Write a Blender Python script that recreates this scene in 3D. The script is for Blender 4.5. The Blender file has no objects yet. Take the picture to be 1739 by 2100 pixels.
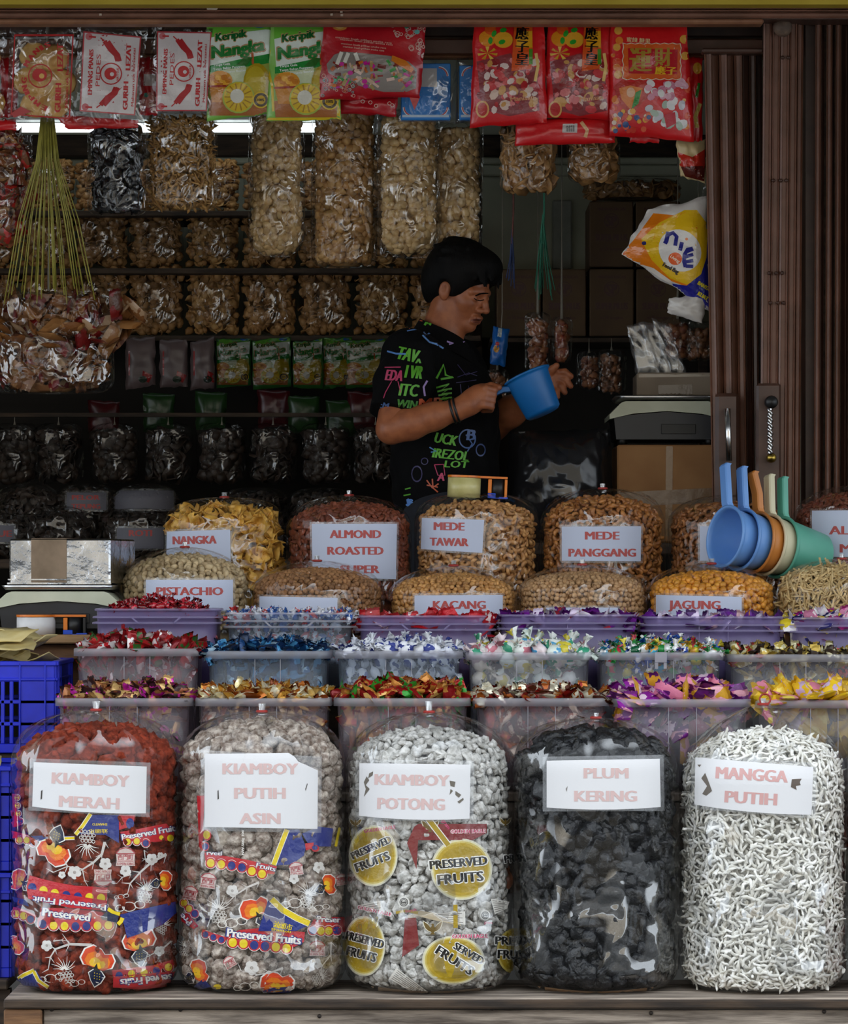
import bpy, math, random
import numpy as np
from mathutils import Vector, Matrix, Euler, Quaternion, noise
from mathutils.bvhtree import BVHTree
from mathutils.geometry import tessellate_polygon

random.seed(7); RNG = np.random.default_rng(7)
scene = bpy.context.scene
COL = scene.collection

# ------------------------------------------------------------------ camera
# the photograph: 1739 x 2100, taken level from across the street with a long lens
F, D0, HZ, CX, ZC = 8000.0, 8.0, 1180.0, 869.5, 1.357
CAM = Vector((0.0, -D0, ZC))
cam_d = bpy.data.cameras.new('camera'); cam = bpy.data.objects.new('camera', cam_d); COL.objects.link(cam)
cam.location = CAM; cam.rotation_euler = (math.pi/2, 0, 0)
cam_d.sensor_fit = 'VERTICAL'; cam_d.sensor_height = 36.0; cam_d.lens = F/2100.0*36.0
cam_d.shift_y = (HZ-1050.0)/2100.0; cam_d.clip_start = 0.1; cam_d.clip_end = 100
scene.camera = cam

# ------------------------------------------------------------------ light
world = bpy.data.worlds.new('overcast_sky'); scene.world = world; world.use_nodes = True
bg = world.node_tree.nodes['Background']
bg.inputs['Color'].default_value = (0.84, 0.92, 1.0, 1); bg.inputs['Strength'].default_value = 2.6
sun_d = bpy.data.lights.new('sun', 'SUN'); sun = bpy.data.objects.new('sun', sun_d); COL.objects.link(sun)      # behind the shop: it lights the far side of the street
sun_d.energy = 3.5; sun_d.color = (1.0, 0.93, 0.82); sun_d.angle = math.radians(2); sun.rotation_euler = (math.radians(-42), 0, math.radians(8)); sun.location = (0, 8, 12)
vs = scene.view_settings
vs.view_transform = 'Standard'; vs.look = 'None'; vs.gamma = 1.0; vs.use_curve_mapping = False; vs.exposure = -0.1
scene.cycles.transparent_max_bounces = 14; scene.cycles.max_bounces = 5; scene.cycles.diffuse_bounces = 3; scene.cycles.glossy_bounces = 2; scene.cycles.transmission_bounces = 2
scene.cycles.adaptive_threshold = 0.04; scene.cycles.use_light_tree = False
scene.cycles.caustics_reflective = False; scene.cycles.caustics_refractive = False
scene.cycles.sample_clamp_indirect = 4.0

# ------------------------------------------------------------------ helpers
def at(px, py, Y):
    """the point of the vertical plane at depth Y that the photograph shows at pixel px, py"""
    d = Y + D0
    return Vector(((px-CX)*d/F, Y, ZC-(py-HZ)*d/F))
def mpp(Y): return (Y+D0)/F            # metres per pixel at depth Y
def srgb(r, g, b):
    f = lambda c: (c/255/12.92 if c/255 <= 0.04045 else ((c/255+0.055)/1.055)**2.4)
    return (f(r), f(g), f(b))
def H(h): h = h.lstrip('#'); return srgb(int(h[0:2],16), int(h[2:4],16), int(h[4:6],16))

ROOT = {}                               # object name -> world position of its thing's origin
def base_of(parent): return ROOT.get(parent.name, Vector((0,0,0))) if parent else Vector((0,0,0))
def tag(o, label=None, cat=None, group=None, kind=None):
    if label: o['label'] = label
    if cat: o['category'] = cat
    if group: o['group'] = group
    if kind: o['kind'] = kind
    return o
def thing(name, loc, label, cat, group=None):
    o = bpy.data.objects.new(name, None); o.location = loc; o.empty_display_size = 0.05
    COL.objects.link(o); ROOT[o.name] = Vector(loc)
    return tag(o, label, cat, group)
def link(name, me, parent=None, matrix=None):
    o = bpy.data.objects.new(name, me); COL.objects.link(o)
    if parent:
        o.parent = parent; L = base_of(parent); ROOT[o.name] = L
    if matrix is not None:
        o.matrix_local = (Matrix.Translation(-base_of(parent)) @ matrix) if parent else matrix
    return o
def mkmesh(name, V, Fc, mats, smooth=True, cols=None, midx=None):
    me = bpy.data.meshes.new(name)
    me.from_pydata([tuple(v) for v in V], [], Fc)
    for m in (mats if isinstance(mats, (list, tuple)) else [mats]): me.materials.append(m)
    if smooth and len(me.polygons): me.polygons.foreach_set('use_smooth', np.ones(len(me.polygons), dtype=bool))
    if midx is not None: me.polygons.foreach_set('material_index', np.asarray(midx, dtype=np.int32))
    if cols is not None:
        a = me.attributes.new('Col', 'FLOAT_COLOR', 'FACE')
        c = np.ones((len(cols), 4), dtype=np.float32); c[:, :3] = np.asarray(cols); a.data.foreach_set('color', c.ravel())
    return me
def obj(name, V, Fc, mat, parent=None, smooth=True, cols=None, midx=None):
    """a mesh object from world coordinates; a child's mesh is kept relative to its thing; a top-level one gets its base as origin"""
    V = np.asarray(V, dtype=float)
    if parent is not None:
        L = np.array(base_of(parent)); o = link(name, mkmesh(name, V-L, Fc, mat, smooth, cols, midx), parent)
    else:
        lo, hi = V.min(0), V.max(0); L = np.array([(lo[0]+hi[0])/2, (lo[1]+hi[1])/2, lo[2]])
        o = link(name, mkmesh(name, V-L, Fc, mat, smooth, cols, midx)); o.location = L; ROOT[o.name] = Vector(L)
    return o
def struct(name, V, Fc, mat, parent=None, smooth=False):
    o = obj(name, V, Fc, mat, parent, smooth)
    if parent is None: o['kind'] = 'structure'
    return o

def tris(Fc): return np.array([(f[0], f[i], f[i+1]) for f in Fc for i in range(1, len(f)-1)], dtype=np.int64).reshape(-1, 3)
class Joined:
    """many small pieces in one mesh, assembled as arrays"""
    def __init__(s): s.V = []; s.T = []; s.P = []; s.n = 0
    def add(s, V, T, M, pick=0.0):
        A = np.array(M); s.V.append(V @ A[:3,:3].T + A[:3,3]); s.T.append(T+s.n); s.P.append(np.full(len(T), pick, dtype=np.float32)); s.n += len(V)
    def build(s, name, mat, parent):
        if not s.V: return None
        V = np.concatenate(s.V)-np.array(base_of(parent)); T = np.concatenate(s.T); me = bpy.data.meshes.new(name)
        me.vertices.add(len(V)); me.vertices.foreach_set('co', V.astype(np.float32).ravel())
        me.loops.add(3*len(T)); me.loops.foreach_set('vertex_index', T.astype(np.int32).ravel())
        me.polygons.add(len(T)); me.polygons.foreach_set('loop_start', np.arange(0, 3*len(T), 3, dtype=np.int32)); me.polygons.foreach_set('use_smooth', np.ones(len(T), dtype=bool))
        a = me.attributes.new('pick', 'FLOAT', 'FACE'); a.data.foreach_set('value', np.concatenate(s.P))
        me.update(); me.materials.append(mat); o = link(name, me, parent); o['kind'] = 'stuff'; return o

class MB:
    """collects shapes in world coordinates"""
    def __init__(s): s.V = []; s.F = []; s.C = []
    def add(s, V, Fc, col=None):
        n = len(s.V); s.V += [tuple(v) for v in V]; s.F += [tuple(i+n for i in f) for f in Fc]; s.C += [col or (1,1,1)]*len(Fc); return s
    def box(s, c, d, rot=None, bev=0.0, col=None):
        dx, dy, dz = d[0]/2, d[1]/2, d[2]/2
        b = min(bev, dx*.9, dy*.9, dz*.9)
        R = rot.to_matrix() if rot is not None else None
        if b <= 0:
            V = [(x,y,z) for x in (-dx,dx) for y in (-dy,dy) for z in (-dz,dz)]
            Fc = [(0,1,3,2),(4,6,7,5),(0,4,5,1),(2,3,7,6),(0,2,6,4),(1,5,7,3)]
        else:
            V = []; idx = {}
            for sx in (-1,1):
                for sy in (-1,1):
                    for sz in (-1,1):
                        for a, p in enumerate(((sx*dx, sy*(dy-b), sz*(dz-b)), (sx*(dx-b), sy*dy, sz*(dz-b)), (sx*(dx-b), sy*(dy-b), sz*dz))):
                            idx[(sx,sy,sz,a)] = len(V); V.append(p)
            q = lambda *k: tuple(idx[i] for i in k); Fc = []
            for sx in (-1,1): Fc.append(q((sx,-1,-1,0),(sx,1,-1,0),(sx,1,1,0),(sx,-1,1,0))[::sx])
            for sy in (-1,1): Fc.append(q((-1,sy,-1,1),(-1,sy,1,1),(1,sy,1,1),(1,sy,-1,1))[::sy])
            for sz in (-1,1): Fc.append(q((-1,-1,sz,2),(1,-1,sz,2),(1,1,sz,2),(-1,1,sz,2))[::sz])
            for sx in (-1,1):
                for sy in (-1,1): Fc.append(q((sx,sy,-1,0),(sx,sy,1,0),(sx,sy,1,1),(sx,sy,-1,1))[::-sx*sy])
                for sz in (-1,1): Fc.append(q((sx,-1,sz,0),(sx,1,sz,0),(sx,1,sz,2),(sx,-1,sz,2))[::-sx*sz])
            for sy in (-1,1):
                for sz in (-1,1): Fc.append(q((-1,sy,sz,1),(1,sy,sz,1),(1,sy,sz,2),(-1,sy,sz,2))[::sy*sz])
            for sx in (-1,1):
                for sy in (-1,1):
                    for sz in (-1,1): Fc.append(q((sx,sy,sz,0),(sx,sy,sz,1),(sx,sy,sz,2))[::sx*sy*sz])
        V = [((R @ Vector(v)) if R else Vector(v)) + Vector(c) for v in V]
        return s.add(V, Fc, col)
    def tube(s, pts, rad, n=8, caps=True, col=None, flat=1.0):
        pts = [Vector(p) for p in pts]; m = len(pts)
        rad = [rad]*m if not hasattr(rad, '__len__') else rad
        V = []; up = None
        for i, p in enumerate(pts):
            t = (pts[min(i+1, m-1)]-pts[max(i-1, 0)]).normalized()
            if up is None: up = Vector((0,0,1)) if abs(t.z) < 0.9 else Vector((0,1,0))
            a = t.cross(up)
            if a.length < 1e-6: a = t.orthogonal()
            a.normalize(); b = a.cross(t).normalized(); up = b
            for k in range(n):
                w = 2*math.pi*k/n; V.append(p + a*math.cos(w)*rad[i] + b*math.sin(w)*rad[i]*flat)
        Fc = [(i*n+k, i*n+(k+1)%n, (i+1)*n+(k+1)%n, (i+1)*n+k) for i in range(m-1) for k in range(n)]
        if caps: Fc += [tuple(range(n))[::-1], tuple(range((m-1)*n, m*n))]
        return s.add(V, Fc, col)
    def lathe(s, prof, c, n=32, M=None, col=None, close=False):
        """prof: (r, z) pairs"""
        V = []; m = len(prof)
        for r, z in prof:
            for k in range(n):
                w = 2*math.pi*k/n; v = Vector((r*math.cos(w), r*math.sin(w), z)); V.append((M @ v if M else v)+Vector(c))
        mm = m if close else m-1
        Fc = [(i*n+k, i*n+(k+1)%n, ((i+1)%m)*n+(k+1)%n, ((i+1)%m)*n+k) for i in range(mm) for k in range(n)]
        return s.add(V, Fc, col)
    def prism(s, poly, f0, f1, col=None):
        """a closed 2D outline carried between two maps (2D -> 3D)"""
        n = len(poly); V = [f0(*p) for p in poly]+[f1(*p) for p in poly]
        tr = tessellate_polygon([[Vector((p[0], p[1], 0)) for p in poly]])
        Fc = [tuple(t) for t in tr]+[tuple(i+n for i in t[::-1]) for t in tr]+[(i, (i+1) % n, (i+1) % n+n, i+n) for i in range(n)]
        return s.add(V, Fc, col)
    def grid(s, fn, nu, nv, col=None, closeu=False):
        V = [fn(i/nu, j/nv) for j in range(nv+1) for i in range(nu+(0 if closeu else 1))]
        w = nu if closeu else nu+1
        Fc = [(j*w+i, j*w+(i+1) % w, (j+1)*w+(i+1) % w, (j+1)*w+i) for j in range(nv) for i in range(nu)]
        return s.add(V, Fc, col)
    def build(s, name, mat, parent=None, smooth=False, colors=False): return obj(name, s.V, s.F, mat, parent, smooth, s.C if colors else None)

# ------------------------------------------------------------------ materials
MATS = {}
def nodes_of(name):
    m = bpy.data.materials.new(name); m.use_nodes = True; nt = m.node_tree
    return m, nt, nt.nodes['Principled BSDF'], nt.nodes['Material Output']
def nd(nt, t, **kw):
    n = nt.nodes.new(t)
    for k, v in kw.items(): setattr(n, k, v)
    return n
def ramp(nt, stops, interp='LINEAR'):
    r = nd(nt, 'ShaderNodeValToRGB'); e = r.color_ramp; e.interpolation = interp
    while len(e.elements) < len(stops): e.elements.new(0.5)
    for el, (p, c) in zip(e.elements, stops): el.position = p; el.color = (*c, 1)
    return r
def matte(name, c1, c2=None, rough=0.6, scale=30, bump=0.0, bscale=None, metal=0.0, rand=0.0, spec=0.5, detail=4, stretch=None, coat=0.0, contrast=(0.35,0.65), bdist=0.002):
    """a surface whose colour wanders between c1 and c2, with fine relief"""
    if name in MATS: return MATS[name]
    m, nt, p, out = nodes_of(name); L = nt.links.new
    c2 = c2 or c1
    tc = nd(nt, 'ShaderNodeTexCoord'); src = tc.outputs['Object']
    if stretch:
        mp = nd(nt, 'ShaderNodeMapping'); mp.inputs['Scale'].default_value = stretch; L(src, mp.inputs['Vector']); src = mp.outputs[0]
    nz = nd(nt, 'ShaderNodeTexNoise'); nz.inputs['Scale'].default_value = scale; nz.inputs['Detail'].default_value = detail; L(src, nz.inputs['Vector'])
    r = ramp(nt, [(contrast[0], c1), (contrast[1], c2)]); L(nz.outputs['Fac'], r.inputs['Fac'])
    colout = r.outputs['Color']
    if rand > 0:
        oi = nd(nt, 'ShaderNodeObjectInfo'); hsv = nd(nt, 'ShaderNodeHueSaturation')
        mr = nd(nt, 'ShaderNodeMapRange'); mr.inputs['To Min'].default_value = 1-rand; mr.inputs['To Max'].default_value = 1+rand
        L(oi.outputs['Random'], mr.inputs['Value']); L(mr.outputs[0], hsv.inputs['Value']); L(colout, hsv.inputs['Color']); colout = hsv.outputs['Color']
    L(colout, p.inputs['Base Color'])
    p.inputs['Roughness'].default_value = rough; p.inputs['Metallic'].default_value = metal; p.inputs['Specular IOR Level'].default_value = spec
    p.inputs['Coat Weight'].default_value = coat
    if bump:
        nb = nd(nt, 'ShaderNodeTexNoise'); nb.inputs['Scale'].default_value = bscale or scale*2; nb.inputs['Detail'].default_value = 5; L(src, nb.inputs['Vector'])
        b = nd(nt, 'ShaderNodeBump'); b.inputs['Strength'].default_value = bump; b.inputs['Distance'].default_value = bdist
        L(nb.outputs['Fac'], b.inputs['Height']); L(b.outputs[0], p.inputs['Normal'])
    MATS[name] = m; return m
def ink(name='ink', rough=0.45, bump=0.0, bscale=40, spec=0.5, coat=0.0, metal=0.0):
    """flat print: the colour comes from the shapes themselves (attribute Col)"""
    if name in MATS: return MATS[name]
    m, nt, p, out = nodes_of(name); L = nt.links.new
    a = nd(nt, 'ShaderNodeAttribute', attribute_name='Col'); L(a.outputs['Color'], p.inputs['Base Color'])
    p.inputs['Roughness'].default_value = rough; p.inputs['Specular IOR Level'].default_value = spec; p.inputs['Coat Weight'].default_value = coat; p.inputs['Metallic'].default_value = metal
    if bump:
        tc = nd(nt, 'ShaderNodeTexCoord'); nb = nd(nt, 'ShaderNodeTexNoise'); nb.inputs['Scale'].default_value = bscale; nb.inputs['Detail'].default_value = 3
        L(tc.outputs['Object'], nb.inputs['Vector'])
        b = nd(nt, 'ShaderNodeBump'); b.inputs['Strength'].default_value = bump; b.inputs['Distance'].default_value = 0.004
        L(nb.outputs['Fac'], b.inputs['Height']); L(b.outputs[0], p.inputs['Normal'])
    MATS[name] = m; return m
def film(name, haze=0.03, gloss=0.10, rough=0.12, tint=(1,1,1), bump=0.5, bscale=18, hazecol=(0.9,0.92,0.95), edge=0.45, stretch=(1,1,0.75), patch=0.0, pscale=9):
    """clear thin plastic: see-through, glossy where it catches the sky, a little milky"""
    if name in MATS: return MATS[name]
    m, nt, p, out = nodes_of(name); L = nt.links.new; nt.nodes.remove(p)
    tr = nd(nt, 'ShaderNodeBsdfTransparent'); tr.inputs['Color'].default_value = (*tint, 1)
    gl = nd(nt, 'ShaderNodeBsdfGlossy'); gl.inputs['Roughness'].default_value = rough
    df = nd(nt, 'ShaderNodeBsdfDiffuse'); df.inputs['Color'].default_value = (*hazecol, 1)
    tc = nd(nt, 'ShaderNodeTexCoord'); mp = nd(nt, 'ShaderNodeMapping'); mp.inputs['Scale'].default_value = stretch; L(tc.outputs['Object'], mp.inputs['Vector'])
    n1 = nd(nt, 'ShaderNodeTexNoise'); n1.inputs['Scale'].default_value = bscale; n1.inputs['Detail'].default_value = 1.0; n1.inputs['Distortion'].default_value = 1.2
    L(mp.outputs[0], n1.inputs['Vector'])
    vo = nd(nt, 'ShaderNodeTexVoronoi'); vo.inputs['Scale'].default_value = bscale*0.8; vo.inputs['Randomness'].default_value = 1.0
    L(mp.outputs[0], vo.inputs['Vector'])
    ad = nd(nt, 'ShaderNodeMath', operation='MULTIPLY_ADD'); ad.inputs[1].default_value = 0.5; L(vo.outputs['Distance'], ad.inputs[0]); L(n1.outputs['Fac'], ad.inputs[2])
    b = nd(nt, 'ShaderNodeBump'); b.inputs['Strength'].default_value = bump; b.inputs['Distance'].default_value = 0.02
    L(ad.outputs[0], b.inputs['Height']); L(b.outputs[0], gl.inputs['Normal'])
    lw = nd(nt, 'ShaderNodeLayerWeight'); lw.inputs['Blend'].default_value = 0.5; L(b.outputs[0], lw.inputs['Normal'])
    pw = nd(nt, 'ShaderNodeMath', operation='POWER'); pw.inputs[1].default_value = 4.0; L(lw.outputs['Facing'], pw.inputs[0])
    mr = nd(nt, 'ShaderNodeMapRange'); mr.inputs['To Min'].default_value = gloss; mr.inputs['To Max'].default_value = edge; L(pw.outputs[0], mr.inputs['Value'])
    gfac = mr.outputs[0]
    if patch:                                      # creased, doubled film catches far more light than the taut single layer
        n3 = nd(nt, 'ShaderNodeTexNoise'); n3.inputs['Scale'].default_value = pscale; n3.inputs['Detail'].default_value = 0.0; n3.inputs['Distortion'].default_value = 0.8; L(mp.outputs[0], n3.inputs['Vector'])
        mk = nd(nt, 'ShaderNodeMapRange'); mk.inputs['From Min'].default_value = 0.53; mk.inputs['From Max'].default_value = 0.60; mk.inputs['To Max'].default_value = patch; L(n3.outputs['Fac'], mk.inputs['Value'])
        sm = nd(nt, 'ShaderNodeMath', operation='ADD', use_clamp=True); L(gfac, sm.inputs[0]); L(mk.outputs[0], sm.inputs[1]); gfac = sm.outputs[0]
    m1 = nd(nt, 'ShaderNodeMixShader'); m1.inputs['Fac'].default_value = haze; L(tr.outputs[0], m1.inputs[1]); L(df.outputs[0], m1.inputs[2])
    m2 = nd(nt, 'ShaderNodeMixShader'); L(gfac, m2.inputs['Fac']); L(m1.outputs[0], m2.inputs[1]); L(gl.outputs[0], m2.inputs[2])
    L(m2.outputs[0], out.inputs['Surface'])
    MATS[name] = m; return m
def palette(name, cols, second=None, rough=0.3, metal=0.0, scale=60, amount=0.35, coat=0.0, bump=0.3):
    """wrappers of a mixed heap: each sweet takes one of the colours, with a printed second colour in patches"""
    if name in MATS: return MATS[name]
    for packed in (True, False):
        m, nt, p, out = nodes_of(name+('_packed' if packed else '')); L = nt.links.new
        oi = nd(nt, 'ShaderNodeObjectInfo'); n = len(cols); pick = oi.outputs['Random']
        if packed: pick = nd(nt, 'ShaderNodeAttribute', attribute_name='pick').outputs['Fac']
        r = ramp(nt, [(i/n, c) for i, c in enumerate(cols)], 'CONSTANT'); L(pick, r.inputs['Fac'])
        tc = nd(nt, 'ShaderNodeTexCoord'); va = nd(nt, 'ShaderNodeVectorMath', operation='ADD'); L(tc.outputs['Object'], va.inputs[0]); L(oi.outputs['Location'], va.inputs[1])
        nz = nd(nt, 'ShaderNodeTexNoise'); nz.inputs['Scale'].default_value = scale; nz.inputs['Detail'].default_value = 2; L(va.outputs[0], nz.inputs['Vector'])
        colout = r.outputs['Color']
        if second:
            s = len(second); r2 = ramp(nt, [(i/s, c) for i, c in enumerate(second)], 'CONSTANT')
            mu = nd(nt, 'ShaderNodeMath', operation='FRACT'); m7 = nd(nt, 'ShaderNodeMath', operation='MULTIPLY'); m7.inputs[1].default_value = 7.31
            L(pick, m7.inputs[0]); L(m7.outputs[0], mu.inputs[0]); L(mu.outputs[0], r2.inputs['Fac'])
            th = nd(nt, 'ShaderNodeMath', operation='GREATER_THAN'); th.inputs[1].default_value = 0.62-amount*0.28; L(nz.outputs['Fac'], th.inputs[0])
            mx = nd(nt, 'ShaderNodeMixRGB'); L(th.outputs[0], mx.inputs['Fac']); L(colout, mx.inputs['Color1']); L(r2.outputs['Color'], mx.inputs['Color2']); colout = mx.outputs['Color']
        L(colout, p.inputs['Base Color']); p.inputs['Roughness'].default_value = rough; p.inputs['Metallic'].default_value = metal; p.inputs['Coat Weight'].default_value = coat
        b = nd(nt, 'ShaderNodeBump'); b.inputs['Strength'].default_value = bump; b.inputs['Distance'].default_value = 0.004
        n2 = nd(nt, 'ShaderNodeTexNoise'); n2.inputs['Scale'].default_value = 130; L(va.outputs[0], n2.inputs['Vector']); L(n2.outputs['Fac'], b.inputs['Height']); L(b.outputs[0], p.inputs['Normal'])
        MATS[name+('_packed' if packed else '')] = m
    return MATS[name]
def glow(name, col, strength):
    m, nt, p, out = nodes_of(name); p.inputs['Base Color'].default_value = (0.9,0.9,0.9,1)
    p.inputs['Emission Color'].default_value = (*col, 1); p.inputs['Emission Strength'].default_value = strength; MATS[name] = m; return m

# ------------------------------------------------------------------ print: shapes drawn in photo pixels and laid onto a real surface
_TXT = {}
def text2d(s, bold=0.0):
    k = (s, bold)
    if k not in _TXT:
        cu = bpy.data.curves.new('lettering', 'FONT'); cu.body = s; cu.size = 1; cu.offset = bold; cu.resolution_u = 2; cu.fill_mode = 'FRONT'
        ob = bpy.data.objects.new('lettering', cu); me = ob.to_mesh()
        V = np.array([v.co[:2] for v in me.vertices]).reshape(-1, 2); Fc = [tuple(p.vertices) for p in me.polygons]
        ob.to_mesh_clear(); bpy.data.objects.remove(ob); bpy.data.curves.remove(cu)
        if len(V): V = V - [V[:, 0].min(), 0]
        _TXT[k] = (V, Fc)
    return _TXT[k]
class Print:
    """flat ink shapes in photo pixels; lay() wraps them onto a target surface (BVH) as seen in the photo, layer over layer"""
    def __init__(s, maxlen=14, tf=None):
        s.T = []; s.tf = tf; s.maxlen = maxlen*(tf[2] if tf else 1); s.layer = 0; s.frac = 0.0
    def tri(s, pts, col):
        stack = [tuple(map(tuple, pts))]
        while stack:
            a, b, c = stack.pop()
            e = [(math.dist(a,b),0), (math.dist(b,c),1), (math.dist(c,a),2)]; m, k = max(e)
            if m > s.maxlen:
                P = (a,b,c); p, q, r = P[k], P[(k+1)%3], P[(k+2)%3]; mid = ((p[0]+q[0])/2, (p[1]+q[1])/2)
                stack += [(p,mid,r),(mid,q,r)]
            else: s.T.append(((a,b,c), col, s.layer, s.frac))
    def poly(s, pts, col, up=True):
        if up: s.layer += 1
        for t in tessellate_polygon([[Vector((p[0], p[1], 0)) for p in pts]]): s.tri([pts[i] for i in t], col)
        return s
    def circle(s, cx, cy, r, col, ry=None, n=18, rot=0, up=True):
        ry = ry or r; c, si = math.cos(math.radians(rot)), math.sin(math.radians(rot))
        return s.poly([(cx+r*math.cos(a)*c-ry*math.sin(a)*si, cy+r*math.cos(a)*si+ry*math.sin(a)*c) for a in [2*math.pi*i/n for i in range(n)]], col, up)
    def ring(s, cx, cy, r, w, col, n=24, ry=None, rot=0): 
        k = (ry or r)/r; cc, si = math.cos(math.radians(rot)), math.sin(math.radians(rot))
        P = lambda rr, a: (cx+rr*math.cos(a)*cc-rr*k*math.sin(a)*si, cy+rr*math.cos(a)*si+rr*k*math.sin(a)*cc)
        s.layer += 1
        for i in range(n):
            a, b = 2*math.pi*i/n, 2*math.pi*(i+1)/n
            for t in ((P(r,a),P(r,b),P(r-w,b)), (P(r,a),P(r-w,b),P(r-w,a))): s.tri(t, col)
        return s
    def line(s, pts, w, col, taper=False):
        s.layer += 1; n = len(pts)
        L = []
        for i, p in enumerate(pts):
            q, r = pts[max(i-1,0)], pts[min(i+1,n-1)]; dx, dy = r[0]-q[0], r[1]-q[1]; l = math.hypot(dx,dy) or 1
            ww = w/2*((1-i/(n-1)*0.8) if taper else 1); L.append(((p[0]-dy/l*ww, p[1]+dx/l*ww), (p[0]+dy/l*ww, p[1]-dx/l*ww)))
        for (a,b),(c,d) in zip(L, L[1:]): s.tri((a,b,d), col); s.tri((a,d,c), col)
        return s
    def text(s, t, x, y, w, h, col, rot=0, bold=0.0, anchor='c', shear=0.0, halo=None, hw=0.06, up=True, warp=None):
        """t set w wide and h high (capitals), centred on (x, y) (anchor c) or starting there (l)"""
        if halo is not None and halo != 'x': s.outline(t, x, y, w, h, halo, rot, anchor, shear, hw)
        if bold > 0 and halo != 'x':
            n = 3 if bold < 0.06 else 5
            for k in range(n):
                dx = (k/(n-1)*2-1)*bold*h; s.frac = 0.12*k; s.text(t, x+dx*math.cos(math.radians(rot)), y+dx*math.sin(math.radians(rot)), w*(1-bold*0.4), h, col, rot, 0, anchor, shear, 'x', up=(up and k == 0), warp=warp)
            s.frac = 0.0; return s
        V, Fc = text2d(t, 0)
        if not len(V): return s
        if up: s.layer += 1
        wid = V[:,0].max(); c, si = math.cos(math.radians(rot)), math.sin(math.radians(rot)); P = []
        for vx, vy in V:
            X = vx/wid*w; Yv = vy/0.72*h; X += shear*Yv
            if anchor == 'c': X -= w/2; Yv -= h/2
            q = (x + X*c + Yv*si, y + X*si - Yv*c)
            P.append(warp(*q) if warp else q)
        for f in Fc:
            for i in range(1, len(f)-1): s.tri((P[f[0]], P[f[i]], P[f[i+1]]), col)
        return s
    def outline(s, t, x, y, w, h, col, rot, anchor, shear, hw):
        s.layer += 1
        for k in range(8):
            a = k*math.pi/4; s.frac = 0.1*k; s.text(t, x+hw*h*math.cos(a), y+hw*h*math.sin(a), w, h, col, rot, 0, anchor, shear, 'x', up=False)
        s.frac = 0.0
    def lay(s, name, bvh, parent, mat, off=0.0006, step=0.0002):
        V = []; Fc = []; C = []; cache = {}; box = {}
        for (tri, col, lay, fr) in s.T:
            xs, ys = [p[0] for p in tri], [p[1] for p in tri]; b = box.setdefault(lay, [1e9,1e9,-1e9,-1e9])
            b[0] = min(b[0], *xs); b[1] = min(b[1], *ys); b[2] = max(b[2], *xs); b[3] = max(b[3], *ys)
        level = {}
        for l in sorted(box):                       # a shape only rises above the shapes it overlaps
            b = box[l]; level[l] = 1+max([level[m] for m in level if box[m][0] < b[2] and box[m][2] > b[0] and box[m][1] < b[3] and box[m][3] > b[1]], default=-1)
        for (tri, col, lay0, fr) in s.T:
            lay = level[lay0]+fr
            idx = []
            for p in tri:
                k = (p, lay)
                if k not in cache:
                    q0 = (s.tf[0]+p[0]/s.tf[2], s.tf[1]+p[1]/s.tf[2]) if s.tf else p
                    d = (at(q0[0], q0[1], 0.0)-CAM).normalized(); h, n, i_, dist = bvh.ray_cast(CAM, d)
                    if h is None: cache[k] = None
                    else:
                        if n.dot(d) > 0: n = -n
                        q = h - d*(off+step*lay)/max(0.25, -n.dot(d)); cache[k] = len(V); V.append(q)
                idx.append(cache[k])
            if None in idx or len(set(idx)) < 3: continue
            P3 = [V[i] for i in idx]
            if max((P3[0]-P3[1]).length, (P3[1]-P3[2]).length, (P3[2]-P3[0]).length) > 0.12: continue
            Fc.append(tuple(idx)); C.append(col)
        if not Fc: return None
        return obj(name, V, Fc, mat, parent, False, C)
def bvh_of(V, Fc): return BVHTree.FromPolygons([tuple(v) for v in V], Fc)
# ------------------------------------------------------------------ common materials
M_wood_grey = matte('weathered_wood', H('#5c5148'), H('#a89a8c'), 0.8, 9, 0.8, 40, stretch=(0.8,9,9), detail=8, contrast=(0.36,0.62))
M_wood_brown = matte('brown_wood', H('#5a3d28'), H('#86603f'), 0.75, 8, 0.5, 40, stretch=(1.2,8,8), detail=6)
M_wood_dark = matte('dark_wood', H('#2a211a'), H('#4a3a2c'), 0.8, 8, 0.3, 40, stretch=(1.2,8,8))
M_wood_pale = matte('pale_wood', H('#8a6a45'), H('#b08c60'), 0.7, 8, 0.3, 40, stretch=(1.2,8,8))
M_brown_paint = matte('brown_painted_steel', H('#664434'), H('#7b5342'), 0.40, 14, 0.25, 60, detail=6)
M_brown_paint2 = matte('dark_brown_painted_steel', H('#3d2820'), H('#50352a'), 0.4, 14, 0.25, 60, detail=6)
M_brown_lip = matte('worn_brown_edge', H('#7d5138'), H('#96684a'), 0.5, 20, 0.2, 60)
M_yellow = matte('yellow_paint', H('#b49a20'), H('#c4aa30'), 0.6, 6)
M_plaster = matte('green_grey_plaster', H('#bcc0aa'), H('#ced0ba'), 0.9, 5, 0.2, 30)
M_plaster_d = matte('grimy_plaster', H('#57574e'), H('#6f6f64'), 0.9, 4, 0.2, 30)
M_concrete = matte('concrete', H('#6c6a66'), H('#827f7a'), 0.9, 5, 0.3, 30)
M_asphalt = matte('asphalt', H('#4a4a4a'), H('#5e5d5b'), 0.9, 30, 0.4, 200)
M_facade = matte('facade_plaster', H('#a39a8c'), H('#b8ae9f'), 0.9, 1.5)
M_chrome = matte('chrome', (0.75,0.75,0.75), (0.6,0.6,0.6), 0.22, 20, metal=1.0)
M_brass = matte('brass', H('#b59a4a'), H('#8f7636'), 0.35, 20, metal=1.0)
M_black = matte('black_plastic', H('#0b0b0c'), H('#141415'), 0.45)

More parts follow.
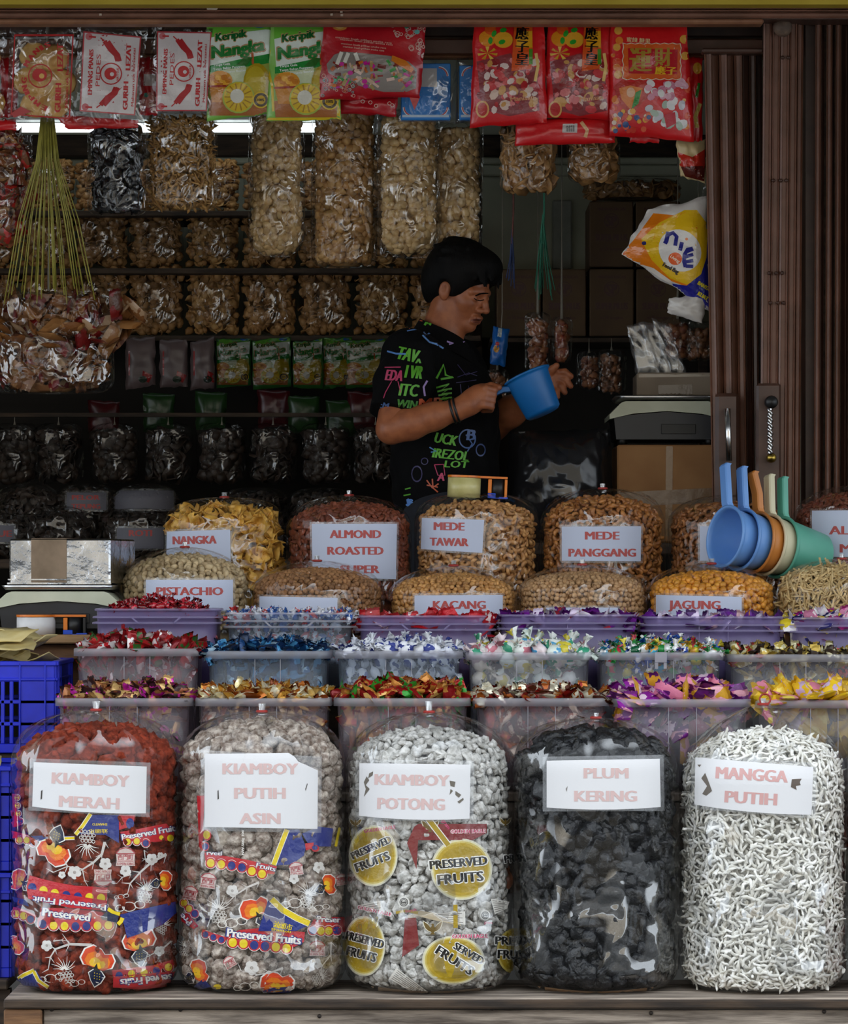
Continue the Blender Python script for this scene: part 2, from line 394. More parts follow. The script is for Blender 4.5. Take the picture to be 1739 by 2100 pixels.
def boxobj(name, lo, hi, mat, parent=None, bev=0.0):
    lo, hi = Vector(lo), Vector(hi)
    return MB().box((lo+hi)/2, hi-lo, bev=bev).build(name, mat, parent)
def sbox(name, lo, hi, mat): o = boxobj(name, lo, hi, mat); o['kind'] = 'structure'; return o

# ------------------------------------------------------------------ the shop shell and the street
ZL, ZF = 0.51, 0.55                              # table top, shop floor
sbox('ground', (-9,-12,-0.1), (9,1.5,0.0), M_asphalt)
sbox('floor', (-2.2,1.5,0.35), (2.4,3.6,ZF), M_concrete)
sbox('wall_back', (-2.2,3.5,ZF), (2.4,3.62,3.05), M_plaster)
sbox('wall_left', (-2.3,1.75,ZF), (-2.2,3.6,3.05), M_plaster_d)
sbox('wall_right', (2.4,1.75,ZF), (2.5,3.6,3.05), M_plaster_d)
sbox('ceiling', (-2.3,1.7,2.95), (2.5,3.62,3.05), M_plaster_d)
sbox('wall_street_left', (-6,1.5,0), (-2.2,1.75,5.5), M_facade)
sbox('wall_street_right', (1.30,1.5,0), (6,1.75,5.5), M_facade)
sbox('wall_upper_front', (-2.2,1.64,2.78), (2.4,1.75,5.5), M_yellow)
sbox('wall_opposite_added', (-14,-17,0), (14,-16.6,8.5), M_facade)  # unseen, added to hide the low sky and bounce sunlight back
sbox('wall_plinth', (-6,1.45,0), (6,1.5,ZF), M_concrete)
# the yellow fascia over the beam
sbox('trim_fascia', at(-300,-150,1.5), at(2100,9.0,1.5)+Vector((0,0.06,0)), M_yellow)
# unseen sheet awning above the frame, added to cut off the high sky light
def awning():
    V = []; Fc = []; n = 90
    for i in range(n+1):
        x = -3.2+6.4*i/n; w = 0.012*math.sin(i*math.pi*0.66)
        V += [(x, 1.55, 3.05+w), (x, AW_Y, AW_Z+w), (x, 1.55, 3.04+w), (x, AW_Y, AW_Z-0.01+w)]
    for i in range(n):
        a, b = 4*i, 4*i+4
        Fc += [(a,b,b+1,a+1), (a+2,a+3,b+3,b+2), (a+1,b+1,b+3,a+3)]
    o = obj('roof_awning_added', V, Fc, matte('zinc_sheet', H('#8b8d8e'), H('#75777a'), 0.5, 6, metal=0.3), None, False); o['kind'] = 'structure'
AW_Y, AW_Z = -0.60, 2.76
awning()

# fluted beam over the opening: each strip is its own moulding
beam = tag(thing('trim_beam', at(869, 48, 1.60), None, None), kind='structure')
def strip(name, x0, x1, y0, y1, Y, th, mat, parent, bev=0.004):
    a, b = at(x0, y1, Y), at(x1, y0, Y); return boxobj(name, a, Vector((b.x, Y+th, b.z)), mat, parent, bev)
boxobj('beam_core', at(-200,37,1.60)+Vector((0,0.02,0)), at(1950,9,1.60)+Vector((0,0.12,0)), M_brown_paint2, beam)
for (y0, y1, dy) in ((9,13.5,0.010), (14.5,18,0.0), (19.5,23,0.0), (24.5,36.5,0.008)):
    strip('moulding', -200, 1950, y0, y1, 1.60+dy, 0.03, M_brown_paint, beam)
strip('lower_lip', -200, 1566, 38, 49, 1.605, 0.06, M_brown_lip, beam)
for px, py in ((206,30),(700,24),(701,31),(680,30)): MB().box(at(px,py,1.605), (0.006,0.006,0.005)).build('paint_chip', matte('white_chip', H('#b8a898')), beam)
strip('paint_chip', 424, 446, 12, 20, 1.597, 0.004, matte('white_chip', H('#b8a898')), beam)
lin = tag(thing('trim_lintel', at(869, 120, 1.95), None, None), kind='structure')
strip('rail', -300, 1640, 50, 76, 1.99, 0.05, M_brown_paint2, lin)
strip('rail', -300, 1640, 79, 112, 1.94, 0.05, M_brown_paint, lin)
strip('rail', -300, 1640, 112, 118, 1.935, 0.05, M_brown_lip, lin)

# cornice and panel on the back wall
cor = tag(thing('trim_cornice', at(1200, 360, 3.44), None, None), kind='structure')
strip('moulding', 300, 1900, 322, 336, 3.44, 0.06, M_plaster, cor)
strip('moulding', 300, 1900, 338, 360, 3.465, 0.04, M_plaster, cor)
strip('dark_board', -600, 1900, 276, 321, 3.42, 0.08, M_wood_dark, cor)
pn = strip('trim_panel', 1133, 1173, 410, 552, 3.47, 0.03, matte('pale_panel', H('#9aa096'), H('#a8ada4'), 0.8), None); pn['kind'] = 'structure'

# ------------------------------------------------------------------ folding steel gate at the right
def slat(parent, x0, x1, y0, y1, Y, turn, mat, name='slat', xs=0.0):
    """one channel-section gate slat: folded edges, turned about its upright axis"""
    c0, c1 = at((x0+x1)/2, y0, Y), at((x0+x1)/2+xs, y1, Y); w = (x1-x0)*mpp(Y); t = math.radians(turn)
    prof = [(-w/2,0.012),(-w/2,0),(-w*0.30,-0.003),(-w*0.22,0.002),(w*0.22,0.002),(w*0.30,-0.003),(w/2,0),(w/2,0.012)]
    prof += [(x*0.9, y+0.004) for x, y in prof[::-1]]
    V = []
    for c in (c1, c0):
        for x, y in prof: V.append((c.x+x*math.cos(t)-y*math.sin(t), Y+x*math.sin(t)+y*math.cos(t), c.z))
    n = len(prof); Fc = [(i, (i+1)%n, (i+1)%n+n, i+n) for i in range(n)]
    return obj(name, V, Fc, mat, parent, False)
def rivets(parent, xs, py, Y):
    for px in xs:
        MB().lathe([(0.0,-0.004),(0.003,-0.003),(0.005,0.0),(0.005,0.003)], at(px,py,Y), 10, Matrix.Rotation(math.radians(-90),3,'X')).build('rivet', M_brown_paint2, parent, True)
gA = thing('folding_gate', at(1500, 1110, 1.72), 'dark brown steel gate folded beside the doorway, with straight chrome handle', 'gate')
for i, (a, b) in enumerate(((1443,1457),(1456,1474),(1473,1489),(1488,1505),(1504,1520),(1519,1536),(1535,1549),(1548,1563))):
    slat(gA, a+1, b+1, 108, 1120, 1.74+0.02*(i%2)+0.006*i, 24 if i%2 else -18, M_brown_paint if i < 5 else M_brown_paint2, xs=18-i*1.5)
strip('top_rail', 1440, 1566, 98, 109, 1.72, 0.05, M_brown_paint2, gA)
strip('top_bracket', 1566, 1640, 36, 100, 1.80, 0.05, M_brown_paint2, gA)
pl = strip('lock_plate', 1467, 1517, 806, 1120, 1.715, 0.02, M_brown_paint2, gA, 0.012)
h = MB(); h.tube([at(1492,838,1.66), at(1495,945,1.66)], 0.0075, 14); h.build('handle', M_chrome, gA, True)
MB().tube([at(1492,842,1.66), at(1492,842,1.72)], 0.006, 8).build('handle_stud', M_chrome, gA, True)
MB().tube([at(1495,940,1.66), at(1495,940,1.72)], 0.006, 8).build('handle_stud', M_chrome, gA, True)
gB = thing('folding_gate', at(1610, 1110, 1.70), 'riveted brown steel gate leaf with twisted chrome handle and brass knob', 'gate')
for i, (a, b) in enumerate(((1566,1584),(1584,1602),(1602,1620),(1620,1636),(1636,1650))):
    slat(gB, a, b-1, 46, 1120, 1.70+0.004*(i%2)+(0.02 if i > 3 else 0), 0 if i < 4 else 30, M_brown_paint, xs=-8)
for py, xs in ((118,(1605,1617)),(370,(1586,1601,1613)),(621,(1580,1595,1607)),(560,(1577,1592,1604))): rivets(gB, xs, py, 1.695)
MB().lathe([(0.0,-0.02),(0.018,-0.016),(0.024,0.0),(0.02,0.012)], at(1605,56,1.68), 14, Matrix.Rotation(math.radians(-90),3,'X')).build('roller', matte('rusty_roller', H('#54443a'), H('#75604f'), 0.7, 60, 0.5), gB, True)
strip('lock_plate', 1551, 1602, 786, 1120, 1.675, 0.02, M_brown_paint2, gB, 0.006)
tw = MB(); V = []; n = 40
for i in range(n+1):
    c = at(1579, 838+92*i/n, 1.625); a0 = i*0.55
    for k in range(8): 
        w = a0+k*math.pi/4; r = 0.0085 if k % 4 == 0 else (0.0065 if k % 2 else 0.005); V.append((c.x+r*math.cos(w), c.y+r*math.sin(w), c.z))
tw.add(V, [(i*8+k, i*8+(k+1)%8, (i+1)*8+(k+1)%8, (i+1)*8+k) for i in range(n) for k in range(8)]); tw.build('handle', M_chrome, gB, True)
for py, m, r in ((826,M_black,0.016),(940,M_brass,0.012)):
    MB().lathe([(0.0,-0.055),(r*0.8,-0.053),(r,-0.045),(r,-0.02),(r*0.7,0.0)], at(1579,py,1.675), 16, Matrix.Rotation(math.radians(-90),3,'X')).build('knob', m, gB, True)
sbox('trim_post', at(1652,1120,1.78), at(1672,36,1.78)+Vector((0,0.12,0)), M_brown_paint2)
gC = thing('folding_gate', at(1700, 1110, 1.72), 'dark folded gate with thin bright slat edges at the far right', 'gate')
for i, (a, b) in enumerate(((1672,1681),(1682,1692),(1695,1704),(1705,1712),(1714,1722),(1734,1741),(1744,1756))):
    slat(gC, a, b, 36, 1120, 1.72+0.03*(i%2), 30 if i%2 else -24, M_brown_paint2 if i%2 else M_brown_paint, xs=-4)
sbox('trim_return', at(1660,1120,1.86), at(1900,36,1.86)+Vector((0,0.05,0)), M_wood_dark)

# ------------------------------------------------------------------ display table and stepped stand
tb = thing('display_table', (0,-0.1,0), 'weathered grey wooden display table carrying the five big bags', 'table')
x0, x1 = at(8,0,-0.19).x, 1.05
ys = [-0.185, -0.065, 0.06, 0.175]
for i in range(3): boxobj('plank', (x0, ys[i]+0.002, ZL-0.022), (x1, ys[i+1]-0.002, ZL), M_wood_grey, tb, 0.003)
boxobj('edge_strip', (x0, -0.20, ZL-0.020), (x1, -0.187, ZL-0.002), M_wood_dark, tb, 0.003)
boxobj('front_board', (at(90,0,-0.175).x, -0.183, ZL-0.135), (x1, -0.165, ZL-0.024), M_wood_grey, tb, 0.002)
boxobj('front_board', (at(90,0,-0.175).x, -0.183, ZL-0.26), (x1, -0.165, ZL-0.14), M_wood_grey, tb, 0.002)
boxobj('corner_block', (x0, -0.195, 0.0), (at(90,0,-0.175).x-0.002, -0.10, ZL-0.022), M_wood_brown, tb, 0.003)
boxobj('leg', (x1-0.09, -0.16, 0.0), (x1, -0.08, ZL-0.022), M_wood_brown, tb, 0.003)
boxobj('leg', (x0, 0.09, 0.0), (x0+0.08, 0.17, ZL-0.022), M_wood_brown, tb, 0.003)
boxobj('leg', (x1-0.09, 0.09, 0.0), (x1, 0.17, ZL-0.022), M_wood_brown, tb, 0.003)
nl = MB()
for px in (106, 370, 655, 1010, 1335, 1690):
    MB().lathe([(0,-0.003),(0.004,-0.002),(0.0045,0)], at(px, 2076+8*math.sin(px), -0.184), 8, Matrix.Rotation(math.radians(-90),3,'X')).build('nail', matte('rusty_nail', H('#2a201a')), tb, True)
st = thing('stepped_stand', (0,0.6,0), 'dark wooden stepped stand behind the big bags carrying bins and nut bags', 'stand')
STEPS = [(0.205,0.455,0.90),(0.465,0.715,1.00),(0.725,0.975,1.085),(0.985,1.30,1.125),(1.31,1.60,1.25)]
for (ya, yb, z) in STEPS:
    xl = -0.80 if ya < 0.98 else (-0.74 if ya < 1.3 else -0.66)
    boxobj('shelf_plank', (xl, ya, z-0.02), (1.5, yb, z), M_wood_dark, st, 0.003)
    boxobj('riser', (xl, ya+0.005, z-0.12), (1.5, ya+0.02, z-0.021), M_wood_dark, st)
for xx in (-0.65, 1.40):
    for (ya, yb, z) in STEPS: boxobj('post', (xx, yb-0.05, 0.0), (xx+0.04, yb-0.01, z-0.021), M_wood_dark, st)
# ------------------------------------------------------------------ small goods (one mesh of each kind, shared by all copies)
def ico(sub):
    import bmesh
    bm = bmesh.new(); bmesh.ops.create_icosphere(bm, subdivisions=sub, radius=1.0)
    V = np.array([v.co[:] for v in bm.verts]); Fc = [tuple(v.index for v in f.verts) for f in bm.faces]; bm.free(); return V, Fc
ICO1, ICO2, ICO3 = ico(1), ico(2), ico(3)
def lump(seed, dims=(1,1,1), amp=0.25, freq=1.3, sub=2, fold=0.0):
    """an irregular dried fruit or cracker of half-size 1, scaled by dims"""
    V, Fc = {1:ICO1,2:ICO2,3:ICO3}[sub]; V = V.copy(); o = Vector((seed*3.7, seed*1.3, -seed*2.1))
    for i in range(len(V)):
        p = Vector(V[i]); k = 1+amp*noise.noise(p*freq+o)*1.6+amp*0.5*noise.noise(p*freq*2.6+o)
        if fold: k -= fold*abs(noise.noise(p*2.1+o*2))
        V[i] = V[i]*k
    return V*np.array(dims), Fc
def bent_tube(pts, rad, n=6, flat=1.0):
    m = MB().tube(pts, rad, n, True, flat=flat); return np.array(m.V), m.F
def cashew(seed):
    r = random.Random(seed); n = 8; span = r.uniform(2.6,3.4); R = 0.62
    P = [Vector((R*math.cos(-span/2+span*i/n)-0.4, R*math.sin(-span/2+span*i/n), 0.06*math.sin(i))) for i in range(n+1)]
    rad = [0.10,0.25,0.33,0.36,0.36,0.34,0.30,0.24,0.10]; return bent_tube(P, rad, 7)
def almond(seed):
    V, Fc = lump(seed, (1,1,1), 0.05, 2.0, 2); V = V.copy(); x = V[:,0]
    k = np.where(x > 0, 1-0.45*x**2, 1-0.12*x**2); V[:,1] *= 0.6*k; V[:,2] *= 0.38*k; return V, Fc
def pistachio(seed):
    V, Fc = ICO2; V = V.copy()*[1,0.68,0.62]; g = (abs(V[:,1]) < 0.16) & (V[:,2] > 0.2) & (V[:,0] > -0.5); V[g,2] -= 0.28; return V, Fc
def chip(seed):
    r = random.Random(seed); a, b = r.uniform(.8,1.1), r.uniform(.5,.8); n = 6; V = []
    for th in (0.0, 0.07):
        for j in range(5):
            for i in range(n+1):
                u, v = i/n*2-1, j/4*2-1; w = math.sqrt(max(0.02, 1-u*u*0.9))
                V.append((u*a, v*b*w, 0.45*u*u+0.35*v*v-0.3+th+0.12*math.sin(3*u+seed)+0.1*math.sin(4*v+seed*2)))
    q = n+1; m = 5*q; Fc = []
    for j in range(4):
        for i in range(n): a0 = j*q+i; Fc += [(a0,a0+1,a0+q+1,a0+q), (m+a0,m+a0+q,m+a0+q+1,m+a0+1)]
    for i in range(n): Fc += [(i,m+i,m+i+1,i+1), (4*q+i,4*q+i+1,m+4*q+i+1,m+4*q+i)]
    for j in range(4): Fc += [(j*q,(j+1)*q,m+(j+1)*q,m+j*q), (j*q+n,m+j*q+n,m+(j+1)*q+n,(j+1)*q+n)]
    return np.array(V), Fc
def curl(seed):
    r = random.Random(seed); n = 7; P = []; a = r.uniform(0,6); p = Vector((-0.9,0,0)); d = 0
    for i in range(n+1):
        P.append(p.copy()); d += r.uniform(-0.55,0.75); p = p+Vector((math.cos(d)*0.27, math.sin(d)*0.27, 0.08*math.sin(a+i)))
    c = sum(P, Vector())/len(P); rad = [0.06]+[r.uniform(0.13,0.22) for _ in range(n-1)]+[0.05]
    return bent_tube([q-c for q in P], rad, 6, 0.65)
def stick(seed):
    r = random.Random(seed); return bent_tube([(-1,0,0),(-0.3,0.04,0.02*r.uniform(-1,1)),(0.4,-0.03,0.03),(1,0.02,0)], [0.09,0.1,0.1,0.08], 5)
def flake(seed):
    r = random.Random(seed); n = 9; th = 0.07; V = []; ph = r.uniform(0,6)
    rr = [r.uniform(0.75,1.05) for _ in range(n)]
    for z in (-th, th):
        V.append((0,0,z))
        for k in range(n): a = 2*math.pi*k/n; V.append((rr[k]*math.cos(a), rr[k]*math.sin(a), z+0.28*math.sin(2*a+ph)))
    Fc = [(0,1+(k+1)%n,1+k) for k in range(n)]+[(n+1,n+2+k,n+2+(k+1)%n) for k in range(n)]+[(1+k,1+(k+1)%n,n+2+(k+1)%n,n+2+k) for k in range(n)]
    return np.array(V), Fc

def rand_rot(flat=None, n=None, rng=random):
    q = Quaternion((rng.gauss(0,1), rng.gauss(0,1), rng.gauss(0,1), rng.gauss(0,1))); q.normalize(); return q.to_matrix()

# ------------------------------------------------------------------ filled clear bags
class Bag:
    def __init__(s, cx, rx, bottom, shoulder, top, Y, ky=0.93, corner=0.05, dome=(2.2,1.8), fill_top=None, base_z=None, bulge=0.0, seed=1):
        s.Y = Y; m = mpp(Y); s.m = m; s.cx, s.cy = (cx-CX)*m, Y; s.z0 = base_z if base_z is not None else ZC-(bottom-HZ)*m
        s.R = rx*m; s.ky = ky; zs = ZC-(shoulder-HZ)*m-s.z0; zt = ZC-(top-HZ)*m-s.z0; s.zs, s.zt = zs, zt; s.seed = seed
        zc = (ZC-(fill_top-HZ)*m-s.z0) if fill_top else zt-0.02; s.zc = zc; s.px = cx; s.rpx = rx
        s.prof_film = s.profile(s.R, zs, zt, corner, dome, bulge); s.prof_fill = s.profile(s.R-0.005, zs, zc, corner, (2.4,2.0), bulge)
    def profile(s, R, zs, zt, corner, dome, bulge):
        P = [(0.0,0.0),(R*0.5,0.0)]
        for i in range(7): a = math.pi/2*i/6; P.append((R-corner+corner*math.sin(a), corner-corner*math.cos(a)))
        for i in range(1,9): t = i/8; P.append((R*(1+bulge*math.sin(math.pi*t)), corner+(zs-corner)*t))
        for i in range(1,25):
            t = math.sin(math.pi/2*i/24); r = R*max(0.0, 1-t**dome[0])**(1/dome[1]); P.append((r, zs+(zt-zs)*t))
        P = np.array(P); d = np.r_[0, np.cumsum(np.hypot(np.diff(P[:,0]), np.diff(P[:,1])))]; return P, d
    def S(s, prof, th, arc, inset=0.0):
        P, d = prof; r = np.interp(arc, d, P[:,0]); h = np.interp(arc, d, P[:,1])
        e = d[-1]*0.01; dr = np.interp(arc+e, d, P[:,0])-np.interp(arc-e, d, P[:,0]); dh = np.interp(arc+e, d, P[:,1])-np.interp(arc-e, d, P[:,1])
        l = math.hypot(dr,dh) or 1; nr, nz = dh/l, -dr/l
        n = Vector((math.sin(th)*nr, -math.cos(th)*nr, nz))
        return Vector((s.cx+r*math.sin(th), s.cy-r*math.cos(th)*s.ky, s.z0+h))-n*inset, n
    def make(s, name, label, cat, filmmat, group=None, tie=True, wrinkle=0.004, tail=0.02, ring=False, tiemat=None):
        s.th = thing(name, (s.cx, s.cy, s.z0), label, cat, group)
        P, d = s.prof_film; nth = 72; V = []; sd = s.seed*5.1
        rows = [i for i in range(len(P))]
        for i in rows:
            r, h = P[i]; t = max(0.0, (h-s.zs)/max(1e-6, s.zt-s.zs))
            for k in range(nth):
                a = 2*math.pi*k/nth
                g = 0.10*t**3*math.cos(9*a+sd)+0.06*t**2*math.cos(17*a+sd*2)
                w = wrinkle*(noise.noise(Vector((math.sin(a)*3+sd, math.cos(a)*3, h*5)))+0.6*noise.noise(Vector((math.sin(a)*9, math.cos(a)*9+sd, h*4))))
                rr = max(r*(1+g)+0.002+(w if r > 0.02 and 0.01 < h else 0), 0.008 if i > 2 else 0)
                zz = h + (0.012*t*(1-t)*4*noise.noise(Vector((math.sin(a)*4, math.cos(a)*4, sd))) if t > 0 else 0)
                V.append((s.cx+rr*math.sin(a), s.cy-rr*math.cos(a)*s.ky, s.z0+zz+0.0005))
        Fc = [(i*nth+k, i*nth+(k+1)%nth, (i+1)*nth+(k+1)%nth, (i+1)*nth+k) for i in range(1,len(P)-1) for k in range(nth)]
        Fc.append(tuple(range(nth, 2*nth))[::-1])
        s.filmV, s.filmF = V, Fc; s.bvh = bvh_of(V, Fc)
        obj('film', V, Fc, filmmat, s.th, True)
        nl = 200; VL = [(s.cx+(r+0.0045)*math.sin(2*math.pi*k/nl), s.cy-(r+0.0045)*math.cos(2*math.pi*k/nl)*s.ky, s.z0+h) for r, h in P[2:] for k in range(nl)]
        s.bvh_label = bvh_of(VL, [(i*nl+k, i*nl+(k+1)%nl, (i+1)*nl+(k+1)%nl, (i+1)*nl+k) for i in range(len(P)-3) for k in range(nl)])
        if tie:
            ct = Vector((s.cx, s.cy, s.z0+s.zt)); tm = tiemat or M_tie
            MB().lathe([(0.009+0.0035*math.cos(a), 0.003*math.sin(a)) for a in [2*math.pi*i/8 for i in range(8)]], ct, 16, close=True).build('rubber_band', tm, s.th, True)
            if ring: MB().lathe([(0.011+0.0018*math.cos(a), 0.0018*math.sin(a)) for a in [2*math.pi*i/8 for i in range(8)]], ct+Vector((0.004,0,0.010)), 18, Matrix.Rotation(math.radians(80),3,'X'), close=True).build('band_loop', tm, s.th, True)
            tl = MB(); r0 = random.Random(s.seed)
            for k in range(7):
                a = r0.uniform(0,6.28); tilt = r0.uniform(0.1,0.5)
                p0 = ct+Vector((0.005*math.cos(a),0.005*math.sin(a),0)); p1 = ct+Vector((math.cos(a)*tail*tilt, math.sin(a)*tail*tilt, tail)); w = Vector((-math.sin(a), math.cos(a), 0))*0.004
                tl.add([p0-w*0.6,p0+w*0.6,p1+w,p1-w, p0-w*0.6+Vector((0,0,.001)),p0+w*0.6+Vector((0,0,.001))], [(0,1,2,3),(4,5,2,3)])
            tl.build('gathered_tail', M_tail, s.th, True)
        return s
    def fill(s, name, shapes, size, mat, spacing=None, limit=300, depth=0.8, py_max=3000, region=None, layers=2, core=True, flat=0.0, arc=125, seed=3, skip=None, coremat=None, low=None):
        """goods packed against the bag: the ones that show largest are objects of their own, the rest one joined part"""
        rnd = random.Random(seed); sp = spacing or size*1.55; prof = s.prof_fill; P, d = prof
        meshes = [mkmesh(name, V*size, Fc, mat) for V, Fc in shapes]; low = [(V*size, tris(Fc)) for V, Fc in (low or shapes)]
        cand = []
        for lay in range(layers):
            a0 = 0.02
            arcv = a0
            while arcv < d[-1]:
                r = float(np.interp(arcv, d, P[:,0])); h = float(np.interp(arcv, d, P[:,1]))
                if h > 0.006 or True:
                    n = max(1, int(2*math.pi*r/sp)); off = rnd.random()*6.28
                    for k in range(n):
                        th = off+2*math.pi*(k+rnd.uniform(-.28,.28))/n; th = (th+math.pi)%(2*math.pi)-math.pi
                        if h < 0.004: continue
                        if abs(th) > math.radians(arc) and h < s.zs+0.5*(s.zc-s.zs): continue
                        p, nrm = s.S(prof, th, arcv+rnd.uniform(-.28,.28)*sp, size*(depth+0.9*lay)+rnd.uniform(-0.15,0.2)*size)
                        if p.z < s.z0+size*0.5: p.z = s.z0+size*0.5
                        dd = p.y+D0; px = CX+p.x*F/dd; py = HZ-(p.z-ZC)*F/dd
                        if py > py_max: continue
                        if region and not region(px, py): continue
                        if skip and lay == 0 and skip(px, py): continue
                        face = nrm.dot((CAM-p).normalized())
                        cand.append((lay, -face, p, nrm))
                arcv += sp*0.87
        cand.sort(key=lambda c: (c[0], c[1]))
        J = Joined(); npart = 0
        for lay, f, p, nrm in cand:
            R = rand_rot(rng=rnd)
            if flat and rnd.random() < flat:
                q = nrm.to_track_quat('Z', 'Y').to_matrix(); R = q @ Euler((rnd.uniform(-.45,.45), rnd.uniform(-.45,.45), rnd.uniform(0,6.28))).to_matrix()
            k = rnd.uniform(0.82,1.16); M = Matrix.Translation(p) @ R.to_4x4() @ Matrix.Diagonal((k,k,k,1))
            j = rnd.randrange(len(meshes))
            if lay == 0 and npart < limit and f < 0.25: link(name, meshes[j], s.th, M); npart += 1
            elif f < 0.55: j = rnd.randrange(len(low)); J.add(low[j][0], low[j][1], M, rnd.random())
        J.build(name+'_layer', MATS.get(mat.name+'_packed', mat), s.th)
        if core:
            nth = 40; VV = []; rows = [i for i in range(1, len(P))]; ins = size*(depth+0.75*layers)
            for i in rows:
                for k in range(nth):
                    th = 2*math.pi*k/nth; pp = Vector((s.cx+max(0.002, P[i,0]-ins)*math.sin(th), s.cy-max(0.002, P[i,0]-ins)*math.cos(th)*s.ky, s.z0+max(0.002, P[i,1]-(ins if P[i,1] > s.zs*0.5 else 0)))); VV.append(pp)
            FF = [(i*nth+k, i*nth+(k+1)%nth, (i+1)*nth+(k+1)%nth, (i+1)*nth+k) for i in range(len(rows)-1) for k in range(nth)]
            o = obj(name+'_heap', VV, FF, coremat or MATS.get(mat.name+'_packed', mat), s.th, True); o['kind'] = 'stuff'
        return npart
    def label(s, quad, lines, col, paper=(0.93,0.93,0.94), bold=0.085, tears=(), creases=(), sleeve=8, notch=None, sag=5):
        """a paper sign: quad = pixel corners tl, tr, br, bl; lines = (text, x, y, width, cap height, rotation)"""
        def q(u, v): 
            a, b, c, d_ = quad; return ((a[0]*(1-u)+b[0]*u)*(1-v)+(d_[0]*(1-u)+c[0]*u)*v, (a[1]*(1-u)+b[1]*u)*(1-v)+(d_[1]*(1-u)+c[1]*u)*v)
        if sleeve:
            e = sleeve; pr = Print(10); a, b, c, d_ = quad
            pr.poly([(a[0]-e,a[1]-e),(b[0]+e,b[1]-e),(c[0]+e,c[1]+e),(d_[0]-e,d_[1]+e)], (1,1,1)); pr.lay('plastic_sleeve', s.bvh_label, s.th, M_sleeve, 0.0, 0)
        pr = Print(10)
        if notch: outline = notch
        else: outline = [q(0,0), q(1,0), q(1,1)]+[(q(t,1)[0], q(t,1)[1]+sag*4*t*(1-t)) for t in (0.8,0.6,0.4,0.2)]+[q(0,1)]
        pr.poly(outline, paper); lab = pr.lay('paper_sign', s.bvh_label, s.th, M_paper, 0.0004, 0)
        pr = Print(10)
        for t, x, y, w, h, rot in lines: pr.text(t, x, y, w, h, col, rot, bold, up=False)
        pr.layer = 1
        if lines: pr.lay('lettering', s.bvh_label, lab, M_ink, 0.0009, 0.0001)
        if tears:
            pr = Print(8); pr.layer = 2
            for pts, c in tears: pr.poly(pts, c, False)
            pr.lay('torn_patch', s.bvh_label, lab, M_ink, 0.0009, 0.0001)
        return lab
M_tie = matte('red_rubber', H('#a3261c'), H('#8a1f18'), 0.5)
M_tail = film('bunched_film', 0.25, 0.25, 0.25)
M_paper = ink('sign_paper', 0.6, 0.12, 9)
M_ink = ink('ink', 0.5)
M_inkgloss = ink('glossy_ink', 0.25, 0.5, 45, coat=0.3)
M_sleeve = film('sleeve_film', 0.10, 0.06, 0.2, bump=0.1)
M_film = film('clear_film', 0.004, 0.025, 0.04, bump=0.8, bscale=13, patch=0.22, pscale=11)
M_film_b = film('clear_film_taut', 0.004, 0.03, 0.05, bump=0.7, bscale=20, patch=0.11, pscale=9)
M_film_dark = film('clear_film_still', 0.008, 0.05, 0.10, bump=0.9, bscale=26, patch=0.16, pscale=16)
M_film_dim = film('low_gloss_film', 0.004, 0.012, 0.12, bump=0.9, bscale=24, patch=0.10, pscale=20)  # clear film with weaker gloss and haze for the back bags
# ------------------------------------------------------------------ goods materials
M_plum_red = matte('red_preserved_plum', H('#642416'), H('#963f2a'), 0.9, 90, 1.0, 160, rand=0.22, spec=0.15, bdist=0.006)
M_plum_white = matte('salted_plum', H('#7a695e'), H('#ccc0b4'), 0.9, 90, 1.0, 170, rand=0.18, spec=0.2, bdist=0.006)
M_plum_cut = matte('cut_salted_plum', H('#a5a39d'), H('#e4e2de'), 0.9, 80, 1.0, 170, rand=0.16, spec=0.2, bdist=0.005)
M_plum_black = matte('dried_black_plum', H('#060709'), H('#191b20'), 0.32, 50, 1.0, 100, rand=0.3, spec=0.5, bdist=0.006)
M_mango = matte('white_dried_mango', H('#dcd9ce'), H('#fbfaf6'), 0.85, 50, 0.5, 140, rand=0.10, spec=0.2)
M_jackchip = matte('jackfruit_chip', H('#b87f20'), H('#e8b858'), 0.5, 40, 0.4, 90, rand=0.2)
M_almond = matte('roasted_almond', H('#5e2a18'), H('#86432a'), 0.6, 70, 0.7, 160, rand=0.3)
M_cashew = matte('plain_cashew', H('#a87444'), H('#cf9d62'), 0.4, 40, 0.3, 120, rand=0.22)
M_cashew_r = matte('roasted_cashew', H('#8e5426'), H('#b87c40'), 0.4, 40, 0.3, 120, rand=0.25)
M_cashew_d = matte('dark_roasted_cashew', H('#7a4722'), H('#a66c3a'), 0.5, 40, 0.3, 120, rand=0.25)
M_pista = matte('pistachio_shell', H('#a58c66'), H('#cbb58e'), 0.6, 40, 0.3, 100, rand=0.2)
M_brownnut = matte('coated_nut', H('#7a5230'), H('#a3754a'), 0.7, 60, 0.6, 140, rand=0.2)
M_peanut = matte('fried_peanut', H('#a8733a'), H('#d09c5c'), 0.5, 50, 0.3, 120, rand=0.2)
M_pea = matte('dried_pea', H('#a57c52'), H('#c39c70'), 0.6, 60, 0.3, 140, rand=0.15)
M_corn = matte('fried_corn', H('#c07818'), H('#e8a23a'), 0.45, 50, 0.4, 110, rand=0.2)
M_stick = matte('pale_stick', H('#c4a268'), H('#e6cd98'), 0.6, 40, 0.3, 100, rand=0.2)

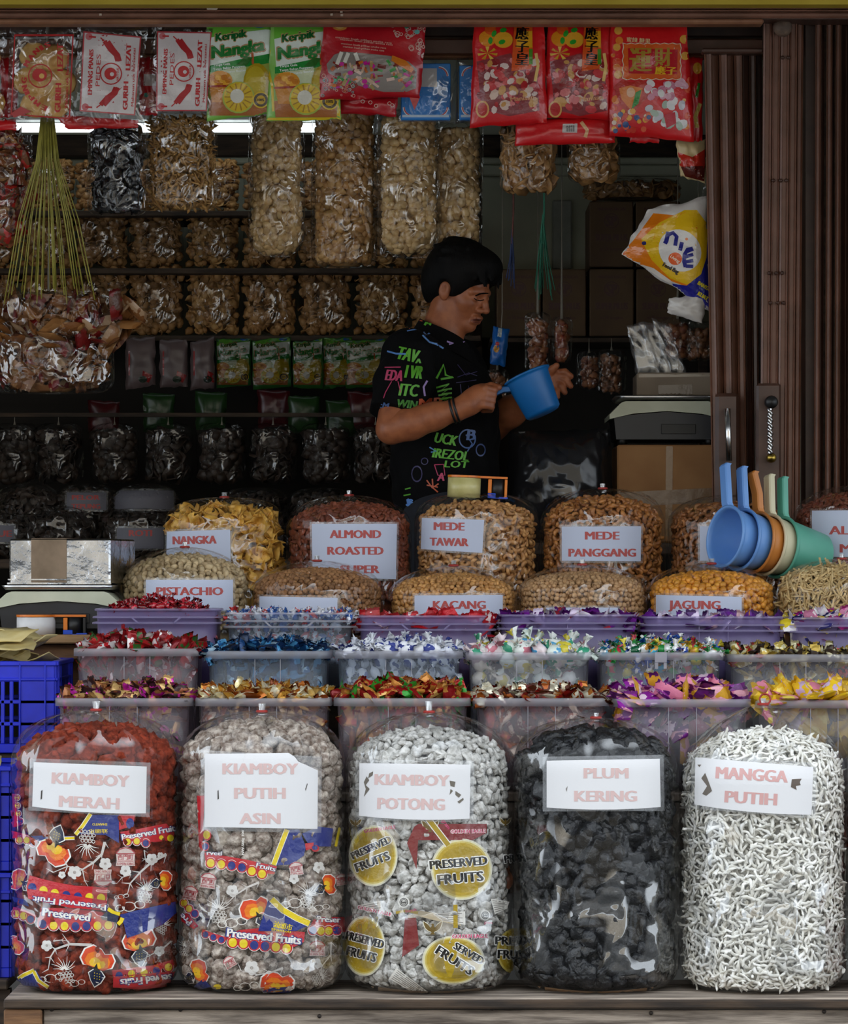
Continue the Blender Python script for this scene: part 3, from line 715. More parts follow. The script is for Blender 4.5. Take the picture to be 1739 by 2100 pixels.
LUMPS = [lump(i, (1,0.86,0.8), 0.22, 1.5, 3) for i in range(6)]
LUMPS_R = [lump(i+20, (1,0.9,0.85), 0.16, 1.6, 3, 0.15) for i in range(6)]
LUMPS_F = [lump(i+40, (1,0.8,0.42), 0.30, 1.6, 3, 0.35) for i in range(6)]
LUMPS_S = [lump(i+60, (1,0.92,0.88), 0.12, 1.8, 1) for i in range(4)]
PEAS = [lump(i+70, (1,0.97,0.95), 0.05, 1.5, 1) for i in range(3)]
NUTS = [lump(i+80, (1,0.72,0.7), 0.08, 1.5, 1) for i in range(4)]
CASHEWS = [cashew(i) for i in range(6)]; ALMONDS = [almond(i) for i in range(4)]; PISTAS = [pistachio(i) for i in range(3)]
CHIPS = [chip(i) for i in range(6)]; CURLS = [curl(i) for i in range(12)]; STICKS = [stick(i) for i in range(3)]; FLAKES = [flake(i) for i in range(6)]

LO_A = [lump(i, (1,0.86,0.8), 0.22, 1.5, 1) for i in range(4)]; LO_R = [lump(i+20, (1,0.9,0.85), 0.16, 1.6, 1, 0.15) for i in range(4)]; LO_F = [lump(i+40, (1,0.8,0.42), 0.30, 1.6, 1, 0.35) for i in range(4)]

def inquad(q, m=6):
    xs = [p[0] for p in q]; ys = [p[1] for p in q]; a, b, c, d = min(xs)+m, max(xs)-m, min(ys)+m, max(ys)-m
    return lambda px, py: a < px < b and c < py < d

# ------------------------------------------------------------------ the five big bags on the table
FB = dict(bottom=0, base_z=ZL+0.001, ky=0.92, Y=0.0)
PINK = H('#d8b9b6'); W = (0.76,0.755,0.77); RED2 = H('#b04845')
b1 = Bag(197, 170, shoulder=1575, top=1456, dome=(2.4,2.0), fill_top=1478, seed=1, **FB)
b1.make('filled_bag', 'tall clear bag of reddish-brown plums signed KIAMBOY MERAH', 'bag of fruit', M_film, 'big filled bags on the front table', tail=0.018)
Q1 = [(69,1563),(301,1572),(299,1668),(66,1654)]
b1.fill('red_plum', LUMPS, 0.019, M_plum_red, 0.029, skip=inquad(Q1), low=LO_A)
b1.label(Q1, [('KIAMBOY',186,1598,162,24,2.5),('MERAH',183,1645,125,24,2.5)], PINK, W, tears=[([(84,1622),(87,1620),(86,1638),(83,1640)], H('#3a3430'))])
b2 = Bag(537, 170, shoulder=1570, top=1459, dome=(2.4,2.1), fill_top=1470, seed=2, **FB)
b2.make('filled_bag', 'tall clear bag of salted grey plums signed KIAMBOY PUTIH ASIN', 'bag of fruit', M_film, 'big filled bags on the front table', tail=0.016)
Q2 = [(420,1546),(652,1560),(651,1700),(419,1696)]
b2.fill('salted_plum', LUMPS_R, 0.020, M_plum_white, 0.030, skip=inquad(Q2, 14), low=LO_R)
b2.label(Q2, [('KIAMBOY',534,1576,158,23,0),('PUTIH',533,1626,106,23,0),('ASIN',533,1678,84,23,0)], PINK, W,
    notch=[(420,1546),(592,1544),(604,1552),(612,1562),(630,1570),(652,1580),(651,1700),(419,1696)],
    tears=[([(446,1622),(448,1620),(449,1638),(446,1640)], H('#3a3430')), ([(626,1618),(630,1606),(631,1608),(627,1622)], H('#5a5450'))])
b3 = Bag(880, 171, shoulder=1578, top=1460, dome=(2.2,1.9), fill_top=1486, seed=3, **FB)
b3.make('filled_bag', 'tall clear bag of cut white plums signed KIAMBOY POTONG', 'bag of fruit', M_film, 'big filled bags on the front table', tail=0.022)
Q3 = [(737,1565),(965,1568),(963,1679),(736,1673)]
b3.fill('cut_plum', LUMPS_F+LUMPS[:2], 0.0145, M_plum_cut, 0.0205, skip=inquad(Q3), flat=0.5, low=LO_F)
G3 = H('#6d665c')
b3.label(Q3, [('KIAMBOY',845,1599,156,23,1),('POTONG',843,1648,140,24,1)], PINK, W,
    tears=[([(746,1604),(752,1592),(757,1600),(750,1610),(758,1618),(746,1634),(750,1618)], G3), ([(757,1586),(765,1582),(764,1590),(755,1596)], G3), ([(922,1601),(934,1603),(932,1614),(924,1612)], G3), ([(924,1618),(929,1622),(922,1630)], G3), ([(934,1622),(946,1630),(941,1636),(934,1630)], G3), ([(938,1644),(950,1636),(951,1640),(942,1648)], G3)])
b4 = Bag(1222, 169, shoulder=1580, top=1472, dome=(2.4,2.1), fill_top=1482, seed=4, **FB)
b4.make('filled_bag', 'tall clear bag of black dried plums signed PLUM KERING', 'bag of fruit', M_film, 'big filled bags on the front table', tail=0.010)
Q4 = [(1121,1560),(1353,1556),(1355,1655),(1121,1656)]
b4.fill('black_plum', LUMPS_F+LUMPS_R[:3], 0.023, M_plum_black, 0.031, skip=inquad(Q4), flat=0.55, low=LO_F)
b4.label(Q4, [('PLUM',1243,1585,92,22,0),('KERING',1242,1632,130,23,0)], PINK, W, tears=[([(1160,1618),(1164,1612),(1162,1624)], H('#8a8480'))])
b5 = Bag(1565, 170, shoulder=1600, top=1444, dome=(1.75,1.5), fill_top=1492, seed=5, **FB)
b5.make('filled_bag', 'tall clear bag of white dried mango strips signed MANGGA PUTIH', 'bag of fruit', M_film, 'big filled bags on the front table', tail=0.012, ring=True)
Q5 = [(1426,1553),(1668,1573),(1664,1671),(1424,1650)]
b5.fill('mango_strip', CURLS, 0.0185, M_mango, 0.0140, skip=inquad(Q5), flat=0.85, layers=2, depth=0.35)
b5.label(Q5, [('MANGGA',1542,1588,150,25,3.5),('PUTIH',1540,1636,108,25,3.5)], H('#d3a3a0'), W,
    tears=[([(1438,1596),(1446,1585),(1452,1600),(1460,1622),(1448,1632),(1440,1628),(1450,1612)], H('#6a6158')), ([(1430,1568),(1438,1568),(1434,1573)], H('#6a6158')), ([(1624,1598),(1644,1597),(1640,1604),(1642,1610),(1632,1612),(1634,1620),(1622,1614)], H('#5e5148'))])
b6 = Bag(1906, 170, shoulder=1570, top=1456, dome=(2.4,2.0), fill_top=1478, seed=6, **FB)
b6.make('filled_bag', 'clear bag of red plums cut off by the right picture edge', 'bag of fruit', M_film, 'big filled bags on the front table')
b6.fill('red_plum', LUMPS, 0.019, M_plum_red, 0.030, limit=40, arc=95, layers=1, low=LO_A)
# cardboard collars showing at the foot of the bags
for b, cc in ((b4,'#8a6a48'),(b3,'#7d6a55')):
    pr = Print(10); pr.poly([(b.px-120,2022),(b.px-60,2030),(b.px,2034),(b.px+60,2031),(b.px+120,2024),(b.px+110,2032),(b.px,2043),(b.px-110,2032)], H(cc)); pr.lay('cardboard_base', b.bvh, b.th, M_ink, -0.001)

# ------------------------------------------------------------------ middle rows: nut bags
def nutbag(name, cx, rx, shoulder, top, Y, base_z, label, fillname, shapes, size, mat, spacing, seed, sign=None, lines=(), tie=True, flat=0.0, fill_top=None, depth=0.95, py_max=3000, tears=(), dome=(2.3,2.0), limit=300, xmax=1790, layers=2, paper=(0.52,0.57,0.72), fm=None):
    b = Bag(cx, rx, 0, shoulder, top, Y, ky=0.9, corner=0.04, dome=dome, fill_top=fill_top or top+12, base_z=base_z, seed=seed)
    b.make(name, label, 'bag of snacks', fm or M_film_b, 'filled nut bags on the stepped stand', tie=tie, tail=0.012, wrinkle=0.003)
    b.fill(fillname, shapes, size, mat, spacing, limit=limit, flat=flat, depth=depth, py_max=py_max, skip=inquad(sign) if sign else None, seed=seed, arc=100, region=lambda px, py: px < xmax, layers=layers)
    if sign: b.label(sign, lines, RED2, paper, sleeve=4, tears=tears, sag=0)
    return b
ZA, ZB = 1.126, 1.251; YA, YB = 1.14, 1.45
nutbag('filled_bag', 460, 123, 1085, 1020, YB, ZB, 'clear bag of yellow jackfruit chips signed NANGKA', 'jackfruit_chip', CHIPS, 0.024, M_jackchip, 0.027, 11, [(342,1090),(472,1086),(473,1150),(341,1150)], [('NANGKA',399,1107,91,17,-1)], flat=0.5, depth=0.6, py_max=1200)
nutbag('filled_bag', 716, 127, 1085, 1016, YB, ZB, 'clear bag of dark almonds signed ALMOND ROASTED SUPER', 'almond', ALMONDS, 0.0125, M_almond, 0.0140, 12, [(639,1074),(814,1074),(812,1188),(641,1182)], [('ALMOND',729,1095,107,17,0),('ROASTED',729,1129,117,17,0),('SUPER',738,1167,82,17,0)], flat=0.6, depth=0.6, py_max=1230)
bt = nutbag('filled_bag', 978, 126, 1075, 1012, YB, ZB, 'clear bag of pale cashews signed MEDE TAWAR with tape dispenser on it', 'cashew', CASHEWS, 0.0150, M_cashew, 0.0185, 13, [(865,1062),(993,1066),(989,1134),(863,1126)], [('MEDE',921,1079,63,17,1),('TAWAR',921,1111,80,17,1)], tie=False, flat=0.6, depth=0.6, py_max=1230, dome=(2.6,2.3))
nutbag('filled_bag', 1236, 127, 1080, 1002, YB, ZB, 'clear bag of roasted cashews signed MEDE PANGGANG', 'cashew', CASHEWS, 0.0150, M_cashew_r, 0.0185, 14, [(1152,1080),(1315,1079),(1314,1151),(1152,1150)], [('MEDE',1235,1098,71,17,0),('PANGGANG',1235,1133,141,17,0)], flat=0.6, depth=0.6, py_max=1230)
nutbag('filled_bag', 1497, 126, 1080, 1015, YB, ZB, 'clear bag of dark cashews behind the hanging plastic dippers', 'cashew', CASHEWS, 0.0150, M_cashew_d, 0.0185, 15, [(1435,1079),(1560,1080),(1560,1151),(1435,1150)], [], tie=False, flat=0.6, depth=0.6, py_max=1230)
nutbag('filled_bag', 1752, 126, 1075, 996, YB, ZB, 'clear bag of dark nuts behind sign beginning AL at the right edge', 'almond', ALMONDS, 0.0125, M_almond, 0.0140, 16, [(1665,1047),(1840,1046),(1840,1142),(1665,1142)], [('ALM',1733,1087,66,18,0),('M',1734,1124,22,18,0)], flat=0.6, depth=0.6, py_max=1230)
nutbag('filled_bag', 379, 133, 1200, 1122, YA, ZA, 'clear bag of pistachios signed PISTACHIO', 'pistachio', PISTAS, 0.0108, M_pista, 0.0168, 21, [(299,1189),(478,1189),(478,1252),(299,1252)], [('PISTACHIO',389,1212,140,17,0)], py_max=1290, depth=0.8, dome=(1.9,1.7))
nutbag('filled_bag', 650, 136, 1215, 1150, YA, ZA, 'clear bag of small brown nuts with blank white sign', 'coated_nut', LUMPS_S, 0.0082, M_brownnut, 0.0135, 22, [(532,1223),(692,1226),(692,1290),(532,1290)], [], py_max=1300, dome=(1.9,1.7))
nutbag('filled_bag', 930, 132, 1220, 1160, YA, ZA, 'clear bag of fried peanuts signed KACANG', 'peanut', NUTS, 0.0092, M_peanut, 0.0138, 23, [(850,1221),(1031,1220),(1031,1290),(850,1290)], [('KACANG',942,1240,110,17,0)], py_max=1300, dome=(1.9,1.7))
nutbag('filled_bag', 1194, 132, 1215, 1158, YA, ZA, 'clear bag of round tan peas between the KACANG and JAGUNG bags', 'dried_pea', PEAS, 0.0070, M_pea, 0.0136, 24, [(1120,1246),(1267,1246),(1267,1290),(1120,1290)], [], py_max=1300, dome=(1.9,1.7))
nutbag('filled_bag', 1459, 132, 1215, 1156, YA, ZA, 'clear bag of orange fried corn signed JAGUNG', 'corn_kernel', LUMPS_S, 0.0100, M_corn, 0.0170, 25, [(1345,1220),(1521,1224),(1521,1290),(1345,1290)], [('JAGUNG',1424,1240,108,18,0.6)], py_max=1300, dome=(1.9,1.7))
nutbag('filled_bag', 1726, 133, 1215, 1146, YA, ZA, 'clear bag of pale yellow cassava sticks below the dark nut bag', 'cassava_stick', STICKS, 0.026, M_stick, 0.012, 26, py_max=1300, flat=0.9, depth=0.25, dome=(1.9,1.7))
# ------------------------------------------------------------------ translucent bins of wrapped sweets
def rrect(w, d, r, n=5):
    P = []
    for cx, cy, a0 in ((w/2-r,-d/2+r,-90),(w/2-r,d/2-r,0),(-w/2+r,d/2-r,90),(-w/2+r,-d/2+r,180)):
        for i in range(n+1): a = math.radians(a0+90*i/n); P.append((cx+r*math.cos(a), cy+r*math.sin(a)))
    return P
def tub_mat(name, tint, dens):
    if name in MATS: return MATS[name]
    m, nt, p, out = nodes_of(name); L = nt.links.new; nt.nodes.remove(p)
    tr = nd(nt, 'ShaderNodeBsdfTransparent'); tr.inputs['Color'].default_value = (*[0.75+0.25*c for c in tint], 1)
    df = nd(nt, 'ShaderNodeBsdfDiffuse'); df.inputs['Color'].default_value = (*tint, 1)
    tl = nd(nt, 'ShaderNodeBsdfTranslucent'); tl.inputs['Color'].default_value = (*tint, 1)
    gl = nd(nt, 'ShaderNodeBsdfGlossy'); gl.inputs['Roughness'].default_value = 0.3
    tc = nd(nt, 'ShaderNodeTexCoord'); nz = nd(nt, 'ShaderNodeTexNoise'); nz.inputs['Scale'].default_value = 9; nz.inputs['Detail'].default_value = 6; L(tc.outputs['Object'], nz.inputs['Vector'])
    mr = nd(nt, 'ShaderNodeMapRange'); mr.inputs['To Min'].default_value = dens-0.06; mr.inputs['To Max'].default_value = dens+0.06; L(nz.outputs['Fac'], mr.inputs['Value'])
    a = nd(nt, 'ShaderNodeMixShader'); a.inputs['Fac'].default_value = 0.35; L(df.outputs[0], a.inputs[1]); L(tl.outputs[0], a.inputs[2])
    b = nd(nt, 'ShaderNodeMixShader'); L(mr.outputs[0], b.inputs['Fac']); L(tr.outputs[0], b.inputs[1]); L(a.outputs[0], b.inputs[2])
    lw = nd(nt, 'ShaderNodeLayerWeight'); pw = nd(nt, 'ShaderNodeMath', operation='POWER'); pw.inputs[1].default_value = 4; L(lw.outputs['Facing'], pw.inputs[0])
    ml = nd(nt, 'ShaderNodeMath', operation='MULTIPLY_ADD'); ml.inputs[1].default_value = 0.4; ml.inputs[2].default_value = 0.04; L(pw.outputs[0], ml.inputs[0])
    c = nd(nt, 'ShaderNodeMixShader'); L(ml.outputs[0], c.inputs['Fac']); L(b.outputs[0], c.inputs[1]); L(gl.outputs[0], c.inputs[2])
    L(c.outputs[0], out.inputs['Surface']); MATS[name] = m; return m
T_grey = tub_mat('tub_grey', H('#d4d4de'), 0.13); T_lilac = tub_mat('tub_lilac', H('#ab9cd2'), 0.40)
T_pinkish = tub_mat('tub_rosy', H('#dac6d0'), 0.13); T_blue = tub_mat('tub_bluish', H('#c2d0e0'), 0.13)
TR_grey = tub_mat('tub_rim_grey', H('#dddbe6'), 0.33); TR_lilac = tub_mat('tub_rim_lilac', H('#b8acd8'), 0.42)

class Tub:
    def __init__(s, x0, x1, rim, Y, h, label, mat, rmat, depth=0.235, double=False, notch=False, clip=None, seams=2):
        m = mpp(Y-depth/2); s.Y = Y; s.w = (x1-x0)*m; s.cx = ((x0+x1)/2-CX)*m; s.d = depth; s.zt = ZC-(rim-HZ)*m; s.zb = s.zt-h; s.h = h
        s.t = thing('sweet_bin', (s.cx, Y, s.zb), label, 'bin', 'translucent plastic bins of sweets')
        s.x0, s.x1, s.rim = x0, x1, rim
        def ring(w, d, z, r): return [(s.cx+x, Y+y, z) for x, y in rrect(w, d, r)]
        k = 0.95; wt, dt = s.w-0.016, depth-0.016
        L = [ring(wt*k, dt*k, s.zb, 0.03), ring(wt, dt, s.zt-0.004, 0.035), ring(wt-0.005, dt-0.005, s.zt-0.004, 0.033), ring(wt*k-0.005, dt*k-0.005, s.zb+0.004, 0.028)]
        n = len(L[0]); V = [v for l in L for v in l]
        Fc = [(i*n+j, i*n+(j+1)%n, (i+1)*n+(j+1)%n, (i+1)*n+j) for i in range(3) for j in range(n)]+[tuple(range(n))[::-1], tuple(range(3*n,4*n))]
        obj('tub', V, Fc, mat, s.t, True)
        def band(z0, z1, grow, nm='rim'):
            A = [ring(s.w+grow-0.014, depth+grow-0.014, z0, 0.036), ring(s.w+grow, depth+grow, z0, 0.038), ring(s.w+grow, depth+grow, z1-0.002, 0.038), ring(s.w+grow-0.004, depth+grow-0.004, z1, 0.037), ring(s.w+grow-0.022, depth+grow-0.022, z1, 0.034)]
            V = [v for l in A for v in l]; q = len(A[0])
            obj(nm, V, [(i*q+j, i*q+(j+1)%q, (i+1)*q+(j+1)%q, (i+1)*q+j) for i in range(len(A)-1) for j in range(q)], rmat, s.t, True)
        if double:
            band(s.zt-0.005, s.zt, -0.006); band(s.zt-0.022, s.zt-0.017, 0.002, 'rib'); band(s.zt-0.035, s.zt-0.030, 0.004, 'rib')
            if notch:
                for sg in (-1, 1):
                    nb = MB(); a = Vector((s.cx+sg*0.055, Y-depth/2-0.0035, s.zt-0.0195)); b = Vector((s.cx+sg*0.040, Y-depth/2-0.0035, s.zt-0.0325))
                    nb.tube([a, b], 0.0022, 6).build('rib_notch', rmat, s.t)
        else: band(s.zt-0.017, s.zt, 0.0)
        for q in range(seams):
            xx = s.cx+(q-(seams-1)/2)*s.w*0.2; boxobj('seam', (xx-0.0008, Y-depth/2+0.004, s.zb+0.01), (xx+0.0008, Y-depth/2+0.008, s.zt-0.018), rmat, s.t)

def sweet_pillow(seed, a=1.0, b=0.62, t=0.32, teeth=True):
    """a flow-wrapped sweet: puffed middle, two flat crimped ends with a zigzag edge"""
    r = random.Random(seed); nu, nv = 12, 6; V = []
    def pt(u, v, sg):
        x = u*a*1.45; e = max(0.0, 1-(abs(u)/0.72)**3); w = b*(0.86+0.14*e)
        z = sg*t*e**0.5*max(0, 1-v*v)**0.5 + 0.06*math.sin(5*u+seed)*(1-e)
        if abs(u) > 0.97 and teeth: x += 0.05*(1 if round((v+1)*3) % 2 else -1)
        return (x+0.05*math.sin(3*v+seed), v*w, z+0.08*math.sin(2.2*u+seed)*u)
    for sg in (1, -1):
        for j in range(nv+1):
            for i in range(nu+1): V.append(pt(i/nu*2-1, j/nv*2-1, sg))
    q = nu+1; m = q*(nv+1); Fc = []
    for j in range(nv):
        for i in range(nu): o = j*q+i; Fc += [(o,o+1,o+q+1,o+q), (m+o,m+o+q,m+o+q+1,m+o+1)]
    return np.array(V), Fc
def sweet_twist(seed, a=0.75, rr=0.5):
    """a sweet with twisted wrapper ends that fan out"""
    r = random.Random(seed); n = 10; V = []
    st = [(-1.7,0.42,1),(-1.35,0.28,1),(-1.0,0.10,0),(-0.8,0.16,0),(-0.62,rr*0.8,0),(-0.3,rr,0),(0.3,rr,0),(0.62,rr*0.8,0),(0.8,0.16,0),(1.0,0.10,0),(1.35,0.28,1),(1.7,0.42,1)]
    for i, (x, ra, fan) in enumerate(st):
        for k in range(n):
            w = 2*math.pi*k/n+0.25*i; f = (0.35 if k % 2 else 1.25) if fan else 1+0.06*math.sin(3*k+seed)
            V.append((x*a+(0.12*math.sin(k*2.1+seed) if fan else 0), ra*f*math.cos(w), ra*f*math.sin(w)*(0.55 if fan else 0.85)))
    Fc = [(i*n+k, i*n+(k+1)%n, (i+1)*n+(k+1)%n, (i+1)*n+k) for i in range(len(st)-1) for k in range(n)]
    return np.array(V), Fc
PILL = [sweet_pillow(i) for i in range(5)]; PILLF = [sweet_pillow(i+9, 1.0, 0.75, 0.22) for i in range(5)]; TWIST = [sweet_twist(i) for i in range(5)]; BALL = [sweet_twist(i+7, 0.7, 0.62) for i in range(5)]

def heap(tub, shapes, size, mat, label, group, n_top, rise, seed, name, spread=1.0, low=-0.15):
    """sweets mounded above the rim, every one its own object; those packed deeper inside the bin are one part of it"""
    rnd = random.Random(seed); ms = [mkmesh(name, V*size, Fc, mat) for V, Fc in shapes]; J = Joined(); sh = [(V*size, tris(Fc)) for V, Fc in shapes]
    def put(p, k=1.0, tilt=0.5, own=True):
        R = Euler((rnd.gauss(0,tilt), rnd.gauss(0,tilt), rnd.uniform(0,6.28))).to_matrix().to_4x4(); M = Matrix.Translation(p) @ R @ Matrix.Diagonal((k,k,k,1))
        if own:
            o = link(name, rnd.choice(ms), None, M); tag(o, label, 'sweet', group); ROOT[o.name] = Vector(p)
        else:
            V, T = rnd.choice(sh); J.add(V, T, M, rnd.random())
    w, d = tub.w*0.97*spread, tub.d*0.86; sp = size*1.0
    nx = max(3, int(w/sp)); ny = max(2, int(d/sp)); pts = [(i, j) for i in range(nx) for j in range(ny)]
    rnd.shuffle(pts); c = 0
    for i, j in pts:
        u, v = (i+0.5+rnd.uniform(-.4,.4))/nx*2-1, (j+0.5+rnd.uniform(-.4,.4))/ny*2-1
        prof = max(0.0, 1-0.75*u*u-0.5*v*v)
        put((tub.cx+u*(w/2-size*0.4), tub.Y+v*(d/2-size*0.2), tub.zt+low*size+rise*prof*rnd.uniform(0.6,1.05)), rnd.uniform(.9,1.15), 0.6, c < n_top); c += 1
        if rnd.random() < 0.5: put((tub.cx+u*(w/2-size*0.6), tub.Y+v*(d/2-size*0.5), tub.zt+(low-0.4)*size+0.4*rise*prof), rnd.uniform(.9,1.1), 0.6, False)
    hh = 0.11; rows = max(1, int(hh/(size*1.05))); cols = max(3, int(w/(size*1.35)))
    for jj in range(rows):
        for ii in range(cols):
            z = tub.zt-0.008-(jj+0.5+rnd.uniform(-.25,.25))*hh/rows
            f = 0.95+0.05*(z-tub.zb)/tub.h; x = tub.cx+((ii+0.5+rnd.uniform(-.3,.3))/cols*2-1)*(tub.w*f*0.5-0.020)
            put((x, tub.Y-tub.d*f*0.5+0.010+size*1.05+rnd.uniform(0,0.006), z), rnd.uniform(.85,1.1), 1.2, False)
    J.build('packed_sweets', MATS[mat.name+'_packed'], tub.t)
Y1, Y2, Y3 = 0.33, 0.59, 0.85
GRP = 'sweets in the bin of '
def cand(tub, name, what, shapes, size, mat, n, rise, seed, **k): heap(tub, shapes, size, mat, what, 'sweets: '+what.split(' heaped')[0], n, rise, seed, name, **k)
HS1, HS2, HS3 = 0.190, 0.19, 0.19
# front row
t = Tub(110,395,1432,Y1,HS1,'translucent bin of magenta and brown sweets behind the red plum bag', T_pinkish, TR_grey)
cand(t,'magenta_sweet','magenta foil sweet with brown nutty print heaped in the front left bin', PILL, 0.0196, palette('pal_magenta',[H('#b3188c'),H('#8a4a2c'),H('#c42aa0'),H('#6e3a24')],[H('#a3683c'),H('#d8b070'),H('#30181a')],0.28,0.35,70,0.6), 55, 0.026, 31)
t = Tub(398,680,1432,Y1,HS1,'translucent bin of gold and bronze sweets behind the salted plum bag', T_pinkish, TR_grey)
cand(t,'gold_sweet','gold and bronze foil sweet heaped in the bin behind the salted plum bag', PILL, 0.0196, palette('pal_gold',[H('#d8b46a'),H('#b4641e'),H('#e8d6a0'),H('#8a4010')],[H('#f0e6c8'),H('#7a3a10'),H('#c89038')],0.25,0.5,60,0.5), 48, 0.018, 32)
t = Tub(683,966,1432,Y1,HS1,'translucent bin of red and green sweets behind the cut plum bag', T_pinkish, TR_grey)
cand(t,'red_green_sweet','dark red foil sweet with green stripe heaped in the bin behind the cut plum bag', PILL, 0.0207, palette('pal_redgreen',[H('#8a1416'),H('#b02420'),H('#a8642a'),H('#7a1012')],[H('#c8863c'),H('#2c8a2a'),H('#d8a860')],0.25,0.35,55,0.45), 60, 0.034, 33)
t = Tub(970,1252,1432,Y1,HS1,'translucent bin of bronze and silver sweets behind the black plum bag', T_pinkish, TR_grey)
cand(t,'bronze_sweet','bronze and silver foil sweet heaped in the bin behind the black plum bag', PILL, 0.0184, palette('pal_bronze',[H('#a0521c'),H('#6a1a14'),H('#c8c0a8'),H('#b8702c')],[H('#e0d8c0'),H('#4a2010'),H('#8a1a14')],0.25,0.5,60,0.5), 40, 0.014, 34)
t = Tub(1257,1543,1434,Y1,HS1,'translucent bin of purple, pink and yellow packets beside the mango bag', T_grey, TR_grey)
cand(t,'purple_sachet','purple, pink or amber sachet heaped in the bin between black plums and mango', PILLF, 0.0276, palette('pal_purple',[H('#7a1684'),H('#d87a98'),H('#8a1c94'),H('#d09a20'),H('#6a1274')],[H('#e8d0e0'),H('#5a0e64'),H('#e8a8b8')],0.4,0.0,45,0.35,0.2), 30, 0.026, 35)
t = Tub(1550,1832,1436,Y1,HS1,'translucent bin of yellow sachets behind the mango bag', T_grey, TR_grey)
cand(t,'yellow_sachet','yellow or pink sachet heaped in the bin behind the mango bag', PILLF, 0.0276, palette('pal_yellow',[H('#e0b41c'),H('#e8c024'),H('#d8a818'),H('#d88098')],[H('#b89018'),H('#f0d860'),H('#c8b0d0')],0.4,0.0,45,0.3,0.2), 34, 0.024, 36)
# second row
t = Tub(148,413,1330,Y2,HS2,'translucent bin of red wrapped sweets above the magenta ones', T_pinkish, TR_grey)
cand(t,'red_sweet','red foil sweet with white print heaped in the second-row bin at the left', PILL, 0.0196, palette('pal_red',[H('#8e1218'),H('#a81c20'),H('#78101a'),H('#b8242a')],[H('#d8d0d0'),H('#5a0c10'),H('#2c5a24')],0.28,0.3,60,0.35), 50, 0.025, 41)
t = Tub(418,679,1335,Y2,HS2,'translucent bin of dark blue wrapped sweets', T_blue, TR_grey)
cand(t,'navy_sweet','dark blue foil sweet heaped in the second-row bin of blueberry print', PILL, 0.0196, palette('pal_navy',[H('#123a6a'),H('#0e2a50'),H('#1c5a94'),H('#0a2444')],[H('#4a90c0'),H('#0a1c34'),H('#a8c8dc')],0.25,0.3,60,0.4), 46, 0.015, 42)
t = Tub(685,950,1335,Y2,HS2,'translucent bin of white sweets with navy emblem', T_blue, TR_grey)
cand(t,'white_navy_sweet','white waxed-paper sweet with navy print heaped in the second-row bin', TWIST, 0.0242, palette('pal_whitenavy',[H('#dfe2ea'),H('#e8eaf0'),H('#d4d8e4')],[H('#24307a'),H('#c4cad8'),H('#2c3a8a')],0.5,0.0,42,0.3), 38, 0.018, 43)
t = Tub(955,1217,1338,Y2,HS2,'translucent bin of large pastel striped sweets', T_grey, TR_grey)
cand(t,'pastel_sweet','large white sweet with pastel swirls heaped in the second-row middle bin', BALL, 0.0310, palette('pal_pastel',[H('#e8ece8'),H('#dce8e0'),H('#eee8d8'),H('#e8d8dc')],[H('#3c9a78'),H('#d8c840'),H('#cc7888'),H('#4aa0d0')],0.3,0.0,38,0.25,0.3), 26, 0.018, 44)
t = Tub(1223,1487,1338,Y2,HS2,'translucent bin of mixed green, blue and white sweets with hanging clip', T_grey, TR_grey)
cand(t,'mixed_sweet','green, blue or white twist-wrapped sweet heaped in the second-row mixed bin', TWIST, 0.0207, palette('pal_mixed',[H('#e4e8e8'),H('#1c8a3c'),H('#2a60c0'),H('#d8c838'),H('#e8eaea'),H('#b8283c'),H('#28a0c0'),H('#0e5a38')],[H('#f0f0f0'),H('#2a8a40'),H('#2850b0'),H('#c89030')],0.25,0.15,60,0.35,0.3), 52, 0.020, 45)
clipb = MB(); ZR = t.zt
for (xa, xb, za, zb) in ((-0.013,0.013,-0.022,0.001),(-0.013,-0.006,-0.036,-0.022),(0.006,0.013,-0.036,-0.022)): clipb.box((t.cx+(xa+xb)/2, t.Y-t.d/2-0.004, ZR+(za+zb)/2), (xb-xa, 0.004, zb-za), bev=0.001)
clipb.build('lid_clip', TR_grey, t.t)
t = Tub(1493,1760,1342,Y2,HS2,'translucent bin of gold and dark sweets at the right end of the second row', T_grey, TR_grey)
cand(t,'gold_dark_sweet','gold, red or dark foil sweet lying in the right second-row bin', PILL, 0.0184, palette('pal_golddark',[H('#b89a40'),H('#3a2c20'),H('#b02820'),H('#8a7a30'),H('#c8b058')],[H('#e0d8b0'),H('#2a1c14')],0.28,0.35,60,0.4), 30, 0.004, 46)
# third row
t = Tub(188,452,1248,Y3,HS3,'lilac bin of dark red clear-wrapped sweets below PISTACHIO', T_lilac, TR_lilac, double=True, notch=True, seams=0)
cand(t,'ruby_sweet','dark red clear-wrapped sweet heaped in the lilac bin below PISTACHIO', TWIST, 0.0172, palette('pal_ruby',[H('#8a0c18'),H('#6a0812'),H('#a01420')],[H('#c83040'),H('#50060e')],0.12,0.0,60,0.3,0.6), 26, 0.026, 51, low=-0.50, spread=0.75)
t = Tub(458,728,1256,Y3,HS3,'pale blue bin of small white, blue and red sweets', T_blue, TR_grey, double=True, notch=True, seams=0)
cand(t,'striped_sweet','small white sweet with blue and red print in the pale blue third-row bin', TWIST, 0.0172, palette('pal_wbr',[H('#dde2ec'),H('#e8e8ee'),H('#3a68b0'),H('#d8d8e0')],[H('#2a58a8'),H('#c03030'),H('#e8e8f0')],0.35,0.0,60,0.4), 44, 0.000, 52, low=-0.60)
t = Tub(730,1017,1262,Y3,HS3,'lilac bin of red sachets below KACANG', T_lilac, TR_lilac, double=True, notch=True, seams=0)
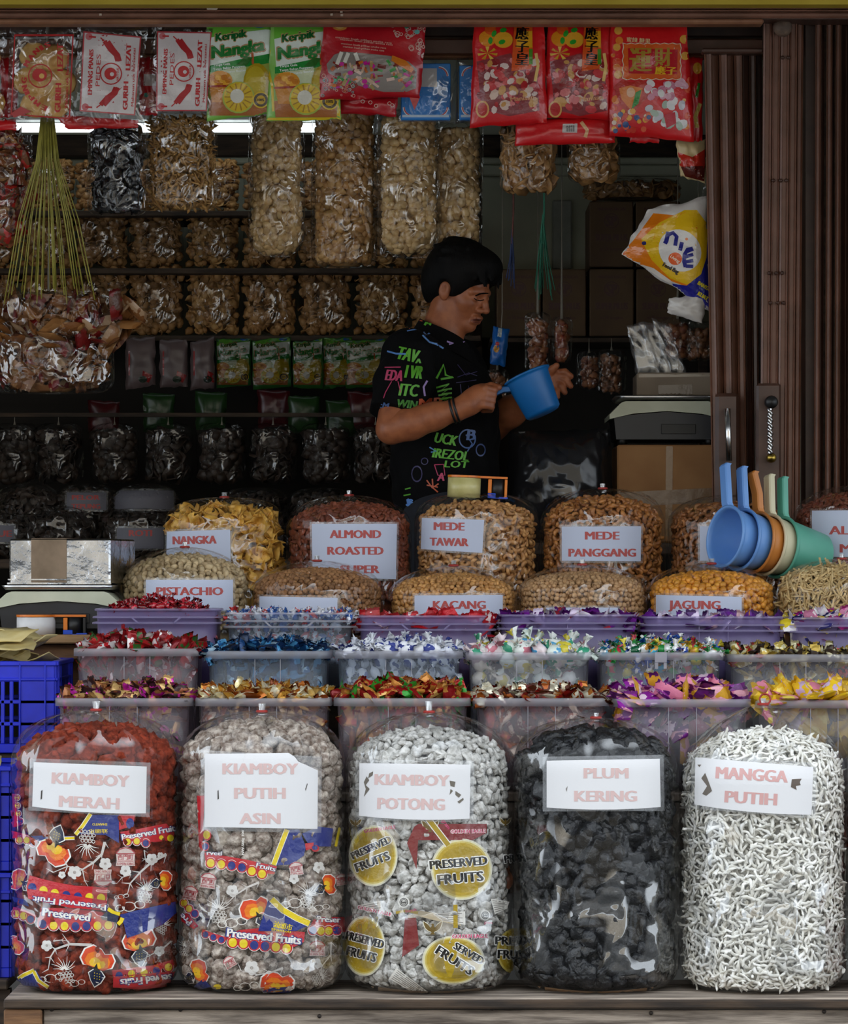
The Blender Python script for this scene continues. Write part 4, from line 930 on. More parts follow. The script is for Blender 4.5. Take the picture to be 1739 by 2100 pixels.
cand(t,'scarlet_sachet','bright red sachet standing in the lilac bin below KACANG', PILLF, 0.0230, palette('pal_scarlet',[H('#b01420'),H('#c81c28'),H('#a01018')],[H('#d84048'),H('#e8d0d0')],0.3,0.1,50,0.25), 26, 0.000, 53, low=-1.0)
t = Tub(1020,1308,1260,Y3,HS3,'lilac bin of purple and white sachets left of JAGUNG', T_lilac, TR_lilac, double=True, seams=1)
cand(t,'violet_sachet','purple sachet with white print in the lilac bin left of JAGUNG', PILLF, 0.0218, palette('pal_violet',[H('#5a1674'),H('#6a1c84'),H('#4a1060'),H('#dcd4e0')],[H('#e0d0e8'),H('#b02838'),H('#380a4a')],0.3,0.1,50,0.35), 26, 0.000, 54, low=-0.75)
t = Tub(1316,1612,1264,Y3,HS3,'lilac bin of purple and white sachets below JAGUNG', T_lilac, TR_lilac, double=True, seams=2)
cand(t,'plum_white_sachet','dark purple or white sachet in the lilac bin below JAGUNG', PILLF, 0.0230, palette('pal_violet2',[H('#4a1468'),H('#e4dcec'),H('#6a2490')],[H('#d8c8e4'),H('#5a1c7c'),H('#c8a0a8')],0.3,0.1,50,0.35), 16, 0.000, 55, low=-0.95)
t = Tub(1617,1885,1266,Y3,HS3,'lilac bin of pink, white and yellow sweets below the cassava sticks', T_lilac, TR_lilac, double=True, seams=1)
cand(t,'pink_white_sachet','white, magenta or yellow sachet in the lilac bin below the cassava sticks', PILLF, 0.0230, palette('pal_pinkwhite',[H('#e8e4e8'),H('#b01c8a'),H('#e0d0e0'),H('#e0c828'),H('#d88ab0')],[H('#f0ecf0'),H('#2a2a6a'),H('#c83a90')],0.3,0.0,50,0.35,0.2), 24, 0.008, 56, low=-0.70)
# ------------------------------------------------------------------ printed inner packets seen through the three left bags
RB, BL, YE, WH, OR, DK = H('#c01c28'), H('#1c2c7c'), H('#e8cc1c'), H('#f0ece6'), H('#e05a1c'), H('#101c3c')
def on_line(p, q, t): return (p[0]+(q[0]-p[0])*t, p[1]+(q[1]-p[1])*t)
def band(pr, pts, th, r, dots, side=1):
    """red band with a scalloped edge carrying yellow and blue dots along the polyline pts"""
    n = len(dots); L = [0]
    for a, b in zip(pts, pts[1:]): L.append(L[-1]+math.dist(a,b))
    def P(t):
        d = t*L[-1]
        for i in range(len(pts)-1):
            if d <= L[i+1] or i == len(pts)-2:
                a, b = pts[i], pts[i+1]; k = (d-L[i])/max(1e-6, L[i+1]-L[i]); nx, ny = -(b[1]-a[1]), b[0]-a[0]; l = math.hypot(nx,ny) or 1
                return on_line(a,b,k), (nx/l*side, ny/l*side)
    for col, g in ((WH, 5), (RB, 0)):
        up = True
        for i in range(n):
            (x, y), _ = P((i+0.5)/n); pr.circle(x, y, r+g, col, up=up); up = False
        if col == RB:
            top = [P(i/12) for i in range(13)]
            pr.poly([p for p, _ in top]+[(p[0]-nn[0]*th, p[1]-nn[1]*th) for p, nn in top[::-1]], RB, False)
    for i, c in enumerate(dots):
        (x, y), _ = P((i+0.5)/n); pr.circle(x, y, r*0.72, YE if c == 'y' else BL, r*0.78)
def papaya(pr, x, y, s, rot=0, flip=1):
    c, si = math.cos(math.radians(rot)), math.sin(math.radians(rot))
    T = lambda a, b: (x+s*(a*flip*c-b*si), y+s*(a*flip*si+b*c))
    body = [(-1,0.1),(-0.85,-0.45),(-0.4,-0.75),(0.1,-0.6),(0.35,-0.35),(0.75,-0.45),(1,-0.1),(0.9,0.35),(0.5,0.6),(0.1,0.65),(-0.3,0.5),(-0.75,0.45)]
    blue = [(0.0,0.55),(0.35,0.7),(0.6,0.95),(0.45,1.35),(0.15,1.65),(-0.15,1.3),(-0.35,0.9)]
    g = lambda P, k: [((px-0.05)*k+0.05, py*k if py < 0.5 else (py-0.9)*k+0.9) for px, py in P]
    pr.poly([T(*p) for p in g(body,1.10)], WH); pr.poly([T(*p) for p in [((a-0.1)*1.15+0.1,(b-1.05)*1.12+1.05) for a, b in blue]], WH, False)
    pr.poly([T(*p) for p in blue], DK)
    for i in range(9): pr.circle(*T(-0.02+0.16*(i%3)+0.03*(i//3), 0.85+0.16*(i//3)), s*0.03, YE, up=(i==0), n=6)
    pr.poly([T(*p) for p in body], H('#d8441c')); pr.poly([T((a-0.05)*0.78+0.05, b*0.72+0.12) for a, b in body], H('#e87a1c')); pr.poly([T((a-0.05)*0.5+0.05, b*0.45+0.25) for a, b in body], H('#ecbc24'))
    pr.poly([T(*p) for p in ((0.0,0.25),(0.12,0.55),(0.35,0.62),(0.1,0.72),(-0.15,0.62),(-0.6,0.68),(-0.1,0.5))], H('#141a14'))
def flower(pr, x, y, r):
    pr.layer += 1
    for k in range(5): a = k*1.2566+0.3; pr.circle(x+r*0.55*math.cos(a), y+r*0.55*math.sin(a), r*0.5, H('#d9d5d0'), n=12, up=False)
    pr.ring(x, y, r*0.22, r*0.08, H('#8a7a70'), 10)
def branch(pr, pts, w=16):
    pr.line(pts, w, H('#cfc8c2'), True)
    for i in range(1, len(pts)):
        (a, b), (c, d) = pts[i-1], pts[i]; dx, dy = c-a, d-b
        pr.line([(c,d), (c+dx*0.35-dy*0.45, d+dy*0.35+dx*0.45)], w*0.45, H('#cfc8c2'), True); pr.line([(a,b), (a+dx*0.4+dy*0.4, b+dy*0.4-dx*0.4)], w*0.4, H('#cfc8c2'), True)
def pineapple(pr, x, y, s, rot=0):
    c, si = math.cos(math.radians(rot)), math.sin(math.radians(rot)); T = lambda a, b: (x+s*(a*c-b*si), y+s*(a*si+b*c)); WC = H('#e4ded6')
    for k in range(9):
        a = math.radians(-165+150*k/8); l = 0.9+0.25*(k%2); pr.line([T(0.08*math.cos(a),0.1*math.sin(a)), T(0.5*l*math.cos(a+0.15),0.5*l*math.sin(a+0.15)), T(l*math.cos(a),l*math.sin(a))], s*0.10, WC, True)
    for j in range(4):
        for i in range(4): pr.ring(*T(-0.42+0.28*i+0.14*(j%2), 0.22+0.24*j), s*0.14, s*0.045, WC, 8)
def fruit_rings(pr, x, y, s):
    for dx, dy, r in ((0,0,1),(1.5,-0.3,0.8),(-1.3,0.2,0.7)): pr.ring(x+dx*s, y+dy*s, s*r, s*0.14, H('#e4ded6'), 16, s*r*0.7)
def logo(pr, x, y, s, rot=0):
    c, si = math.cos(math.radians(rot)), math.sin(math.radians(rot)); T = lambda a, b: (x+s*(a*c-b*si), y+s*(a*si+b*c)); RR = H('#a8323c')
    pr.poly([T(-1,-0.3),(T(-0.6,-0.8)),T(0,-1),T(0.6,-0.8),T(1,-0.3),T(0.92,0.45),T(1,1),T(-1,1),T(-0.92,0.45)], H('#d8c4bc'))
    pr.line([T(-0.98,-0.32),T(-0.6,-0.72),T(0,-0.9),T(0.6,-0.72),T(0.98,-0.32)], s*0.12, RR); pr.line([T(-1,-0.28),T(1,-0.28)], s*0.1, RR); pr.line([T(-0.85,0.5),T(0.85,0.5)], s*0.08, RR)
    pr.text('西門町', *T(0,0.1), s*1.6, s*0.5, RR, rot, 0.03); pr.text('XI MEN DING', *T(0,0.78), s*1.85, s*0.28, RR, rot, 0.03)
def corner(pr, P, edge, w=26):
    """a blue corner of the packet with its yellow border along edge"""
    pr.poly(P, BL); pr.line(edge, w+12, WH); pr.line(edge, w, YE)
def sheen(pr, pts, col): pr.poly(pts, col)
M_pk = ink('packet_ink', 0.3, 0.6, 60, coat=0.25)

def lay_packet(bag, name, draw, tf):
    pr = Print(9, tf); draw(pr); return pr.lay(name, bag.bvh_label, bag.th, M_pk, -0.0046, 0.00015)
T1, T2, T3 = (10,1640,4.83), (360,1640,4.9), (700,1640,4.83)
def d(pr):
    band(pr, [(115,-60),(125,120),(165,250)], 90, 32, 'yyyb', -1); pr.poly([(40,300),(240,350),(230,385),(50,380)], RB)
lay_packet(b1, 'packet_print', d, T1)
def d(pr):
    corner(pr, [(700,340),(850,150),(1130,150),(1130,430),(1000,350)], [(700,345),(770,260),(850,140)], 30)
    pr.text('SHANTO', 940, 245, 150, 24, YE, 180, 0.05); pr.text('汕頭市', 925, 312, 190, 34, YE, 180, 0.04)
    pr.poly([(1130,150),(1290,150),(1270,260),(1130,300)], RB); pr.circle(1240,235,40,BL,52)
lay_packet(b1, 'packet_print', d, T1)
def d(pr):
    pr.poly([(1140,320),(1320,290),(1600,235),(1680,330),(1660,400),(1480,420),(1180,390)], RB)
    pr.text('Preserved Fruit', 1420, 325, 540, 62, WH, -10, 0.06, halo=BL, hw=0.1)
    band(pr, [(1170,420),(1300,410),(1440,440)], 30, 42, 'yyb', 1); pr.circle(1640,380,34,YE); pr.circle(1550,375,22,YE)
    logo(pr, 1195, 560, 95); flower(pr, 1455, 590, 58); flower(pr, 1195, 705, 55); flower(pr, 1540, 550, 30)
    branch(pr, [(1600,540),(1450,620),(1340,720),(1240,830),(1215,930)], 30); branch(pr, [(1380,500),(1390,580),(1400,640)], 12); branch(pr, [(1250,740),(1160,770),(1110,830)], 12)
    pineapple(pr, 1390, 900, 110, 8); fruit_rings(pr, 1230, 1060, 70); fruit_rings(pr, 1150, 960, 34)
    papaya(pr, 1590, 800, 95, 80)
    pr.poly([(1140,1140),(1330,1090),(1690,1010),(1700,1120),(1560,1240),(1330,1330),(1210,1370),(1180,1240)], BL); pr.line([(1120,1235),(1150,1205),(1165,1170)], 40, YE); pr.line([(1020,1080),(1080,1120),(1140,1135)], 36, YE)
    pr.poly([(950,1160),(1010,1110),(1130,1150),(1110,1220),(960,1185)], H('#28304a'))
lay_packet(b1, 'packet_print', d, T1)
def d(pr):
    band(pr, [(110,400),(220,400),(310,445)], 40, 40, 'yyb', 1); corner(pr, [(255,360),(470,350),(690,365),(560,420),(350,430)], [(340,430),(440,390),(690,380)], 22)
    papaya(pr, 480, 520, 165, 200, 1); pineapple(pr, 820, 440, 130, 185); branch(pr, [(990,420),(960,540),(880,620),(770,690),(620,660),(480,720)], 30); flower(pr, 690, 720, 66); flower(pr, 995, 635, 60); flower(pr, 565, 745, 36)
    branch(pr, [(770,700),(790,800),(830,870)], 12); logo(pr, 970, 780, 88, 180)
    band(pr, [(215,855),(340,890),(500,930),(680,960),(1010,980)], -110, 58, 'byybbyy', -1)
    pr.poly([(215,880),(1010,1000),(1000,1100),(640,1070),(230,980)], RB); pr.text('Preserved Fruit', 640, 1030, 740, 60, WH, 187, 0.06, halo=BL, hw=0.1)
lay_packet(b1, 'packet_print', d, T1)
def d(pr):
    papaya(pr, 130, 790, 105, -60, -1); papaya(pr, 110, 1440, 95, 65, -1)
    pr.poly([(70,960),(210,990),(240,1060),(90,1010)], BL); band(pr, [(70,1120),(160,1140),(290,1200)], 60, 48, 'yyb', 1)
lay_packet(b1, 'packet_print', d, T1)
def d(pr):
    pr.poly([(350,1070),(640,1075),(960,1110),(1080,1230),(1040,1260),(340,1230)], RB); band(pr, [(320,1225),(520,1250),(750,1255),(1080,1240)], 60, 54, 'byybbyy', 1)
    pr.text('Preserved', 610, 1135, 480, 82, WH, 7, 0.07, halo=BL, hw=0.1); pr.circle(890,1170,9,WH)
    flower(pr, 415, 1445, 55); branch(pr, [(860,1440),(640,1430),(500,1480),(450,1560),(430,1680)], 30); branch(pr, [(480,1400),(560,1390),(630,1400)], 12)
    pineapple(pr, 590, 1690, 125, -8); fruit_rings(pr, 450, 1770, 62); fruit_rings(pr, 690, 1820, 46); papaya(pr, 920, 1580, 165, 12)
    corner(pr, [(60,1790),(300,1680),(420,1860),(180,1840)], [(80,1810),(180,1740),(290,1690)], 30); pr.line([(285,1700),(330,1790),(430,1860)], 40, WH); pr.line([(285,1700),(330,1790),(430,1860)], 26, YE)
lay_packet(b1, 'packet_print', d, T1)
def d(pr):
    papaya(pr, 1330, 1390, 160, -10, -1); pineapple(pr, 1570, 1230, 90, 30); flower(pr, 1530, 1500, 50); branch(pr, [(1650,1400),(1580,1460),(1440,1540),(1350,1590)], 18)
    band(pr, [(1070,1750),(1300,1720),(1480,1700),(1680,1640)], -60, 50, 'byyby', -1); pr.poly([(1075,1755),(1300,1730),(1690,1700),(1620,1850),(1350,1880),(1070,1860)], RB)
    pr.text('served Fruits', 1400, 1790, 520, 74, WH, 174, 0.07, halo=BL, hw=0.1)
lay_packet(b1, 'packet_print', d, T1)
# second bag
def d(pr):
    pr.poly([(215,-40),(290,-40),(270,520),(235,470)], RB); pr.circle(315,355,44,RB,58); pr.circle(298,470,40,RB,48); pr.circle(312,352,34,YE,44); pr.circle(298,470,32,BL,34)
    pr.text('NW.500g 100', 675, 430, 250, 24, WH, -90, 0.05)
lay_packet(b2, 'packet_print', d, T2)
def d(pr):
    corner(pr, [(1030,600),(1130,300),(1240,300),(1310,470),(1290,560),(1170,650),(1010,660)], [(985,655),(1050,480),(1120,300)], 44)
    pr.poly([(1270,340),(1440,270),(1585,290),(1560,470),(1440,470),(1330,440)], BL); pr.poly([(1300,440),(1390,430),(1380,490),(1310,510)], RB); pr.line([(1650,280),(1610,470)], 26, YE); pr.circle(1405,490,40,RB,34); pr.circle(1400,482,28,BL,24)
lay_packet(b2, 'packet_print', d, T2)
def d(pr):
    pr.poly([(290,530),(700,600),(1020,670),(990,750),(900,740),(300,640)], RB); band(pr, [(300,630),(460,650),(640,670),(760,715),(920,760)], 40, 54, 'yybbyy', 1)
    pr.text('rved', 390, 535, 150, 42, WH, 3, 0.06, halo=BL, hw=0.1); pr.text('Fruits', 910, 675, 200, 46, WH, 14, 0.06, halo=BL, hw=0.1)
    logo(pr, 330, 810, 80, 8); logo(pr, 150, 935, 72, 12); logo(pr, 1210, 690, 70, -8); flower(pr, 570, 915, 60); flower(pr, 1190, 795, 50); flower(pr, 1440, 680, 58)
    pineapple(pr, 430, 1100, 130, 5); fruit_rings(pr, 560, 1240, 70); branch(pr, [(840,830),(720,880),(600,960),(520,1040)], 24); papaya(pr, 790, 1090, 150, -30)
    pineapple(pr, 1330, 960, 125, 10); fruit_rings(pr, 1200, 1040, 72); fruit_rings(pr, 1440, 1090, 48)
    papaya(pr, 1545, 850, 100, 70); logo(pr, 1670, 800, 60, -8)
    corner(pr, [(930,1010),(1180,1190),(1340,1260),(1210,1320),(830,1320)], [(965,1000),(1080,1110),(1220,1190),(1345,1245)], 56)
    pr.text('汕頭市', 1080, 1270, 190, 50, YE, 12, 0.05); pr.text('Shantou', 1060, 1312, 200, 26, YE, 8, 0.05)
lay_packet(b2, 'packet_print', d, T2)
def d(pr):
    pr.poly([(45,1150),(120,1140),(230,1270),(180,1300),(60,1220)], RB); band(pr, [(60,1010),(130,1090),(220,1170)], 30, 44, 'yyb', -1); pr.text('Pre', 100, 1205, 130, 60, WH, 220, 0.07, halo=BL, hw=0.1)
    pr.poly([(1340,1290),(1400,1180),(1700,1180),(1710,1330),(1340,1300)], RB); band(pr, [(1340,1310),(1500,1320),(1660,1310)], 30, 52, 'byyb', 1); pr.text('Preser', 1540, 1200, 240, 60, WH, 2, 0.07, halo=BL, hw=0.1)
lay_packet(b2, 'packet_print', d, T2)
def d(pr):
    pr.poly([(500,1380),(640,1310),(840,1290),(1300,1330),(1290,1430),(1150,1500),(530,1450)], RB); band(pr, [(520,1430),(640,1440),(770,1460),(890,1470),(1010,1480),(1170,1500)], 40, 58, 'yybbyy', 1)
    pr.text('Preserved Fruits', 890, 1370, 760, 88, WH, 6, 0.07, halo=BL, hw=0.1)
    band(pr, [(260,1340),(370,1380),(500,1420)], 40, 40, 'bbb', 1)
    papaya(pr, 240, 1720, 120, 60); papaya(pr, 1020, 1850, 170, -5); pr.poly([(760,1960),(980,1890),(1140,1880),(1160,1940),(1030,1980)], BL); pr.poly([(160,1890),(280,1800),(360,1880),(250,1910)], BL); pr.circle(420,1880,40,YE,26)
    logo(pr, 1425, 1490, 80, 0); logo(pr, 540, 1630, 60, -30); flower(pr, 765, 1690, 72); flower(pr, 1410, 1650, 60); branch(pr, [(1080,1690),(950,1740),(820,1760),(660,1720)], 22); branch(pr, [(1560,1430),(1560,1560),(1480,1660),(1320,1720)], 22)
    pineapple(pr, 90, 1480, 80, 10); pineapple(pr, 1460, 1780, 90, 60); fruit_rings(pr, 700, 1880, 60)
lay_packet(b2, 'packet_print', d, T2)
# third bag
GO = H('#a88c16'); PKT = H('#c8386a'); DR = H('#7a1c1e')
def sun(pr, x, y, rx, ry):
    for k, c in ((1.13,H('#d8d4c0')),(1.08,H('#e4dcae')),(1.03,H('#cdb85e')),(0.97,H('#b89a20')),(0.85,GO)): pr.circle(x, y, rx*k, c, ry*k, 40)
def pf(pr, x, y, w, h, rot, t, gap=0): pr.text(t, x, y, w, h, H('#100e0c'), rot, 0.075, halo=H('#f2f0ea'), hw=0.12)
def eagle(pr, x, y, s):
    c = H('#6a5210'); 
    for sg in (-1,1): pr.poly([(x+sg*s*0.1,y),(x+sg*s*0.5,y-s*0.55),(x+sg*s*1.0,y-s*0.85),(x+sg*s*0.95,y-s*0.4),(x+sg*s*0.8,y-s*0.05),(x+sg*s*0.45,y+s*0.25),(x+sg*s*0.12,y+s*0.35)], H('#e8e4d0')); 
    for sg in (-1,1): pr.poly([(x+sg*s*0.1,y),(x+sg*s*0.48,y-s*0.45),(x+sg*s*0.92,y-s*0.75),(x+sg*s*0.86,y-s*0.4),(x+sg*s*0.7,y-s*0.05),(x+sg*s*0.4,y+s*0.2),(x+sg*s*0.12,y+s*0.3)], c)
    pr.circle(x, y+s*0.05, s*0.2, c, s*0.4); pr.circle(x, y-s*0.4, s*0.13, c); pr.poly([(x-s*0.3,y+s*0.55),(x,y+s*0.3),(x+s*0.3,y+s*0.55)], c); pr.line([(x-s*0.7,y+s*0.62),(x+s*0.75,y+s*0.62)], s*0.1, H('#3a3420')); pr.text('REGISTERED TRADE MARK', x, y+s*0.85, s*1.8, s*0.16, H('#2a2418'))
def seal(pr, x, y, r): pr.circle(x, y, r, H('#dcdad4')); pr.ring(x, y, r*0.72, r*0.12, H('#2a2a28')); pr.ring(x, y, r*0.5, r*0.1, H('#2a2a28')); pr.text('halal', x, y, r*0.7, r*0.4, H('#2a2a28'), 0, 0.05)
def fine(pr, quad, n):
    a, b, c, e = quad; pr.poly(quad, H('#dcd8d0')); pr.layer += 1
    for i in range(n):
        t = (i+0.8)/(n+0.6); p, q = on_line(a, e, t), on_line(b, c, t); k = 0.06; p2, q2 = on_line(p, q, k), on_line(p, q, 0.9-0.12*(i%2)); pr.line([p2, q2], math.dist(a,e)/(n+1)*0.32, H('#77716a')); pr.layer -= 1
    pr.layer += 1
def d(pr):
    pr.poly([(720,270),(650,430),(745,690),(760,400),(850,400),(1300,400),(1440,330),(1440,240),(760,240)], DR)
    sun(pr, 315, 555, 215, 270); pf(pr, 295, 472, 430, 74, -24, 'PRESERVED'); pf(pr, 305, 612, 360, 88, -21, 'FRUITS'); eagle(pr, 140, 235, 62); pr.text('GOLDEN EAGLE', 380, 290, 320, 34, PKT, -8, 0.06)
    fine(pr, [(190,1040),(380,1000),(430,1110),(260,1120)], 4); seal(pr, 618, 1015, 58); pr.text('GOLDEN EAGLE', 330, 1100, 345, 36, PKT, 13, 0.06, halo=WH, hw=0.14)
lay_packet(b3, 'packet_print', d, T3)
def d(pr):
    sun(pr, 1190, 690, 270, 270); pf(pr, 1160, 622, 580, 88, -5, 'PRESERVED'); pf(pr, 1180, 772, 460, 100, -5, 'FRUITS')
    eagle(pr, 880, 270, 90); pr.text('GOLDEN EAGLE', 1255, 312, 340, 36, PKT, -1, 0.06, halo=WH, hw=0.12); pr.line([(860,190),(960,320),(1060,450)], 66, WH); pr.line([(860,190),(960,320),(1060,450)], 48, GO); pr.text('gram', 1040, 240, 110, 40, PKT, 55, 0.05)
    pr.poly([(700,1110),(780,1100),(1130,1150),(1190,1250),(900,1190),(720,1140)], H('#b8a88a')); fine(pr, [(900,1130),(1225,1105),(1230,1240),(1000,1200)], 5); pr.line([(1130,1040),(1132,1270)], 42, GO); seal(pr, 1425, 1145, 52); pr.text('gram', 1455, 1215, 80, 30, PKT, 4, 0.05); pr.line([(540,1120),(640,1100),(760,1120)], 26, GO); pr.text('bersih', 690, 1095, 110, 30, PKT, -10, 0.05)
    fine(pr, [(1480,980),(1665,1010),(1640,1080),(1520,1135)], 6); pf(pr, 1690, 580, 150, 80, -6, 'PRE')
lay_packet(b3, 'packet_print', d, T3)
def d(pr):
    pr.poly([(630,1170),(740,1170),(770,1440),(600,1560),(620,1300)], DR); sun(pr, 225, 1450, 185, 265); pf(pr, 235, 1385, 390, 84, 15, 'PRESERVED'); pf(pr, 200, 1528, 300, 90, 15, 'FRUITS')
lay_packet(b3, 'packet_print', d, T3)
def d(pr):
    sun(pr, 1110, 1590, 275, 215); eagle(pr, 905, 1280, 100); pr.text('GOLDEN EAGLE', 1275, 1350, 360, 40, PKT, -1, 0.07, halo=WH, hw=0.12)
    pf(pr, 1265, 1520, 330, 76, 30, 'SERVED'); pf(pr, 1125, 1590, 420, 92, 33, 'FRUITS'); fine(pr, [(545,1665),(860,1905),(790,1960),(470,1770)], 6)
    pr.circle(1730, 1500, 190, H('#cdb85e'), 230, 30); pr.circle(1730, 1500, 170, GO, 210, 30); pf(pr, 1650, 1395, 250, 84, 2, 'PRES'); pf(pr, 1650, 1530, 200, 90, 2, 'FRU'); pr.line([(545,1920),(600,1940)], 30, GO); eagle(pr, 1625, 225, 60)
lay_packet(b3, 'packet_print', d, T3)
# ------------------------------------------------------------------ left edge: crates, scale, foil box, tape
M_crate = matte('blue_crate_plastic', H('#1420a8'), H('#1a2cc8'), 0.4, 12)
def crate(cx_r, y0, w, dep, z0, h, label, slots):
    """open plastic crate: solid rim band, ribs, slotted lower walls; cx_r is the x of its right side"""
    x1, x0 = cx_r, cx_r-w
    t = thing('plastic_crate', ((x0+x1)/2, y0+dep/2, z0), label, 'crate', 'blue plastic crates')
    th = 0.008; z1 = z0+h; rim = 0.036
    b = MB(); b.box(((x0+x1)/2, y0+dep/2, z0+0.006), (w, dep, 0.012)).build('crate_floor', M_crate, t)
    for nm, (ax, ay, bx, by) in (('front_wall',(x0,y0,x1,y0)),('back_wall',(x0,y0+dep,x1,y0+dep)),('side_wall',(x0,y0,x0,y0+dep)),('side_wall',(x1,y0,x1,y0+dep))):
        m = MB(); L = math.hypot(bx-ax, by-ay); ang = math.atan2(by-ay, bx-ax); rot = Euler((0,0,ang))
        def bar(u0, u1, za, zb, tt=th, o=0.0): m.box((ax+math.cos(ang)*(u0+u1)/2-math.sin(ang)*o, ay+math.sin(ang)*(u0+u1)/2+math.cos(ang)*o, (za+zb)/2), (u1-u0, tt, zb-za), rot, 0.0015)
        bar(0, L, z1-rim, z1); bar(-0.004, L+0.004, z1-0.007, z1+0.003, 0.018); bar(-0.002, L+0.002, z1-rim-0.004, z1-rim+0.003, 0.014); bar(0, L, z0, z0+0.02)
        pitch = 0.019; n = int(L/pitch); solid = lambda u: u > L-0.075 or u < 0.075 or abs(u-L/2) < 0.02
        bar(0, 0.075, z0+0.02, z1-rim); bar(L-0.075, L, z0+0.02, z1-rim); bar(L/2-0.02, L/2+0.02, z0+0.02, z1-rim)
        k = 0
        for i in range(n):
            u = i*pitch
            if not solid(u+pitch/2): bar(u, u+0.0085, z0+0.02, z1-rim)
        zz = z0+0.02
        while zz < z1-rim-0.02: zz += 0.048; bar(0, L, zz-0.009, zz)
        for u in (0.02, L-0.02, L-0.075, 0.075): bar(u-0.002, u+0.002, z0, z1, 0.018)
        m.build(nm, M_crate, t)
    return t
xr1 = at(112,0,0.50).x
crate(xr1, 0.50, 0.44, 0.36, 0.970, 0.197, 'blue plastic crate of pale crackers beside the candy bins', True)
crate(at(20,0,0.12).x, 0.12, 0.44, 0.36, 0.742, 0.215, 'blue slotted crate just below the upper cracker crate', True)
crate(at(20,0,0.12).x, 0.12, 0.44, 0.36, 0.520, 0.215, 'lowest blue crate, standing left of the red plum bag', True)
sd = thing('side_stand', (-1.08,0.35,0), 'dark wooden stand under the blue crates', 'stand')
boxobj('stand_top', (-1.32,0.08,0.498), (-0.862,0.92,0.519), M_wood_dark, sd, 0.003)
boxobj('upright', (-1.30,0.52,0.52), (-0.83,0.56,0.95), M_wood_dark, sd); boxobj('upright', (-1.30,0.82,0.52), (-0.83,0.86,0.95), M_wood_dark, sd); boxobj('shelf_board', (-1.30,0.505,0.95), (-0.81,0.87,0.969), M_wood_dark, sd, 0.002)
for x, y in ((-1.30,0.1),(-0.90,0.1),(-1.30,0.86),(-0.90,0.86)): boxobj('leg', (x,y,0), (x+0.04,y+0.04,0.497), M_wood_dark, sd)
M_opak = matte('pale_cracker', H('#c4ac68'), H('#e0cf98'), 0.6, 14, 0.6, 40, rand=0.12)
def sheet_cracker(seed):
    r = random.Random(seed); n = 14; V = []; ph = [r.uniform(0,6) for _ in range(4)]
    for z in (0, 0.03):
        V.append((0,0,z+0.06))
        for q in (0.55, 1.0):
            for k in range(n):
                a = 2*math.pi*k/n; rr = q*(1+0.07*math.sin(3*a+ph[0])+0.04*math.sin(7*a+ph[1])); V.append((rr*math.cos(a), rr*0.8*math.sin(a), z+0.10*q*math.sin(2*a+ph[2])+0.05*q*math.sin(5*a+ph[3])))
    m = 1+2*n; Fc = []
    for o, f in ((0,-1),(m,1)):
        Fc += [(o,o+1+k,o+1+(k+1)%n)[::f] for k in range(n)]; Fc += [(o+1+k,o+1+n+k,o+1+n+(k+1)%n,o+1+(k+1)%n)[::f] for k in range(n)]
    Fc += [(1+n+k,1+n+(k+1)%n,m+1+n+(k+1)%n,m+1+n+k) for k in range(n)]
    return np.array(V), Fc
OPAK = [mkmesh('cracker', V*0.085, Fc, M_opak) for V, Fc in [sheet_cracker(i) for i in range(4)]]
rnd = random.Random(5)
for i in range(16):
    p = Vector((xr1-0.07-0.26*rnd.random(), 0.56+0.22*rnd.random(), 1.150+0.0065*i*(0.6+0.4*rnd.random()))); 
    p.x = min(p.x, xr1-0.05-0.006*i)
    o = link('cracker', OPAK[i%4], None, Matrix.Translation(p) @ Euler((rnd.gauss(0,.18), rnd.gauss(0.12,.15), rnd.uniform(0,6.28))).to_matrix().to_4x4())
    tag(o, 'pale yellow sheet cracker piled in the upper blue crate', 'cracker', 'crackers in the upper blue crate')
for i in range(6):
    p = Vector((at(20,0,0.12).x-0.06-0.12*rnd.random(), 0.2+0.16*rnd.random(), 0.945+0.008*i)); o = link('cracker', OPAK[i%4], None, Matrix.Translation(p) @ Euler((rnd.gauss(0,.15), rnd.gauss(0,.15), rnd.uniform(0,6))).to_matrix().to_4x4())
    tag(o, 'pale cracker showing between the upper and lower blue crates', 'cracker', 'crackers in the lower blue crate')
